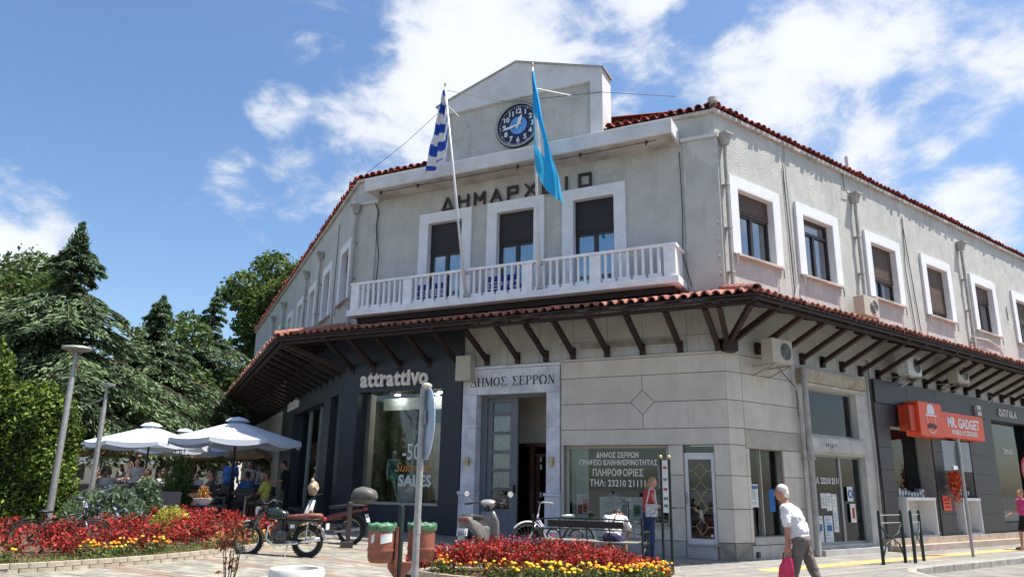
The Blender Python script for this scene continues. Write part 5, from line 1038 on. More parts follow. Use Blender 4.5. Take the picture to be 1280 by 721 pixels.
# parasols
CLO = mat("white_parasol_cloth", (0.58,0.63,0.71), .85, var=.04, scale=2, trans=.12); CLT = mat("tan_parasol_cloth", (0.50,0.30,0.15), .85, var=.1, scale=2, trans=.25)
def parasol(p, h, rx, rz, label, cl=CLO, rim=2.5, val=.16):
    h -= .42; rim -= .36
    t = thing("parasol", label, "parasol", G(*p), R_(rz), "cafe parasols"); z0 = rim; b = MB(); n = 8; sub = 6; vs = [(0, 0, h)]; rings = [.2, .45, .7, .88, 1.0]
    def edge(k): a = 2*PI*k/n+PI/8; c, s_ = math.cos(a), math.sin(a); m_ = max(abs(c), abs(s_)); return Vector((c/m_*rx, s_/m_*rx, 0))
    for f_ in rings:
        for k in range(n):
            a, b_ = edge(k), edge(k+1)
            for j in range(sub): t_ = j/sub; e = a.lerp(b_, t_)*f_; sg_ = 4*t_*(1-t_); vs.append((e.x, e.y, h-(h-z0)*f_**.92-.05*sg_*f_))
    m_ = n*sub; fs = [(0, 1+j, 1+(j+1) % m_) for j in range(m_)]
    for i in range(len(rings)-1): fs += [(1+i*m_+j, 1+(i+1)*m_+j, 1+(i+1)*m_+(j+1) % m_, 1+i*m_+(j+1) % m_) for j in range(m_)]
    base = 1+(len(rings)-1)*m_; b.add(vs, fs); cp = b.build("canopy_cloth", cl, t, smooth=30, fix=False)
    b = MB(); v2 = []
    for j in range(m_): x, y, z = vs[base+j]; t_ = (j % sub)/sub; v2 += [(x, y, z), (x*1.01, y*1.01, z-val*(.75+.35*4*t_*(1-t_))+.02)]
    b.add(v2, [(2*j, 2*j+1, 2*((j+1) % m_)+1, 2*((j+1) % m_)) for j in range(m_)]); b.build("valance", cl, cp, fix=False)
    b = MB(); b.lathe([(0, h+.10), (.22, h+.05), (.34, h-.04)], 16, caps=False); b.build("vent_cap", cl, cp, smooth=True); MB().lathe([(.03, 0), (.03, h)], 10).build("pole", M['black'], t, smooth=True)
    for k in range(n): e = edge(k); MB().bar((e.x*.97, e.y*.97, z0+.0), (0, 0, h-.12), .02, .02).build("rib", M['steel'], t)
    MB().lathe([(.30, 0), (.30, .06), (.05, .09)], 16).build("base", M['dark'], t); return t
parasol((-7.75, 21.6), 3.14, 1.72, 22, "large white parasol nearest the town hall's shaded corner"); parasol((-11.6, 24.6), 3.15, 1.75, 10, "white parasol on the left, behind the second street lamp"); parasol((-12.6, 29.5), 3.3, 1.6, 30, "white parasol farther back between the two front ones")
parasol((-17.5, 33.0), 3.4, 1.9, 15, "tan parasol far back behind the left white parasol", CLT); parasol((-13.0, 34.5), 3.6, 2.3, 0, "wide pale tan parasol far back under the cedars", CLT)
# cafe tables and chairs
def cafe_chair():
    t = thing("cafe_chair", "dark wicker cafe armchair under the white parasols", "chair", (0,0,0), 0, "cafe chairs under the parasols")
    MB().box(-.25, .25, -.23, .25, .38, .45).build("seat", M['dark'], t, bevel=.02); b = MB(); b.box(-.26, .26, -.28, -.22, .45, .88); b.build("backrest", M['dark'], t, bevel=.02)
    for sx_ in (-1, 1): 
        b = MB(); b.box(sx_*.27-.03, sx_*.27+.03, -.25, .2, .60, .65); b.box(sx_*.27-.02, sx_*.27+.02, .12, .18, .0, .6); b.build("armrest", M['dark'], t, bevel=.01); MB().box(sx_*.24-.02, sx_*.24+.02, -.26, -.21, 0, .45).build("leg", M['dark'], t)
    return t
def cafe_table():
    t = thing("cafe_table", "small dark round cafe table under the white parasols", "table", (0,0,0), 0, "cafe tables under the parasols"); MB().lathe([(.36, .72), (.37, .735), (.36, .75)], 24).build("tabletop", M['dark'], t); MB().lathe([(.03, .02), (.03, .72)], 10).build("column", M['steel'], t); MB().lathe([(.22, 0), (.22, .02), (.04, .05)], 16).build("base", M['dark'], t); return t
ct0 = cafe_table(); cc0 = cafe_chair(); tabs = [(-7.0, 20.7), (-8.9, 22.4), (-7.6, 24.0), (-10.6, 21.9), (-12.3, 23.6), (-10.5, 25.0), (-13.8, 25.6), (-12, 28.6), (-9.0, 26.5), (-14.6, 30.2)]
TBL = []; CHR = []; first = [True, True]
for i, (x, y) in enumerate(tabs):
    t = ct0 if i == 0 else copy_tree(ct0); t.location = G(x, y)
    where = ["nearest the motorcycle", "beside the big parasol's pole", "behind the big parasol", "behind the yellow-green bush", "under the left parasol", "between the two parasols", "left behind the second lamp", "deep under the farther parasol", "in the shade by the side shops", "farthest back under the trees"][i]
    t['label'] = "small dark round cafe table "+where
    for k, a in enumerate((R_(20+40*i), R_(200+40*i), R_(110+40*i))):
        c = cc0 if (i == 0 and k == 0) else copy_tree(cc0); px, py = x+.68*math.cos(a), y+.68*math.sin(a); c.location = G(px, py); c.rotation_euler.z = a+PI/2; CHR.append((px, py, a)); c['label'] = "dark wicker cafe armchair, "+("left", "right", "back")[k]+" seat of the table "+where
# menu board, clay pot
mn = thing("menu_board", "dark slanted menu board with a pale round mark behind the yellow-green bush", "menu board", G(-7.95, 18.0), R_(15)); b = MB(); b.prism([(-.3, 0), (.3, 0), (.32, .82), (-.24, .82)], lambda a, c, d: (a, d+c*.25, c), -.03, .03); b.build("panel", M['dark'], mn); b = MB(); b.lathe([(0, -.04), (.07, -.04)], 20, c=(.02, .09, .45), axis='y', caps=False); b.build("round_mark", M['paper'], mn)
fpn = thing("flower_pot", "small flower pot with orange blooms on a crate beside the menu board", "flower pot", G(-7.35, 18.7)); MB().box(-.2, .2, -.2, .2, 0, .52).build("crate", M['dark'], fpn); MB().lathe([(.13, .52), (.2, .6), (.22, .68)], 16).build("pot", M['paper'], fpn, smooth=40)
# ============================================================ PEOPLE
def loft(b, secs, n=16, m=0, p=2.4):
    """secs: (center, half width dir, half height dir) -> superellipse skin"""
    vs = []
    for c, u, v in secs:
        c, u, v = Vector(c), Vector(u), Vector(v)
        for j in range(n):
            t = 2*PI*j/n; ct, st_ = math.cos(t), math.sin(t); vs.append(c+u*math.copysign(abs(ct)**(2/p), ct)+v*math.copysign(abs(st_)**(2/p), st_))
    k = len(secs); b.add(vs, [(i*n+j, i*n+(j+1) % n, (i+1)*n+(j+1) % n, (i+1)*n+j) for i in range(k-1) for j in range(n)]+[tuple(range(n))[::-1], tuple(range((k-1)*n, k*n))], m); return b
def capsule(b, p, q, r0, r1, n=12):
    p, q = Vector(p), Vector(q); d = (q-p); L_ = d.length
    if L_ < 1e-5: return b.ell(p, r0, n)
    d.normalize(); pts = []; rs = []
    for a in (80, 50, 20): pts.append(p-d*r0*math.sin(R_(a))); rs.append(r0*math.cos(R_(a)))
    pts += [p, p.lerp(q, .5), q]; rs += [r0, (r0+r1)/2, r1]
    for a in (20, 50, 80): pts.append(q+d*r1*math.sin(R_(a))); rs.append(r1*math.cos(R_(a)))
    return b.tube(pts, rs, n)
def fused(b, name, m, parent, voxel, smooth=3, tex=0.0):
    me = b.mesh("tmp", m); o = link("tmp", me); md = o.modifiers.new("r", 'REMESH'); md.mode = 'VOXEL'; md.voxel_size = voxel; md.use_smooth_shade = True
    if smooth: s_ = o.modifiers.new("s", 'SMOOTH'); s_.factor = .5; s_.iterations = smooth
    if tex:
        tx = bpy.data.textures.new("folds", 'CLOUDS'); tx.noise_scale = .07; dp = o.modifiers.new("d", 'DISPLACE'); dp.texture = tx; dp.strength = tex; dp.mid_level = .5
    dg = bpy.context.evaluated_depsgraph_get(); dg.update(); ne = bpy.data.meshes.new_from_object(o.evaluated_get(dg)); ne.name = name
    bpy.data.objects.remove(o); ne.materials.clear(); ne.materials.append(m); return link(name, ne, parent)
HAIR = dict(white=mat("white_hair", (0.62,0.60,0.56), .9, var=.15, scale=40), blond=mat("blond_hair", (0.36,0.22,0.10), .8, var=.3, scale=40), dark=mat("dark_hair", (0.02,0.014,0.01), .7, var=.3, scale=40), brown=mat("brown_hair", (0.10,0.05,0.025), .8, var=.3, scale=40), none=None)
def cloth(name, c, **k): return mat(name, c, .9, var=k.get('var', .1), scale=k.get('scale', 6), bump=.25, bscale=30)
CL = dict(white=cloth("white_shirt", (0.70,0.69,0.71)), grey=cloth("grey_trousers", (0.15,0.12,0.11)), red=cloth("coral_top", (0.55,0.055,0.06)), jeans=cloth("blue_jeans", (0.022,0.05,0.11), var=.25), navy=cloth("navy_shorts", (0.02,0.02,0.07)), pink=cloth("pink_top", (0.62,0.06,0.25)), black=cloth("black_cloth", (0.012,0.012,0.014)), yellow=cloth("yellow_shirt", (0.55,0.50,0.08)), blue=cloth("blue_shirt", (0.05,0.14,0.42)), khaki=cloth("khaki_shorts", (0.22,0.17,0.11)), dk=cloth("dark_shirt", (0.05,0.045,0.05)), teal=cloth("teal_dress", (0.03,0.16,0.17), var=.4, scale=20), creamd=cloth("cream_dress", (0.5,0.44,0.36), var=.3), manq=mat("mannequin_grey", (0.30,0.31,0.30), .5), palew=cloth("pale_shirt", (0.38,0.38,0.38)), rust=cloth("rust_dress", (0.30,0.07,0.04), var=.3, scale=14))
def sdir(pitch, side=0.0): a, s_ = R_(pitch), R_(side); return Vector((math.sin(s_), math.sin(a)*math.cos(s_), -math.cos(a)*math.cos(s_)))
def person(name, label, loc, rz, H=1.72, hipz=None, lean=2, lean2=4, head=5, headyaw=0, legs=((8, -4), (-8, -14)), arms=((5, 12, 10, 5), (-5, -12, 10, -5)), top='white', bottom='grey', shoe='black', hair='dark', skin='skin', sleeve='short', blen='long', voxel=.013, hairlen=0, group=None, cat='person', fingers=True, belly=0.0, skirt=None):
    t = thing(name, label, cat, loc, rz, group); h = H/1.75; V = Vector; hz = hipz if hipz is not None else .93*h
    P = V((0, 0, hz)); u = V((0, math.sin(R_(lean)), math.cos(R_(lean)))); u2 = V((0, math.sin(R_(lean2)), math.cos(R_(lean2)))); u3 = V((0, math.sin(R_(head)), math.cos(R_(head))))
    ch = P+u*.27*h; nk = ch+u2*.25*h; hd = nk+u3*.17*h; X = V((1, 0, 0)); f2 = V((0, u2.z, -u2.y)); f3 = V((0, u3.z, -u3.y))
    rotT = Matrix.Rotation(-R_(lean2), 3, 'X'); rotH = Matrix.Rotation(-R_(head), 3, 'X'); rotY = Matrix.Rotation(R_(headyaw), 3, 'Z'); rotP = Matrix.Rotation(-R_(lean), 3, 'X')
    b = MB(); b.ell(P, (.165*h, .115*h, .12*h), 14); b.ell(P+u*.14*h, (.14*h, .10*h, .14*h), 14, rot=rotP); b.ell(ch+u2*.06*h, (.165*h, .11*h, .19*h), 14, rot=rotT); capsule(b, ch+u2*.16*h, nk+u3*.06*h, .075*h, .052*h)
    hm = rotY @ rotH; b.ell(hd, (.074*h, .092*h, .112*h), 16, rot=hm, k=10); F = lambda x, y, z: hd+hm @ V((x*h, y*h, z*h))
    b.ell(F(0, .035, -.065), (.052*h, .06*h, .05*h), 12, rot=hm); b.ell(F(0, .098, -.008), (.014*h, .02*h, .028*h), 8, rot=hm); b.ell(F(0, .078, .03), (.05*h, .02*h, .012*h), 8, rot=hm); b.ell(F(0, .088, -.055), (.024*h, .012*h, .010*h), 8, rot=hm)
    for s_ in (-1, 1): b.ell(F(s_*.076, -.005, -.008), (.012*h, .02*h, .032*h), 8, rot=hm)
    sl = []; wr = []
    for k, (ap, aside, fp_, fside) in enumerate(arms):
        sgn = 1 if k == 0 else -1; S = nk-u2*.055*h+X*sgn*.175*h; E = S+sdir(ap, aside)*.285*h; Wp = E+sdir(fp_, fside)*.245*h; hdn = (Wp-E).normalized()
        capsule(b, nk-u2*.05*h+X*sgn*.06*h, S, .06*h, .052*h); capsule(b, S, E, .048*h, .037*h); capsule(b, E, Wp, .038*h, .025*h); sl.append((S, E, Wp)); wr.append((Wp, hdn))
        side = hdn.cross(X).normalized() if abs(hdn.dot(X)) < .9 else V((0, 0, 1)); pc = Wp+hdn*.05*h; b.bar(Wp+hdn*.005*h, Wp+hdn*.09*h, .028*h, .075*h, up=side)
        if fingers:
            for q, (o_, ln) in enumerate(((-.029, .062), (-.010, .075), (.010, .070), (.029, .055))):
                a0 = Wp+hdn*.085*h+side*o_*h; a1 = a0+hdn*ln*.55*h; a2 = a1+(hdn*.75-X*sgn*.65).normalized()*ln*.5*h; capsule(b, a0, a1, .0095*h, .009*h, 6); capsule(b, a1, a2, .009*h, .007*h, 6)
            a0 = Wp+hdn*.03*h+side*.03*h; a1 = a0+(hdn*.6+side*.7).normalized()*.04*h; capsule(b, a0, a1, .012*h, .010*h, 6); capsule(b, a1, a1+(hdn-X*sgn*.3).normalized()*.03*h, .010*h, .008*h, 6)
    lg = []
    for k, (tp_, sp_) in enumerate(legs):
        sgn = 1 if k == 0 else -1; A = P+X*sgn*.085*h-V((0,0,.03*h)); Kn = A+sdir(tp_, sgn*(4 if abs(tp_) < 50 else 9))*.41*h; An = Kn+sdir(sp_, 0)*.40*h; toe = An+V((0, .17*h, -.045*h))
        capsule(b, A, Kn, .078*h, .054*h); capsule(b, Kn, Kn.lerp(An, .35)-V((0,.012*h,0)), .052*h, .052*h); capsule(b, Kn.lerp(An, .3), An, .05*h, .032*h); capsule(b, An-V((0,.035*h,.035*h)), toe, .034*h, .026*h); lg.append((A, Kn, An, toe))
    body = fused(b, "body", M[skin] if isinstance(skin, str) and skin in M else CL[skin], t, voxel, 2)
    if hair and HAIR.get(hair):
        b = MB(); b.ell(F(0, -.020, .030), (.078*h, .084*h, .090*h), 16, rot=hm, k=10); b.ell(F(0, -.045, -.015), (.070*h, .055*h, .075*h), 12, rot=hm)
        if hairlen: b.ell(F(0, -.07, -.10-hairlen*.3), (.07*h, .045*h, (.08+hairlen*.5)*h), 12, rot=hm)
        fused(b, "hair", HAIR[hair], t, .010, 1, .014)
    for s_ in (-1, 1):
        if cat == 'person': MB().ell(F(s_*.028, .084, .008), (.011*h, .008*h, .007*h), 8, rot=hm).build("eye", M['black'], t, smooth=True)
    if top:
        b = MB(); e = .018*h; b.ell(P+u*.02*h, (.172*h, .125*h, .11*h), 14); b.ell(P+u*.14*h+V((0,belly*.5*h,0)), (.158*h+e, (.112+belly)*h+e, .16*h), 14, rot=rotP); b.ell(ch+u2*.06*h, (.17*h+e, .115*h+e, .20*h), 14, rot=rotT)
        for (S, E, Wp), sgn in zip(sl, (1, -1)):
            capsule(b, nk-u2*.06*h+X*sgn*.05*h, S, .066*h, .062*h)
            if sleeve == 'short': capsule(b, S, S.lerp(E, .72), .064*h, .066*h)
            elif sleeve == 'long': capsule(b, S, E, .06*h, .052*h); capsule(b, E, Wp, .052*h, .036*h)
        fused(b, "shirt" if sleeve != 'none' else "top", CL[top], t, voxel, 2, .032)
    if bottom:
        b = MB(); e = .016*h; b.ell(P-V((0,0,.0)), (.165*h+e, .118*h+e, .12*h), 14)
        for A, Kn, An, toe in lg:
            capsule(b, A, Kn if blen == 'long' else A.lerp(Kn, .8), .088*h+e*.3, .064*h+e*.4 if blen == 'long' else .085*h)
            if blen == 'long': capsule(b, Kn, An, .064*h+e*.3, .052*h)
        fused(b, "trousers" if blen == 'long' else "shorts", CL[bottom], t, voxel, 2, .026)
    if skirt:
        b = MB(); b.lathe([(.13*h, hz+.12*h), (.17*h, hz), (.22*h, hz-.3*h), (.30*h, .08)], 20); fused(b, "dress", CL[skirt], t, .02, 2, .03)
    for A, Kn, An, toe in lg:
        if shoe: b = MB(); loft(b, [(An+V((0,-.065*h,-.05*h)), X*.03*h, V((0,0,.03*h))), (An+V((0,-.02*h,-.045*h)), X*.04*h, V((0,0,.042*h))), (An+V((0,.07*h,-.058*h)), X*.045*h, V((0,0,.032*h))), (An+V((0,.16*h,-.066*h)), X*.044*h, V((0,0,.024*h))), (An+V((0,.215*h,-.07*h)), X*.028*h, V((0,0,.016*h)))], 12); b.build("shoe", CL['black'] if shoe == 'black' else (CL['white'] if shoe == 'white' else mat("tan_shoe", (0.22,0.11,0.07), .7)), t, smooth=True)
    return t, wr, sl, F, P, nk
# the walking old man
om, wr, sl, F, P, nk = person("person", "stooped white haired man in white shirt walking with a cane and pink bag", G(3.80, 10.15), R_(58), 1.60, lean=12, lean2=32, head=12, legs=((-16, -26), (16, 2)), arms=((4, 3, 8, -6), (-4, -5, 4, -2)), top='white', bottom='grey', hair='white', skin='skin2', voxel=.0085, belly=.03)
wp = wr[1][0]+wr[1][1]*.10
cn = thing("walking_cane", "thin reddish walking cane held by the white haired man", "cane", om.location, om.rotation_euler.z); cp_ = wr[1][0]+wr[1][1]*.09; gr = -.0; b = MB(); b.tube([cp_+Vector((0,-.05,.02)), cp_+Vector((0,.0,.045)), cp_+Vector((0,.045,.02)), cp_+Vector((.0,.10,-.35)), Vector((cp_.x, cp_.y+.17, .005))], .011, 8); b.build("shaft", mat("red_brown_cane", (0.25,0.06,0.03), .4), cn, smooth=True)
bg_ = thing("pink_bag", "bright pink plastic bag hanging from the white haired man's hand", "bag", om.location, om.rotation_euler.z); b = MB(); nv = 10; vs = []
for j in range(nv+1):
    v = j/nv; wdt = .04+.055*math.sin(min(1, v*1.6)*PI/2)
    for k in range(12): t_ = 2*PI*k/12; vs.append((wp.x-.02+.022*math.sin(t_)*(1+v), wp.y-.02+v*.06+wdt*math.cos(t_)*(1+.12*math.sin(3*t_+v*5)), wp.z-.02-v*.27+.01*math.sin(5*t_)))
b.add(vs, [(i*12+j, i*12+(j+1) % 12, (i+1)*12+(j+1) % 12, (i+1)*12+j) for i in range(nv) for j in range(12)]+[tuple(range(nv*12, nv*12+12))]); b.build("bag_body", mat("pink_plastic", (0.75,0.04,0.13), .45, var=.15, scale=14, bump=.4, trans=.2), bg_, smooth=True)
# woman with phone
wo, wr, sl, F, P, nk = person("person", "blonde woman in coral sleeveless top and jeans looking at her phone by the notice stand", G(2.95, 16.35), R_(-82), 1.70, lean=2, lean2=6, head=24, legs=((3, -2), (-3, -5)), arms=((16, 4, 76, -6), (14, -5, 78, 6)), top='red', bottom='jeans', shoe='tan', hair='blond', sleeve='none', voxel=.011, hairlen=.02)
ph = thing("phone", "dark phone in the hands of the woman in the coral top", "phone", wo.location, wo.rotation_euler.z); q = wr[0][0]+wr[0][1]*.1; MB().box(q.x-.11, q.x-.04, q.y, q.y+.14, q.z+.02, q.z+.03).build("phone_body", M['black'], ph, bevel=.003)
hbag = thing("shoulder_bag", "white patterned shoulder bag hanging at the hip of the woman in the coral top", "bag", wo.location, wo.rotation_euler.z); b = MB(); b.box(.20, .26, -.14, .12, .86, 1.12)
b.build("bag_body", mat("patterned_white_cloth", (0.62,0.62,0.62), .85, var=.0, scale=26, col2=(0.06,0.06,0.08)), hbag, bevel=.02); S = sl[0][0]; MB().tube([(.23, -.12, 1.11), (S.x+.01, S.y-.05, S.z+.06), (S.x-.03, S.y, S.z+.075), (S.x+.03, S.y+.05, S.z+.05), (.23, .10, 1.11)], .012, 6).build("strap", M['paper'], hbag, smooth=True)
# man bent forward on the bench
sit = Vector((1.93, 14.55, 0)); person("person", "man in white shirt and navy shorts bent forward on the bench, seen from behind", G(sit.x, sit.y), bz, 1.74, hipz=.53, lean=32, lean2=58, head=75, legs=((84, 2), (80, -2)), arms=((40, 10, 10, -20), (42, -12, 12, 20)), top='white', bottom='navy', blen='short', shoe='white', hair='dark', skin='skin2', voxel=.012)
st = thing("bag_strap", "dark cross-body strap over the seated man's white shirt", "strap", G(sit.x, sit.y), bz); MB().tube([(-.02, -.14, .68), (.06, -.135, .82), (.12, -.02, .99), (.14, .12, 1.08)], .012, 6).build("strap_band", M['cable'], st, smooth=True)
# right edge girl
person("person", "brown haired young woman in pink top and black shorts at the right edge", G(14.45, 21.75), R_(95), 1.64, lean=2, lean2=2, head=8, legs=((16, 2), (-14, -26)), arms=((10, 10, 60, 5), (-8, -8, 20, -4)), top='pink', bottom='black', blen='short', shoe='tan', hair='brown', sleeve='none', voxel=.013, hairlen=.2)
# cafe guests
person("person", "waitress in black standing at the cafe beside the yellow shirted guest", G(-6.55, 22.7), R_(100), 1.70, lean=2, lean2=6, head=20, arms=((20, 5, 80, -5), (15, -5, 75, 5)), top='black', bottom='black', hair='dark', voxel=.016)
person("person", "cafe guest in yellow shirt and sunglasses seated behind the motorcycle", G(-6.82, 21.7), R_(85), 1.74, hipz=.55, lean=-6, lean2=0, head=0, legs=((82, 0), (78, 8)), arms=((20, 10, 75, 0), (22, -10, 70, 0)), top='yellow', bottom='khaki', blen='short', hair='brown', skin='skin2', voxel=.016)
person("person", "cafe guest in blue shirt seated beside the yellow shirted guest", G(-7.45, 22.1), R_(60), 1.70, hipz=.55, lean=2, lean2=8, head=6, legs=((82, 0), (78, 8)), arms=((30, 10, 75, 0), (32, -10, 70, 0)), top='blue', bottom='dk', hair='dark', skin='skin2', voxel=.016)
person("person", "man in blue shirt standing with his back turned under the large parasol", G(-8.65, 23.9), R_(-10), 1.78, lean=3, lean2=6, head=12, arms=((8, 8, 30, 0), (8, -8, 30, 0)), top='blue', bottom='jeans', hair='dark', voxel=.016)
g1, *_ = person("person", "bare armed guest in pale top standing between the parasol poles", G(-8.1, 24.3), R_(150), 1.66, lean=2, lean2=6, head=16, arms=((20, 5, 80, -5), (15, -5, 75, 5)), top='palew', bottom='dk', hair='brown', sleeve='none', voxel=.018, hairlen=.15)
g2, *_ = person("person", "dark clothed cafe guest seated at a table under the parasols", G(-9.3, 22.1), R_(-60), 1.72, hipz=.55, lean=0, lean2=8, head=8, legs=((82, 0), (78, 8)), arms=((30, 10, 75, 0), (32, -10, 70, 0)), top='dk', bottom='khaki', blen='short', hair='dark', skin='skin2', voxel=.018)
g3, *_ = person("person", "pale shirted cafe guest seated in the shade under the left parasol", G(-12.5, 24.1), R_(20), 1.72, hipz=.55, lean=4, lean2=14, head=12, legs=((82, 0), (78, 8)), arms=((30, 10, 75, 0), (32, -10, 70, 0)), top='palew', bottom='dk', hair='brown', skin='skin', voxel=.018)
spots = [(g2, -10.0, 21.5, 100, "dark clothed guest seated beside the menu board"), (g2, -11.2, 25.1, 200, "dark clothed guest seated between the two white parasols"), (g2, -13.3, 25.2, -40, "dark clothed guest seated at the far left cafe table"), (g3, -9.4, 26.2, 140, "pale shirted guest seated in the shade by the side shops"), (g2, -8.3, 24.6, 60, "dark clothed guest seated behind the large parasol"), (g3, -11.6, 28.9, 170, "pale shirted guest seated deep under the farther parasol"), (g2, -14.2, 29.8, 10, "dark clothed guest seated farthest back under the trees"), (g3, -10.1, 22.3, -90, "pale shirted guest seated left of the large parasol's pole"), (g1, -10.2, 27.6, 30, "bare armed person standing far back between the tables"), (g1, -13.4, 27.4, 100, "bare armed person standing behind the left white parasol"), (g1, -9.8, 30.5, 160, "bare armed person walking behind the cafe near the side shops"), (g1, -15.8, 31.5, 60, "bare armed person standing under the tan parasol"), (g2, -14.6, 27.6, 120, "dark clothed guest seated left behind the second street lamp"), (g3, -9.0, 21.4, 40, "pale shirted guest seated right behind the flower pot"), (g2, -7.9, 20.6, 120, "dark clothed guest seated in front of the large parasol's pole"), (g1, -11.2, 23.2, 200, "bare armed person standing under the right edge of the left parasol"), (g2, -12.9, 22.9, 150, "dark clothed guest seated under the left parasol near the lilac bush"), (g3, -11.9, 26.6, 80, "pale shirted guest seated in the second row under the left parasol"), (g1, -9.3, 28.4, 300, "bare armed person walking along the shaded side wall")]
for src, x, y, a, lb in spots: c = copy_tree(src); c.location = G(x, y); c.rotation_euler.z = R_(a); c['label'] = lb
# shop mannequins
mp0 = at_wall('F', 8.95, -1.15, 0)+K
person("mannequin", "standing mannequin in a teal dress on the white podium in the fashion shop window", mp0+Vector((0,0,1.62)), RF+PI*0, 1.62, arms=((5, 10, 20, 5), (-5, -10, 20, -5)), top='teal', bottom=None, skirt='teal', hair='none', skin='manq', shoe=None, sleeve='none', voxel=.02, cat='mannequin', fingers=False)
mp1 = at_wall('F', 9.62, -.85, 0)+K
person("mannequin", "seated grey mannequin in a teal dress at the left of the fashion shop window", mp1+Vector((0,0,1.05)), RF+R_(60), 1.6, hipz=.62, lean=-8, lean2=0, head=0, legs=((70, 25), (60, 10)), arms=((5, 10, 20, 5), (-25, -10, -10, -5)), top='teal', bottom='teal', blen='short', hair='none', skin='manq', shoe=None, sleeve='none', voxel=.02, cat='mannequin', fingers=False)
mp2 = at_wall('F', 7.85, -.95, 0)+K
person("mannequin", "mannequin in a long rust coloured dress at the right of the fashion shop window", mp2+Vector((0,0,1.02)), RF, 1.66, arms=((5, 10, 10, 5), (-5, -10, 10, -5)), top='rust', bottom=None, skirt='rust', hair='none', skin='manq', shoe=None, voxel=.02, cat='mannequin', fingers=False)
# ============================================================ VEHICLES
PLATE = M['paper']
def wheel(parent, name, c, R, r, rot=None, spokes=20, rim='chrome', hub=.05):
    t = MB().torus(c, R-r, r, 'y', 36, 10, rot=rot); o = t.build(name, M['rubber'], parent, smooth=True)
    b = MB(); n_ = 40 if r > .03 else 0
    for i in range(n_):
        a = 2*PI*i/n_
        for s_ in (-.5, .5):
            v0 = Vector((math.cos(a)*(R-.004), s_*r*.7, math.sin(a)*(R-.004))); v1 = Vector((math.cos(a+.09)*(R+.006), s_*r*.3, math.sin(a+.09)*(R+.006)))
            if rot: v0, v1 = rot @ v0, rot @ v1
            b.bar(Vector(c)+v0, Vector(c)+v1, .02, .016)
    if n_: b.build("tyre_knobs", M['rubber'], o)
    b = MB().torus(c, R-2*r+.004, .012, 'y', 32, 6, rot=rot); b.build("rim", M[rim], o, smooth=True); b = MB(); cc = Vector(c)
    for i in range(spokes):
        a = 2*PI*i/spokes; v = Vector((math.cos(a)*(R-2*r), 0, math.sin(a)*(R-2*r))); w_ = Vector((math.cos(a+.5)*hub*.7, .03 if i % 2 else -.03, math.sin(a+.5)*hub*.7))
        if rot: v, w_ = rot @ v, rot @ w_
        b.tube([cc+w_, cc+v], .0025, 4, caps=False)
    b.build("spokes", M['steel'], o); b = MB(); b.lathe([(hub, -.045), (hub, .045)], 14, axis='y')
    b.V = [tuple(cc+((rot @ Vector(v)) if rot else Vector(v))) for v in b.V]; b.build("hub", M['engine'], o, smooth=40); return o
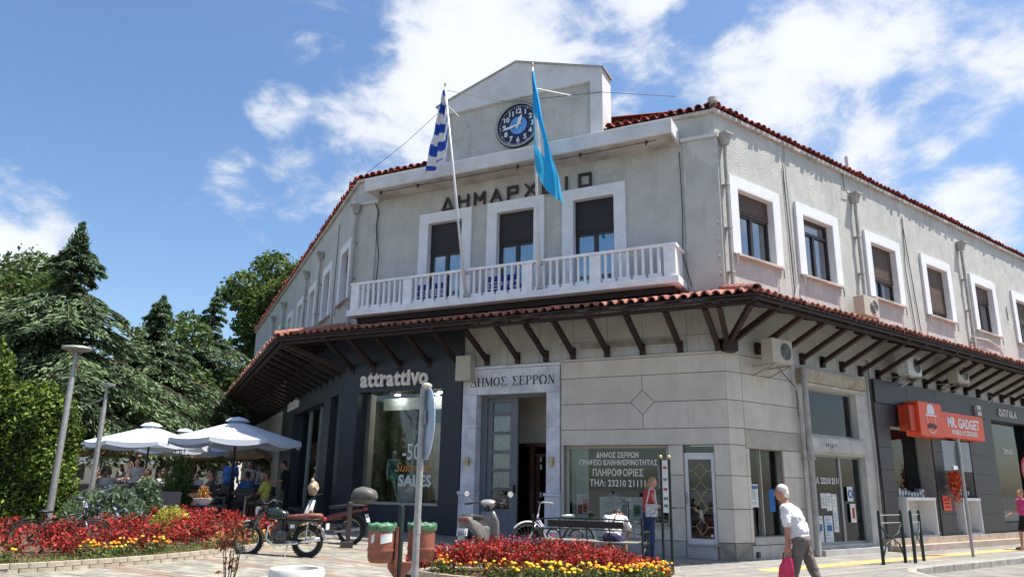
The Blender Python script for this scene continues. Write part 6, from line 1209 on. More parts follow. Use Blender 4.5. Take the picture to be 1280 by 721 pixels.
def motorcycle():
    t = thing("motorcycle", "dark green classic motorcycle with a brown seat leaning on its stand by the flower bed", "motorcycle", G(-3.52, 13.85), R_(174)); GR = mat("dark_green_tank", (0.008,0.020,0.014), .25, coat=.6, var=.1); BRN = mat("brown_leather_seat", (0.17,0.055,0.04), .5, var=.2, scale=10, bump=.3)
    wheel(t, "rear_wheel", (0, 0, .31), .315, .055); st = Matrix.Rotation(R_(44), 3, 'Z'); ax = Vector((1.22, .06, .31)); piv = Vector((1.02, 0, .78)); wheel(t, "front_wheel", ax, .325, .052, rot=st)
    f2 = st @ Vector((0, 1, 0)); b = MB()
    for s_ in (-1, 1): b.tube([ax+f2*.09*s_, ax+f2*.09*s_+Vector((-.10, -.02, .34)), Vector((.98, .0, .86))+f2*.09*s_, Vector((.94, 0, .98))+f2*.09*s_], [.024, .027, .022, .022], 10)
    b.bar(Vector((.97, 0, .88))-f2*.12, Vector((.97, 0, .88))+f2*.12, .05, .03); b.bar(Vector((.955, 0, .955))-f2*.12, Vector((.955, 0, .955))+f2*.12, .05, .03); b.build("fork", M['engine'], t, smooth=40)
    b = MB(); b.torus(ax+Vector((-.0,0,.01)), .350, .028, 'y', 12, 6, a0=R_(68), a1=R_(125), rot=st); b.build("front_fender", M['engine'], t, smooth=True)
    hl = Vector((1.07, .03, .88)); hf = st @ Vector((1, 0, 0)); b = MB(); b.lathe([(.02, -.10), (.075, -.06), (.09, .0), (.092, .03)], 20, axis='x'); q_ = st; b.V = [tuple(hl+q_ @ Vector(v)) for v in b.V]; ho = b.build("headlight", M['black'], t, smooth=40); b = MB(); b.lathe([(0, .045), (.06, .038), (.086, .028)], 20, axis='x', caps=False); b.V = [tuple(hl+q_ @ Vector(v)) for v in b.V]; b.build("headlight_lens", mat("headlight_lens_white", (0.7,0.72,0.72), .15), ho, smooth=True)
    b = MB(); hp = Vector((.93, 0, 1.0)); b.tube([hp+f2*.38+Vector((-.16,0,.06)), hp+f2*.26+Vector((-.06,0,.10)), hp+f2*.1+Vector((0,0,.02)), hp-f2*.1+Vector((0,0,.02)), hp-f2*.26+Vector((-.06,0,.10)), hp-f2*.38+Vector((-.16,0,.06))], .012, 8); b.build("handlebar", M['chrome'], t, smooth=True)
    for s_ in (-1, 1):
        MB().tube([hp+f2*.30*s_+Vector((-.10,0,.085)), hp+f2*.41*s_+Vector((-.175,0,.055))], .018, 8).build("grip", M['rubber'], t); MB().tube([hp+f2*.26*s_+Vector((-.03,0,.09)), hp+f2*.38*s_+Vector((-.09,0,.05))], .006, 5).build("brake_lever", M['chrome'], t)
        b = MB(); b.tube([hp+f2*.24*s_+Vector((-.05,0,.10)), hp+f2*.30*s_+Vector((.02,0,.20))], .006, 5); b.build("mirror_stalk", M['black'], t); MB().ell(hp+f2*.12*s_+Vector((.06,.0,-.08)), .022, 8).build("indicator", M['black'], t)
    b = MB(); Y = Vector((0,1,0)); Z = Vector((0,0,1)); loft(b, [((.42,0,.76), Y*.07, Z*.05), ((.47,0,.79), Y*.115, Z*.09), ((.60,0,.81), Y*.135, Z*.115), ((.75,0,.82), Y*.125, Z*.115), ((.86,0,.83), Y*.08, Z*.08), ((.90,0,.83), Y*.04, Z*.04)], 20); tk_ = b.build("fuel_tank", GR, t, smooth=True); MB().lathe([(.03, .93), (.03, .95), (0, .955)], 14, c=(.68,0,-.0)).build("fuel_cap", M['chrome'], tk_); MB().box(.52, .74, .132, .142, .76, .80).build("knee_pad", M['rubber'], tk_, bevel=.004)
    b = MB(); loft(b, [((-.28,0,.785), Y*.06, Z*.02), ((-.24,0,.80), Y*.11, Z*.05), ((.0,0,.795), Y*.13, Z*.055), ((.25,0,.775), Y*.12, Z*.05), ((.42,0,.76), Y*.10, Z*.045), ((.46,0,.755), Y*.05, Z*.02)], 18, p=3); so = b.build("seat", BRN, t, smooth=True)
    b = MB()
    for s_ in (-1, 1): b.tube([(.92, 0, .86), (.5, s_*.06, .70), (.0, s_*.11, .71), (-.26, s_*.11, .74)], .016, 8); b.tube([(.5, s_*.07, .70), (.38, s_*.09, .34), (.42, s_*.09, .27), (.78, s_*.07, .27), (.90, 0, .62)], .014, 8); b.tube([(.38, s_*.09, .34), (0, s_*.09, .31)], .02, 8); b.tube([(-.05, s_*.13, .70), (.0, s_*.12, .34)], [.012, .012], 8)
    b.tube([(-.26, -.11, .74), (-.26, .11, .74)], .016, 8); b.build("frame", M['black'], t, smooth=True)
    for s_ in (-1, 1):
        b = MB(); pts = []
        for k in range(60): a = k*.9; pts.append((-.03+.02*k/60+.028*math.cos(a), s_*.135+.028*math.sin(a), .66-.28*k/60))
        b.tube(pts, .0055, 5); b.build("shock_absorber", M['chrome'], t, smooth=True)
    b = MB(); loft(b, [((.40,0,.40), Y*.10, Z*.09), ((.46,0,.41), Y*.13, Z*.12), ((.62,0,.41), Y*.13, Z*.13), ((.74,0,.40), Y*.10, Z*.10)], 18, p=3); b.lathe([(.075, .135), (.075, .155), (.0, .16)], 16, c=(.55,0,.40), axis='y'); b.lathe([(.05, .13), (.05, .15), (.0, .155)], 16, c=(.68,0,.36), axis='y'); en = b.build("engine", M['engine'], t, smooth=40)
    b = MB(); [b.box(.58-.07, .58+.09, -.085, .085, .52+i*.022, .53+i*.022) for i in range(8)]; b.box(.54, .64, -.06, .06, .50, .70); b.build("cylinder_fins", M['engine'], en)
    b = MB(); b.tube([(.66, .05, .64), (.80, .10, .58), (.80, .13, .34), (.62, .15, .24), (.2, .16, .27), (.1, .165, .29)], .02, 10); b.tube([(.12, .165, .29), (-.06, .17, .33), (-.32, .17, .37)], [.032, .04, .038], 12); b.build("exhaust", M['chrome'], t, smooth=True)
    MB().prism([(.14, .70), (.42, .70), (.34, .50), (.24, .46)], lambda a, c, d: (a, d, c), .105, .125).build("side_panel", GR, t, bevel=.006); MB().box(.24, .33, .126, .13, .56, .63).build("number_badge", M['paper'], t); b = MB(); b.torus((0,0,.31), .37, .028, 'y', 16, 6, a0=R_(60), a1=R_(175)); b.build("rear_fender", M['steel'], t, smooth=True)
    b = MB(); b.ell((-.33,0,.74), (.03,.05,.035), 10); b.build("tail_light", M['red'], t, smooth=True); MB().tube([(.36, .10, .28), (.34, .26, .0)], .011, 6).build("kickstand", M['steel'], t); MB().box(-.40, -.385, -.09, .09, .54, .66).build("number_plate", PLATE, t)
    b = MB(); b.tube([(.42,.1,.3), (.2,.1,.3), (0,.09,.31)], .012, 6); b.build("chain_guard", M['steel'], t); MB().tube([(.40,.1,.28), (.40,.24,.27)], .012, 6).build("footpeg", M['rubber'], t); t.scale = (.88, .88, .88); return t
motorcycle()
def scooter():
    t = thing("scooter", "silver scooter seen from behind with a round tail light and two mirrors", "scooter", G(-.70, 14.05), R_(70)); SIL = mat("scratched_silver_plastic", (0.22,0.21,0.195), .4, .2, var=.15, scale=9, coat=.3); Y = Vector((0,1,0)); Z = Vector((0,0,1))
    wheel(t, "rear_wheel", (0, 0, .235), .24, .055, spokes=5); wheel(t, "front_wheel", (1.22, 0, .235), .24, .05, spokes=5)
    for s_ in (-1, 1):
        b = MB(); loft(b, [((-.24, s_*.07, .735), Y*.055, Z*.05), ((-.12, s_*.115, .68), Y*.04, Z*.09), ((.10, s_*.15, .58), Y*.04, Z*.13), ((.32, s_*.16, .46), Y*.04, Z*.17), ((.50, s_*.14, .34), Y*.04, Z*.13)], 14, p=2.6); b.build("side_fairing", SIL, t, smooth=True)
    b = MB(); loft(b, [((-.26,0,.755), Y*.12, Z*.055), ((-.14,0,.76), Y*.14, Z*.06)], 16, p=3); b.build("tail_cowl", SIL, t, smooth=50); b = MB(); loft(b, [((-.285,0,.755), Y*.095, Z*.035), ((-.255,0,.755), Y*.108, Z*.042)], 16, p=3); b.build("tail_light", mat("dark_red_lens", (0.20,0.02,0.02), .2, coat=.5), t, smooth=50)
    b = MB(); loft(b, [((-.16,0,.81), Y*.10, Z*.02), ((-.05,0,.82), Y*.13, Z*.045), ((.25,0,.79), Y*.14, Z*.05), ((.50,0,.77), Y*.10, Z*.04), ((.56,0,.76), Y*.05, Z*.02)], 16, p=3); b.build("seat", mat("worn_black_seat", (0.03,0.03,0.032), .6, bump=.3), t, smooth=True)
    b = MB(); loft(b, [((.0,0,.30), Y*.10, Z*.10), ((.2,0,.36), Y*.13, Z*.12), ((.45,0,.33), Y*.12, Z*.10)], 14); b.build("engine", M['engine'], t, smooth=True); b = MB(); b.box(.5, .98, -.15, .15, .26, .33); b.build("footboard", M['dark'], t, bevel=.02)
    b = MB(); loft(b, [((.98,0,.28), Vector((.03,0,.0)), Y*.17), ((1.02,0,.45), Vector((.04,0,0)), Y*.21), ((1.0,0,.70), Vector((.05,0,0)), Y*.20), ((.94,0,.88), Vector((.05,0,0)), Y*.13)], 16, p=3); b.build("leg_shield", SIL, t, smooth=True)
    b = MB(); b.torus((0,0,.235), .29, .05, 'y', 14, 6, a0=R_(70), a1=R_(190)); b.build("rear_fender", M['dark'], t, smooth=True); MB().bar((-.24, 0, .70), (-.34, 0, .42), .13, .02).build("mudflap", SIL, t); pl_ = MB(); pl_.bar((-.275,0,.62), (-.315,0,.50), .20, .012); po = pl_.build("number_plate", PLATE, t)
    for k, x_ in enumerate((-.07, -.035, .0, .035, .07)): MB().bar((-.305, x_, .575), (-.315, x_, .525), .018, .004).build("plate_digit", M['ink'], po)
    b = MB(); b.tube([(.94,0,.86), (.90,0,1.0)], .04, 10); b.tube([(.82,.34,1.02), (.90,.2,1.04), (.92,0,1.02), (.90,-.2,1.04), (.82,-.34,1.02)], .016, 8); b.build("handlebar", M['dark'], t, smooth=True); b = MB(); loft(b, [((.84,0,1.02), Y*.12, Z*.03), ((.92,0,1.04), Y*.16, Z*.06), ((1.02,0,1.0), Y*.11, Z*.07), ((1.06,0,.97), Y*.05, Z*.04)], 14); b.build("handlebar_cowl", M['steel'], t, smooth=True)
    for s_ in (-1, 1):
        MB().tube([(.84, s_*.31, 1.02), (.79, s_*.43, 1.01)], .02, 8).build("grip", M['rubber'], t); MB().tube([(.88, s_*.24, 1.04), (.93, s_*.42, 1.16)], .006, 6).build("mirror_arm", M['black'], t); b = MB(); b.lathe([(0, -.0), (.062, .0), (.06, .014), (0, .02)], 18, axis='x'); b.V = [(v[0]+.93, v[1]+s_*.45, v[2]+1.20) for v in b.V]; mo = b.build("mirror", M['black'], t, smooth=40); b = MB(); b.lathe([(0, -.002), (.056, -.002)], 18, axis='x', caps=False); b.V = [(v[0]+.93, v[1]+s_*.45, v[2]+1.20) for v in b.V]; b.build("mirror_glass", mat("mirror_glass", (0.8,0.85,0.9), .03, 1.0, var=0), mo, fix=False); MB().tube([(.84, s_*.28, 1.03), (.90, s_*.40, 1.0)], .006, 5).build("brake_lever", M['chrome'], t)
    MB().tube([(.1,-.17,.28), (-.1,-.18,.32), (-.3,-.18,.38)], [.03, .05, .045], 12).build("exhaust", M['dark'], t, smooth=True); b = MB(); b.torus((1.22,0,.235), .275, .05, 'y', 14, 6, a0=R_(20), a1=R_(150)); b.build("front_fender", SIL, t, smooth=True); MB().tube([(1.22,.07,.24), (1.05,.05,.55), (.96,0,.85)], .022, 8).build("fork", M['engine'], t); MB().box(.55,.78,-.12,.12,.34,.62).build("crate_bag", mat("grey_bag", (0.12,0.12,0.12), .7, bump=.4), t, bevel=.04); return t
scooter()
def moped():
    t = thing("moped", "dark red moped with a grey top box parked beyond the bollard", "moped", G(-3.3, 16.5), R_(168)); Y = Vector((0,1,0)); Z = Vector((0,0,1)); RD = mat("dark_red_fairing", (0.11,0.018,0.018), .35, coat=.4)
    wheel(t, "rear_wheel", (0,0,.29), .295, .04, spokes=16); wheel(t, "front_wheel", (1.2,0,.29), .295, .036, spokes=16)
    b = MB(); loft(b, [((-.25,0,.72), Y*.05, Z*.03), ((.0,0,.66), Y*.10, Z*.07), ((.35,0,.56), Y*.11, Z*.08), ((.7,0,.45), Y*.07, Z*.06), ((.95,0,.62), Y*.04, Z*.06)], 14); b.build("body_fairing", RD, t, smooth=True); b = MB(); loft(b, [((-.2,0,.77), Y*.08, Z*.03), ((.1,0,.78), Y*.13, Z*.04), ((.5,0,.74), Y*.08, Z*.03)], 14); b.build("seat", M['dark'], t, smooth=True)
    b = MB(); loft(b, [((-.52,0,.98), Y*.10, Z*.06), ((-.47,0,.985), Y*.18, Z*.12), ((-.36,0,.99), Y*.21, Z*.165), ((-.20,0,1.0), Y*.22, Z*.18), ((-.06,0,.985), Y*.19, Z*.15), ((.0,0,.96), Y*.12, Z*.09)], 20, p=2.5); tbx = b.build("top_box", mat("grey_top_box", (0.10,0.097,0.09), .55, var=.12, scale=8), t, smooth=True); MB().box(-.49, -.02, -.225, .225, .925, .94).build("box_seam", M["black"], tbx, bevel=.01); MB().box(-.53, -.51, -.05, .05, .95, .99).build("box_latch", M["steel"], tbx); MB().box(-.3, .02, -.08, .08, .79, .82).build("rack", M['steel'], t)
    MB().tube([(1.2,.06,.29), (1.0,.05,.75), (.94,0,.92)], .02, 8).build("fork", M['engine'], t); b = MB(); loft(b, [((.98,0,.40), Vector((.02,0,0)), Y*.10), ((1.0,0,.62), Vector((.03,0,0)), Y*.19), ((.92,0,.88), Vector((.03,0,0)), Y*.12)], 14); b.build("leg_shield", M['curtain'], t, smooth=True); MB().tube([(.86,.32,1.0), (.92,.1,.98), (.92,-.1,.98), (.86,-.32,1.0)], .014, 8).build("handlebar", M['black'], t, smooth=True)
    b = MB(); loft(b, [((.10,0,.36), Y*.06, Z*.06), ((.45,0,.36), Y*.11, Z*.09), ((.62,0,.36), Y*.08, Z*.07)], 12); b.build("engine", M['engine'], t, smooth=True); b = MB(); b.torus((0,0,.29), .345, .03, 'y', 14, 6, a0=R_(70), a1=R_(200)); b.build("rear_fender", M['dark'], t, smooth=True); MB().bar((-.33,0,.62), (-.38,0,.46), .17, .01).build("number_plate", PLATE, t); MB().tube([(.3,.14,.25), (-.25,.15,.33)], [.02, .035], 10).build("exhaust", M['steel'], t); MB().ell((-.3,0,.73), (.04,.07,.035)).build("tail_light", M['red'], t, smooth=True)
    c = MB(); c.ell((.9,.05,1.12), (.11,.13,.15), 12); c.ell((.9,.12,1.28), (.03,.03,.08), 8); cl_ = fused(c, "flowered_cloth", mat("flowered_cloth", (0.55,0.50,0.30), .9, var=0, scale=16, col2=(0.25,0.10,0.14)), t, .02, 1, .06); return t
moped()
def bicycle(loc, rz, label, col, step=True, bars=True):
    t = thing("bicycle", label, "bicycle", loc, rz); wheel(t, "rear_wheel", (0,0,.33), .335, .018, spokes=20, rim='steel', hub=.025); wheel(t, "front_wheel", (1.05,0,.33), .335, .018, spokes=20, rim='steel', hub=.025); b = MB()
    hd_, st_, bb_ = Vector((.86,0,.78)), Vector((.26,0,.66)), Vector((.40,0,.30))
    if step: b.tube([hd_-Vector((0,0,.06)), (.62,0,.42), bb_], .017, 8); b.tube([hd_, (.66,0,.52), (.34,0,.48)], .012, 8)
    else: b.tube([hd_, bb_], .017, 8); b.tube([hd_+Vector((0,0,.03)), st_], .015, 8)
    b.tube([st_+Vector((-.03,0,.12)), bb_], .015, 8); b.tube([st_, (0,.05,.33)], .009, 6); b.tube([st_, (0,-.05,.33)], .009, 6); b.tube([bb_, (0,.05,.33)], .010, 6); b.tube([bb_, (0,-.05,.33)], .010, 6); b.tube([hd_+Vector((-.02,0,.06)), hd_-Vector((-.02,0,.1))], .02, 8); b.build("frame", col, t, smooth=True)
    b = MB(); b.tube([hd_-Vector((-.02,0,.1)), (.95,.05,.5), (1.05,.05,.33)], .011, 6); b.tube([hd_-Vector((-.02,0,.1)), (.95,-.05,.5), (1.05,-.05,.33)], .011, 6); b.build("fork", M['chrome'], t, smooth=True); b = MB(); b.tube([hd_+Vector((-.02,0,.05)), hd_+Vector((-.05,0,.25))], .012, 8); hb_ = hd_+Vector((-.05,0,.25)); b.tube([hb_+Vector((-.18,.28,.04)), hb_+Vector((.0,.2,.05)), hb_, hb_+Vector((.0,-.2,.05)), hb_+Vector((-.18,-.28,.04))], .011, 8); b.build("handlebar", M['chrome'], t, smooth=True)
    for s_ in (-1, 1): MB().tube([hb_+Vector((-.10, s_*.245, .045)), hb_+Vector((-.22, s_*.30, .035))], .017, 8).build("grip", M['beige'] if step else M['rubber'], t)
    b = MB(); sd = st_+Vector((-.05,0,.16)); Y = Vector((0,1,0)); Z = Vector((0,0,1)); loft(b, [(sd+Vector((-.12,0,0)), Y*.08, Z*.03), (sd, Y*.08, Z*.03), (sd+Vector((.14,0,0)), Y*.02, Z*.015)], 12); b.build("saddle", M['black'] if not step else M['curtain'], t, smooth=True); b = MB(); b.lathe([(.09, .03), (.09, .035)], 20, c=(.40,0,.30), axis='y'); b.tube([(.40,.04,.30), (.50,.05,.17)], .008, 5); b.box(.46,.55,.05,.14,.155,.175); b.tube([(.40,-.04,.30), (.30,-.05,.43)], .008, 5); b.build("crankset", M['steel'], t)
    for c_ in ((0,0,.33), (1.05,0,.33)): b = MB(); b.torus(c_, .365, .02, 'y', 16, 5, a0=R_(40), a1=R_(180)); b.build("mudguard", M['curtain'] if step else M['black'], t, smooth=True)
    return t
bicycle(G(1.45, 16.05), R_(188), "white and lilac step-through bicycle with curved handlebars behind the bench", mat("lilac_frame", (0.42,0.36,0.50), .35, .2))
bicycle(G(-7.40, 12.15, -.02), R_(33), "black bicycle standing among the red flowers under the hedge", M['black'], step=False).scale = (.84, .84, .84)
# ============================================================ VEGETATION
def leaf_mat(name, col, var=.3, trans=.35): return mat(name, col, .6, var=var, scale=2.0, trans=trans, spec=.3)
def quads(name, P, A, B, mats, mi, parent=None, loc=(0,0,0)):
    """P centre, A half-length axis, B half-width axis: one rhombic leaf face each (numpy arrays)"""
    n = len(P); V = np.empty((n, 4, 3)); V[:, 0] = P-A; V[:, 1] = P+B; V[:, 2] = P+A; V[:, 3] = P-B
    me = bpy.data.meshes.new(name); me.vertices.add(n*4); me.vertices.foreach_set("co", V.reshape(-1)); me.loops.add(n*4); me.loops.foreach_set("vertex_index", np.arange(n*4)); me.polygons.add(n); me.polygons.foreach_set("loop_start", np.arange(0, n*4, 4)); me.polygons.foreach_set("loop_total", np.full(n, 4))
    for m_ in mats: me.materials.append(m_)
    me.polygons.foreach_set("material_index", mi.astype(np.int32)); me.update(); me.validate(); return link(name, me, parent, loc)
def unit(v): return v/np.maximum(np.linalg.norm(v, axis=1, keepdims=True), 1e-6)
def rand_axes(n, size, asp, up=0.0, jit=.35):
    a = unit(rng.normal(size=(n, 3))+np.array([0, 0, up])); r = unit(rng.normal(size=(n, 3))); b = unit(np.cross(a, r)); s = size*(1+jit*rng.uniform(-1, 1, (n, 1))); return a*s, b*s*asp
GL = [leaf_mat("leaf_mid_green", (0.065,0.115,0.030)), leaf_mat("leaf_light_green", (0.125,0.185,0.045)), leaf_mat("leaf_dark_green", (0.028,0.055,0.018))]
CE = [leaf_mat("cedar_needles", (0.075,0.130,0.060), trans=.2), leaf_mat("cedar_new_needles", (0.155,0.225,0.10), trans=.2), leaf_mat("cedar_dark_needles", (0.024,0.042,0.024), trans=.2)]
BARK = mat("tree_bark", (0.07,0.05,0.035), .95, var=.3, scale=8, bump=.8, bscale=20)
def clumps_leaves(C, Rr, n, size, asp, hollow=.55):
    """leaves spread through clumps: C centres, Rr radii"""
    w_ = Rr[:, 0]*Rr[:, 1]; k = rng.choice(len(C), n, p=w_/w_.sum()); d = unit(rng.normal(size=(n, 3))); r = (hollow+(1.05-hollow)*rng.uniform(0, 1, (n, 1))**.7)*(1+.12*rng.normal(size=(n, 1)))
    P = C[k]+d*r*Rr[k]; A, B_ = rand_axes(n, size, asp); return P, A, B_, k
def broad_tree(name, label, loc, H, cr, n=26000, leaf=.13, nc=34, group=None, zc=.62, seed=1, mats=None, light=.45):
    global rng; rng = np.random.default_rng(seed); t = thing(name, label, "tree", loc, 0, group)
    d = unit(rng.normal(size=(nc, 3))); rr = rng.uniform(.25, .95, (nc, 1)); C = d*rr*np.array([cr, cr, H*(1-zc)*.95])*.85; C[:, 2] += H*zc; Rr = rng.uniform(.20, .36, (nc, 1))*cr*np.array([1, 1, .75]); P, A, B_, k = clumps_leaves(C, Rr, n, leaf, .55); mi = np.where(rng.uniform(size=n) < light, 1, np.where(rng.uniform(size=n) < .55, 0, 2)); quads("crown", P, A, B_, mats or GL, mi, t)
    b = MB(); b.tube([(0,0,-.1), (.05,0,H*.25), (0,.1,H*.5), (0,0,H*.8)], [H*.028, H*.022, H*.016, H*.005], 10)
    for i in range(min(nc, 16)): c = Vector(C[i]); s_ = Vector((0, 0, H*rng.uniform(.28, .55))); b.tube([s_, s_.lerp(c, .5)+Vector((0,0,.2)), c], [H*.010, H*.007, H*.002], 6)
    b.build("trunk", BARK, t, smooth=True); return t
def cedar(label, loc, H, spread, lean=(0,0), seed=1, tiers=15, top=.2, zmin=.2, dens=1.0):
    """deodar: drooping flat sprays set on long limbs, ragged tiers, nodding leader"""
    global rng; rng = np.random.default_rng(seed); t = thing("cedar_tree", label, "tree", loc); tb = MB(); lx, ly = lean
    ax = lambda z: Vector((lx*(z/H)**1.6, ly*(z/H)**1.6, z)); tb.tube([ax(H*q) for q in (0, .2, .4, .6, .8, 1.0)], [.30, .25, .19, .12, .06, .015], 10); Ps, As, Bs, Ms = [], [], [], []
    z = H*zmin
    while z < H*.985:
        f_ = (z-H*zmin)/(H*(1-zmin)); L0 = spread*(((1-f_/.62)**.55*.8+.24 if f_ < .6 else .27*(1-f_)/.4+.03)*(.85+.28*math.sin(f_*21+seed))); nb = 7 if f_ < .6 else 5; a0 = rng.uniform(0, 6.28)
        for kbr in range(nb):
            a = a0+kbr*2*PI/nb+rng.uniform(-.45, .45); Lb = L0*rng.uniform(.6, 1.12); ca, sa = math.cos(a), math.sin(a); p0 = ax(z); rise = .16*Lb*(.3+f_); n = int(340*dens*(Lb/3+.22)); pts = []
            for q in np.linspace(0, 1, 6): pts.append(p0+Vector((ca*Lb*q, sa*Lb*q, rise*math.sin(q*2.2)-.30*Lb*q*q)))
            tb.tube(pts, [.05*(1-.8*q)*(Lb/3+.3) for q in np.linspace(0, 1, 6)], 5)
            q = rng.uniform(.12, 1.03, n)**.8; side = rng.normal(size=n)*.30*Lb*(q*(1.12-q)+.06)*1.5; cx_ = ca*Lb*q-sa*side; cy_ = sa*Lb*q+ca*side; cz_ = rise*np.sin(q*2.2)-.30*Lb*q*q-.35*np.abs(side)**1.25-np.abs(rng.normal(size=n))*.10
            P = np.stack([cx_, cy_, cz_], 1)+np.array(p0); dirn = unit(np.stack([ca*1.0-sa*np.sign(side)*.8, sa*1.0+ca*np.sign(side)*.8, np.full(n, -.55)], 1)+rng.normal(size=(n, 3))*.28); s_ = rng.uniform(.09, .20, (n, 1)); bb_ = unit(np.cross(dirn, rng.normal(size=(n, 3))+np.array([0, 0, 1.5]))); Ps.append(P); As.append(dirn*s_); Bs.append(bb_*s_*.22); tip = q > .55
            Ms.append(np.where(tip & (rng.uniform(size=n) < .6), 1, np.where(rng.uniform(size=n) < .5, 0, 2)))
        z += H*(1-zmin)/tiers*rng.uniform(.8, 1.15)*(1-.35*f_)
    # nodding leader tuft
    n = 700; q = rng.uniform(0, 1, n); P = np.array([ax(H*(.90+.10*x)) for x in q])+rng.normal(size=(n, 3))*np.array([.16, .16, .12])*(1.25-q)[:, None]; d_ = unit(rng.normal(size=(n, 3))+np.array([0, 0, -1.0])); s_ = rng.uniform(.07, .14, (n, 1)); Ps.append(P); As.append(d_*s_); Bs.append(unit(np.cross(d_, rng.normal(size=(n, 3))))*s_*.25); Ms.append(np.zeros(n))
    quads("crown", np.concatenate(Ps), np.concatenate(As), np.concatenate(Bs), CE, np.concatenate(Ms), t); tb.build("trunk", BARK, t, smooth=True); return t
cedar("tall deodar cedar with a leaning bent top, highest tree on the left", G(-17.9, 29.2), 11.2, 5.3, (.15, 0), 4, 15, zmin=.33, dens=1.35)
cedar("deodar cedar with its pointed top just left of the town hall", G(-20.3, 49.0), 13.5, 5.4, (.4, 0), 9, 15, zmin=.33, dens=1.3)
cedar("broad dark cedar between the two pointed cedars, above the left parasol", G(-17.3, 35.5), 9.7, 5.3, (.3, 0), 14, 13, zmin=.36, dens=1.5)
broad_tree("plane_tree", "broad leafy tree at the left edge behind the cedars", G(-23.2, 33.5), 13.2, 4.6, 30000, .11, 42, seed=21)
broad_tree("plane_tree", "tall light green tree rising behind the far end of the town hall", G(-18.3, 58.0), 20.4, 5.2, 26000, .20, 46, seed=22, zc=.66, light=.6)
broad_tree("plane_tree", "mid green tree filling the gap between the cedars and the canopy", G(-21.8, 48.5), 13.5, 4.5, 22000, .15, 34, seed=23, zc=.55, light=.55)
for i, (x, y, h_, cr_, lb) in enumerate(((-31, 44, 9, 6, "rounded tree farthest left beyond the square"), (-24, 50, 10, 6, "rounded tree beyond the square behind the plane tree"), (-26, 40, 7.5, 4.5, "lower rounded tree behind the left cedar's foot"), (-24, 58, 11, 6, "rounded tree beyond the square behind the middle cedar"), (-38, 60, 12, 8, "large rounded tree far beyond the left street"))):
    broad_tree("broadleaf_tree", lb, G(x, y), h_, cr_, 9000, .24, 22, "trees beyond the square", .55, 40+i, light=.3)
# tall clipped shrub at the left
def shrub(name, label, loc, rx, ry, h, n, leaf, mats, light, seed, cat="shrub", taper=.35, parent=None, asp=.55):
    global rng; rng = np.random.default_rng(seed); t = thing(name, label, cat, loc); z = rng.uniform(0, 1, n); a = rng.uniform(0, 2*PI, n); w_ = (1-taper*z**2)*(1+.10*np.sin(a*3+z*9)+.08*np.sin(a*7-z*13)); r = rng.uniform(.55, 1.04, n)**.5*w_*np.sqrt(np.clip(1-np.clip((z-.8)/.2, 0, 1)**2*.8, 0, 1)); P = np.stack([np.cos(a)*r*rx, np.sin(a)*r*ry, z*h], 1)+rng.normal(size=(n, 3))*leaf*.8; A, B_ = rand_axes(n, leaf, asp, .2); mi = np.where(rng.uniform(size=n) < light, 1, np.where(rng.uniform(size=n) < .6, 0, 2)); quads("foliage", P, A, B_, mats, mi, t)
    b = MB(); [b.tube([(rx*.2*math.cos(i), ry*.2*math.sin(i), 0), (rx*.4*math.cos(i), ry*.4*math.sin(i), h*.8)], [.03, .008], 5) for i in range(5)]; b.build("stem", BARK, t); return t
HG = [leaf_mat("hedge_green", (0.07,0.13,0.025)), leaf_mat("hedge_yellow_green", (0.22,0.30,0.05)), leaf_mat("hedge_deep_green", (0.015,0.035,0.010))]
shrub("tall_shrub", "tall glossy yellow-green shrub behind the first street lamp at the left edge", G(-11.1, 17.7), 1.15, 1.0, 3.15, 30000, .050, HG, .42, 51, taper=.5)
shrub("tall_shrub", "shorter leafy shrub in front of the tall one at the left edge", G(-12.6, 17.0), 1.3, 1.0, 4.3, 22000, .055, HG, .35, 52, taper=.3)
BLM = [leaf_mat("grey_green_leaf", (0.10,0.16,0.08)), leaf_mat("soft_green_leaf", (0.17,0.25,0.13)), leaf_mat("deep_leaf", (0.04,0.07,0.03)), mat("lilac_petal", (0.30,0.28,0.55), .7)]
def shrubm(name, label, loc, rx, h, n, leaf, mats, ps, seed): 
    global rng; rng = np.random.default_rng(seed); t = thing(name, label, "shrub", loc); d = unit(rng.normal(size=(n, 3))); d[:, 2] = np.abs(d[:, 2]); r = rng.uniform(.35, 1.05, (n, 1))**.6; P = d*r*np.array([rx, rx*.8, h]); A, B_ = rand_axes(n, leaf, .35, .9); mi = rng.choice(len(ps), n, p=ps); quads("foliage", P, A, B_, mats, mi, t); MB().tube([(0,0,0), (0,0,h*.5)], .03, 6).build("stem", BARK, t); return t
shrubm("flowering_shrub", "grey-green bush with lilac blossoms behind the red flowers", G(-8.05, 15.9), .78, .95, 4500, .055, BLM, [.45, .3, .15, .10], 61); shrubm("leafy_plant", "upright leafy green plant left of the menu board", G(-8.1, 17.3), .45, 1.15, 2200, .06, BLM, [.5, .35, .15, 0], 62); shrubm("leafy_plant", "pale green low plant beside the lilac bush", G(-9.1, 17.2), .8, .85, 3500, .045, BLM, [.3, .65, .05, 0], 63)
YG = [leaf_mat("lime_leaf", (0.42,0.42,0.06)), leaf_mat("lime_bright", (0.58,0.55,0.10)), leaf_mat("lime_deep", (0.15,0.17,0.03))]
shrubm("lime_plant", "round yellow-green bush between the red flowers and the menu board", G(-6.55, 15.2), .45, .68, 2600, .035, YG, [.45, .4, .15], 64)
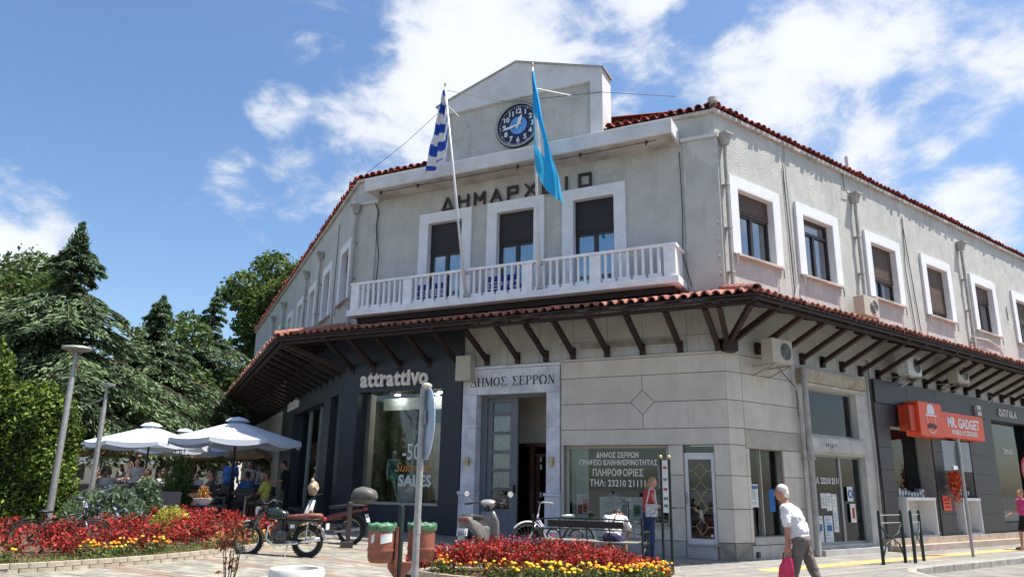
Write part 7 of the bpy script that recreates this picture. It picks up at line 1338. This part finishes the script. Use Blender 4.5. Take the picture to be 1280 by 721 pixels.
shrubm("leafy_plant", "bright green plant growing behind the menu board", G(-9.0, 21.0), .55, 1.8, 2600, .06, GL, [.4, .5, .1], 65); shrubm("orange_flowers", "orange flowers in the pot on the crate", G(-7.35, 18.7, .66), .17, .34, 260, .04, [leaf_mat("orange_petal", (0.55,0.16,0.08)), GL[1], leaf_mat("yellow_petal", (0.6,0.45,0.05))], [.5, .3, .2], 66)
# dry rust-leaved plant in front of the motorcycle
rng = np.random.default_rng(70); t = thing("rust_plant", "wilting rust-brown leafy stems at the bottom in front of the motorcycle", "plant", G(-2.80, 8.05)); RU = [leaf_mat("rust_leaf", (0.30,0.09,0.035)), leaf_mat("pale_rust_leaf", (0.42,0.17,0.07)), leaf_mat("dark_rust_leaf", (0.10,0.03,0.02))]; Ps = []; tb = MB()
for i in range(6): a = i*1.05; top = Vector((.10*math.cos(a), .10*math.sin(a), rng.uniform(.72, .98))); tb.tube([(.02*math.cos(a), .02*math.sin(a), 0), top*.5+Vector((0,0,.02)), top], [.007, .006, .003], 5); Ps += [Vector(top)+Vector(rng.normal(size=3)*(.05, .05, .035)) for _ in range(26)]+[top*rng.uniform(.55, .9)+Vector(rng.normal(size=3)*.035) for _ in range(7)]
P = np.array(Ps); A, B_ = rand_axes(len(P), .034, .45); quads("foliage", P, A, B_, RU, rng.integers(0, 3, len(P)), t); tb.build("stem", BARK, t)
# ---- red foliage and marigolds
RM = [leaf_mat("red_leaf", (0.40,0.032,0.026), trans=.3), leaf_mat("maroon_leaf", (0.11,0.012,0.012), trans=.2), leaf_mat("green_bronze_leaf", (0.10,0.075,0.03)), leaf_mat("bright_red_petal", (0.55,0.065,0.055), trans=.3)]
def inside(poly, x, y):
    c = False; n = len(poly)
    for i in range(n):
        x1, y1 = poly[i]; x2, y2 = poly[i-1]
        if (y1 > y) != (y2 > y) and x < (x2-x1)*(y-y1)/(y2-y1)+x1: c = not c
    return c
def edge_dist(pts, x, y): return min((Vector((x, y))-Vector(p[:2])).length for p in pts)
def red_mass(name, label, test, xr, yr, dens, h0, seed, probs, zoff=.08, hump=0):
    global rng; rng = np.random.default_rng(seed); Ps = []; Ms = []; As = []; Bs = []; nplant = int((xr[1]-xr[0])*(yr[1]-yr[0])*dens)
    for _ in range(nplant):
        x, y = rng.uniform(*xr), rng.uniform(*yr)
        if not test(x, y): continue
        h = h0(x, y)*rng.uniform(.72, 1.15); n = 62; th = rng.uniform(0, 6.28, n); rr = .15*np.sqrt(rng.uniform(0, 1, n)); zz = h*(.25+.75*rng.uniform(0, 1, n)**.6)*(1-.25*(rr/.15)**2); P = np.stack([x+rr*np.cos(th), y+rr*np.sin(th), ground(x, y)+zoff+zz], 1); A, B_ = rand_axes(n, .028, .6, .1); m_ = rng.choice(3, n, p=probs); top_ = zz > h*.86; m_ = np.where(top_ & (rng.uniform(size=n) < .5), 3, m_)
        Ps.append(P); As.append(A); Bs.append(B_); Ms.append(m_)
    return tag(quads(name, np.concatenate(Ps), np.concatenate(As), np.concatenate(Bs), RM, np.concatenate(Ms)), label, None, kind='stuff')
LB = poly
ctl = [(p[0].x, p[0].y) for p in along(EDs, .25)]
red_mass("red_foliage_plants", "mass of dark red leafy plants filling the long left flower bed", lambda x, y: inside(LB, x, y) and .62 < edge_dist(ctl, x, y) < 3.2, (-12.5, -4.2), (9, 18.6), 17, lambda x, y: .30+.12*min(1, (edge_dist(ctl, x, y)-.6)), 81, [.46, .36, .18])
def ell_in(x, y, k=1.0): return ((x-.5)/2.0)**2+((y-12.25)/1.1)**2 < k*k
red_mass("red_foliage_plants", "mass of bright red leafy plants in the oval flower bed before the bench", lambda x, y: ell_in(x, y, .97) and y > 12.25-(.62 if x > .3 else .85)*math.sqrt(max(0, 1-((x-.5)/2.0)**2)), (-1.7, 2.6), (11.1, 13.5), 42, lambda x, y: .28+.22*max(0, 1-((x-.5)/1.9)**2), 82, [.52, .30, .18], .10)
MGm = [mat("orange_marigold", (0.72,0.22,0.01), .8, var=.15, scale=60), mat("yellow_marigold", (0.78,0.50,0.02), .8, var=.15, scale=60)]
def marigolds(name, label, spots, seed, zoff):
    global rng; rng = np.random.default_rng(seed); Ps = []; b = MB(); n = 34
    for (x, y, yel) in spots:
        h = rng.uniform(.13, .24); P = np.stack([x+rng.normal(size=n)*.06, y+rng.normal(size=n)*.06, ground(x, y)+zoff+rng.uniform(.02, h, n)], 1); Ps.append(P)
        for _ in range(rng.integers(1, 4)):
            r_ = rng.uniform(.020, .033); c = Vector((x+rng.normal()*.055, y+rng.normal()*.055, ground(x, y)+zoff+h+rng.uniform(0, .03))); m_ = 1 if rng.uniform() < yel else 0
            b.lathe([(r_*.4, -.008), (r_, .0), (r_*.92, .010), (r_*.6, .020), (0, .024)], 7, c=c, m=m_, caps=False)
    P = np.concatenate(Ps); A, B_ = rand_axes(len(P), .030, .4, .5); o = quads(name+"_leaves", P, A, B_, [GL[0], GL[1], GL[2], leaf_mat("dry_leaf", (0.25,0.22,0.08))], rng.choice(4, len(P), p=[.35, .35, .1, .2])); tag(o, "low green leaves of the "+label, None, kind='stuff'); tag(b.build(name, MGm, smooth=False, fix=False), "orange and yellow marigold heads of the "+label, None, kind='stuff')
r = random.Random(5); sp_ = []
for p, d in along(EDs, .12):
    nrm = Vector((-d.y, d.x, 0))
    for q in range(2):
        if r.random() < .85: o_ = r.uniform(.14, .66); c = p+nrm*o_; sp_.append((c.x, c.y, .35)) if math.sin(c.x*2.2+c.y*1.7) > -.35 else None
marigolds("marigolds", "strip along the brick edging of the left bed", sp_, 91, .08); sp_ = []
for _ in range(1500):
    x, y = r.uniform(-1.6, 2.6), r.uniform(11.1, 12.9)
    if ell_in(x, y, .98) and y < 12.25-(.6 if x > .3 else .8)*math.sqrt(max(0, 1-((x-.5)/2.0)**2)) and r.random() < .36: sp_.append((x, y, .68 if x > .0 else .2))
    elif ell_in(x, y, .98) and x > 1.75 and r.random() < .3: sp_.append((x, y, .5))
marigolds("marigolds", "front of the oval bed", sp_, 92, .12)
rng = np.random.default_rng(95); n = 9000; P = []; 
while len(P) < n:
    x, y = rng.uniform(-12, -4), rng.uniform(8.5, 18.5)
    if inside(LB, x, y) and edge_dist(ctl, x, y) < 1.0: P.append((x, y, ground(x, y)+.085+rng.uniform(0, .04)))
P = np.array(P); A, B_ = rand_axes(n, .028, .25, 1.0); tag(quads("bed_grass", P, A, B_, [leaf_mat("dry_grass", (0.22,0.22,0.08)), GL[1]], rng.integers(0, 2, n)), "thin grass and weeds at the edge of the left flower bed", None, kind='stuff')
# hanging wreath by the orange shop and wall sheet
wl = thing("orange_garland", "bunch of orange ornaments hanging by the orange shop's window", "garland", at_wall('R', 10.0, .32, 0)+K, RR); rng = np.random.default_rng(97); n = 900; P = rng.normal(size=(n, 3))*np.array([.13, .06, .22])+np.array([0, 0, 1.80]); A, B_ = rand_axes(n, .045, .6); quads("ornaments", P, A, B_, [M['orange'], mat("rust_orange", (0.40,0.10,0.02), .6)], rng.integers(0, 2, n), wl); MB().tube([(0,-.2,2.9), (0,0,2.2)], .006, 5).build("hanging_cord", M['cable'], wl)
os_ = thing("price_poster", "small orange poster on the dark pillar below the orange garland", "poster", at_wall('R', 9.8, .1, 1.0)+K, RR); MB().box(-.25, .25, 0, .012, 0, .42).build("sheet", M['orange'], os_); [MB().box(-.18, .18, .013, .014, z, z+.04).build("printed_line", mat("dark_red_print", (0.35,0.03,0.01), .8), os_) for z in (.08, .18, .28)]
for x_, lb in ((7.35, "left"), (10.55, "right")):
    c = thing("display_counter", "white display counter with products in the %s window of the orange shop" % lb, "display counter", at_wall('R', x_+.75, -.05, .30)+K, RR); fw = .85 if lb == "left" else .6
    for a_ in (-fw, fw-.06): MB().box(a_, a_+.06, -.25, .22, 0, .98).build("side_panel", M['white'], c)
    MB().box(-fw, fw, -.25, .24, .98, 1.06).build("counter_top", M['white'], c, bevel=.005); MB().box(-fw+.06, fw-.06, -.25, -.23, 0, .98).build("back_panel", M['curtain'], c); MB().box(-fw+.06, fw-.06, -.23, .2, 0, .05).build("bottom_shelf", M['white'], c)
    r = random.Random(int(x_)); k = 0
    for x2 in np.arange(-fw+.1, fw-.15, .17):
        hh = r.uniform(.12, .42); m_ = r.choice(['ink', 'paper', 'inkb', 'dark', 'steel', 'black']); k += 1; bxo = thing("product_box", ("%s package, number %s from the left on the %s display counter" % (dict(ink='grey', paper='white', inkb='blue', dark='charcoal', steel='silver', black='black')[m_], ('one','two','three','four','five','six','seven','eight','nine','ten')[k-1], lb)), "package", c.location+Vector((0,0,1.06)), RR, "packages on the display counters"); MB().box(x2, x2+.13, -.15, -.02, 0, hh).build("carton", M[m_], bxo, bevel=.006); MB().box(x2+.02, x2+.11, -.019, -.017, hh*.3, hh*.7).build("printed_panel", M['paper' if m_ != 'paper' else 'inkr'], bxo)
# ============================================================ BACKGROUND BUILDINGS
def block(label, loc, rz, w_, d_, h, mwall, storeys, nwin, group=None, balc=True):
    t = thing("apartment_building", label, "building", loc, rz, group); MB().box(-w_/2, w_/2, 0, d_, 0, h).build("wall", mwall, t); MB().box(-w_/2-.3, w_/2+.3, -.3, d_+.3, h, h+.35).build("roof_edge", M['conc'], t); wm_ = MB().box(-.6, .6, -.04, .02, 0, 1.5); wme = wm_.mesh("window", M['dim']); sh = h/storeys
    for i in range(storeys):
        for j in range(nwin): link("window", wme, t, (-w_/2+w_*(j+.5)/nwin, -.0, i*sh+sh*.35))
        if balc and i: MB().box(-w_/2+.5, w_/2-.5, -1.1, 0, i*sh-.12, i*sh).build("balcony_slab", M['balc'], t); MB().box(-w_/2+.5, w_/2-.5, -1.1, -1.05, i*sh, i*sh+.9).build("balcony_front", M['curtain'], t)
    return t
block("pale apartment block far behind the cafe under the cedars", Vector((-40, 82, .4)), R_(-20), 26, 10, 8.5, mat("pale_render", (0.55,0.52,0.46), .9), 3, 7)
block("cream apartment block far left beyond the trees", Vector((-62, 60, .4)), R_(-60), 22, 10, 11, mat("cream_render", (0.50,0.45,0.36), .9), 4, 6)

block("cream four storey building across the square facing the town hall", Vector((-9, -22, 0)), R_(170), 26, 10, 10, mat("ochre_render", (0.24,0.21,0.17), .9), 4, 8)
block("white four storey building across the street facing the orange shop", Vector((27, -8, 0)), R_(222), 24, 10, 10, mat("white_render", (0.28,0.27,0.25), .9), 4, 7)
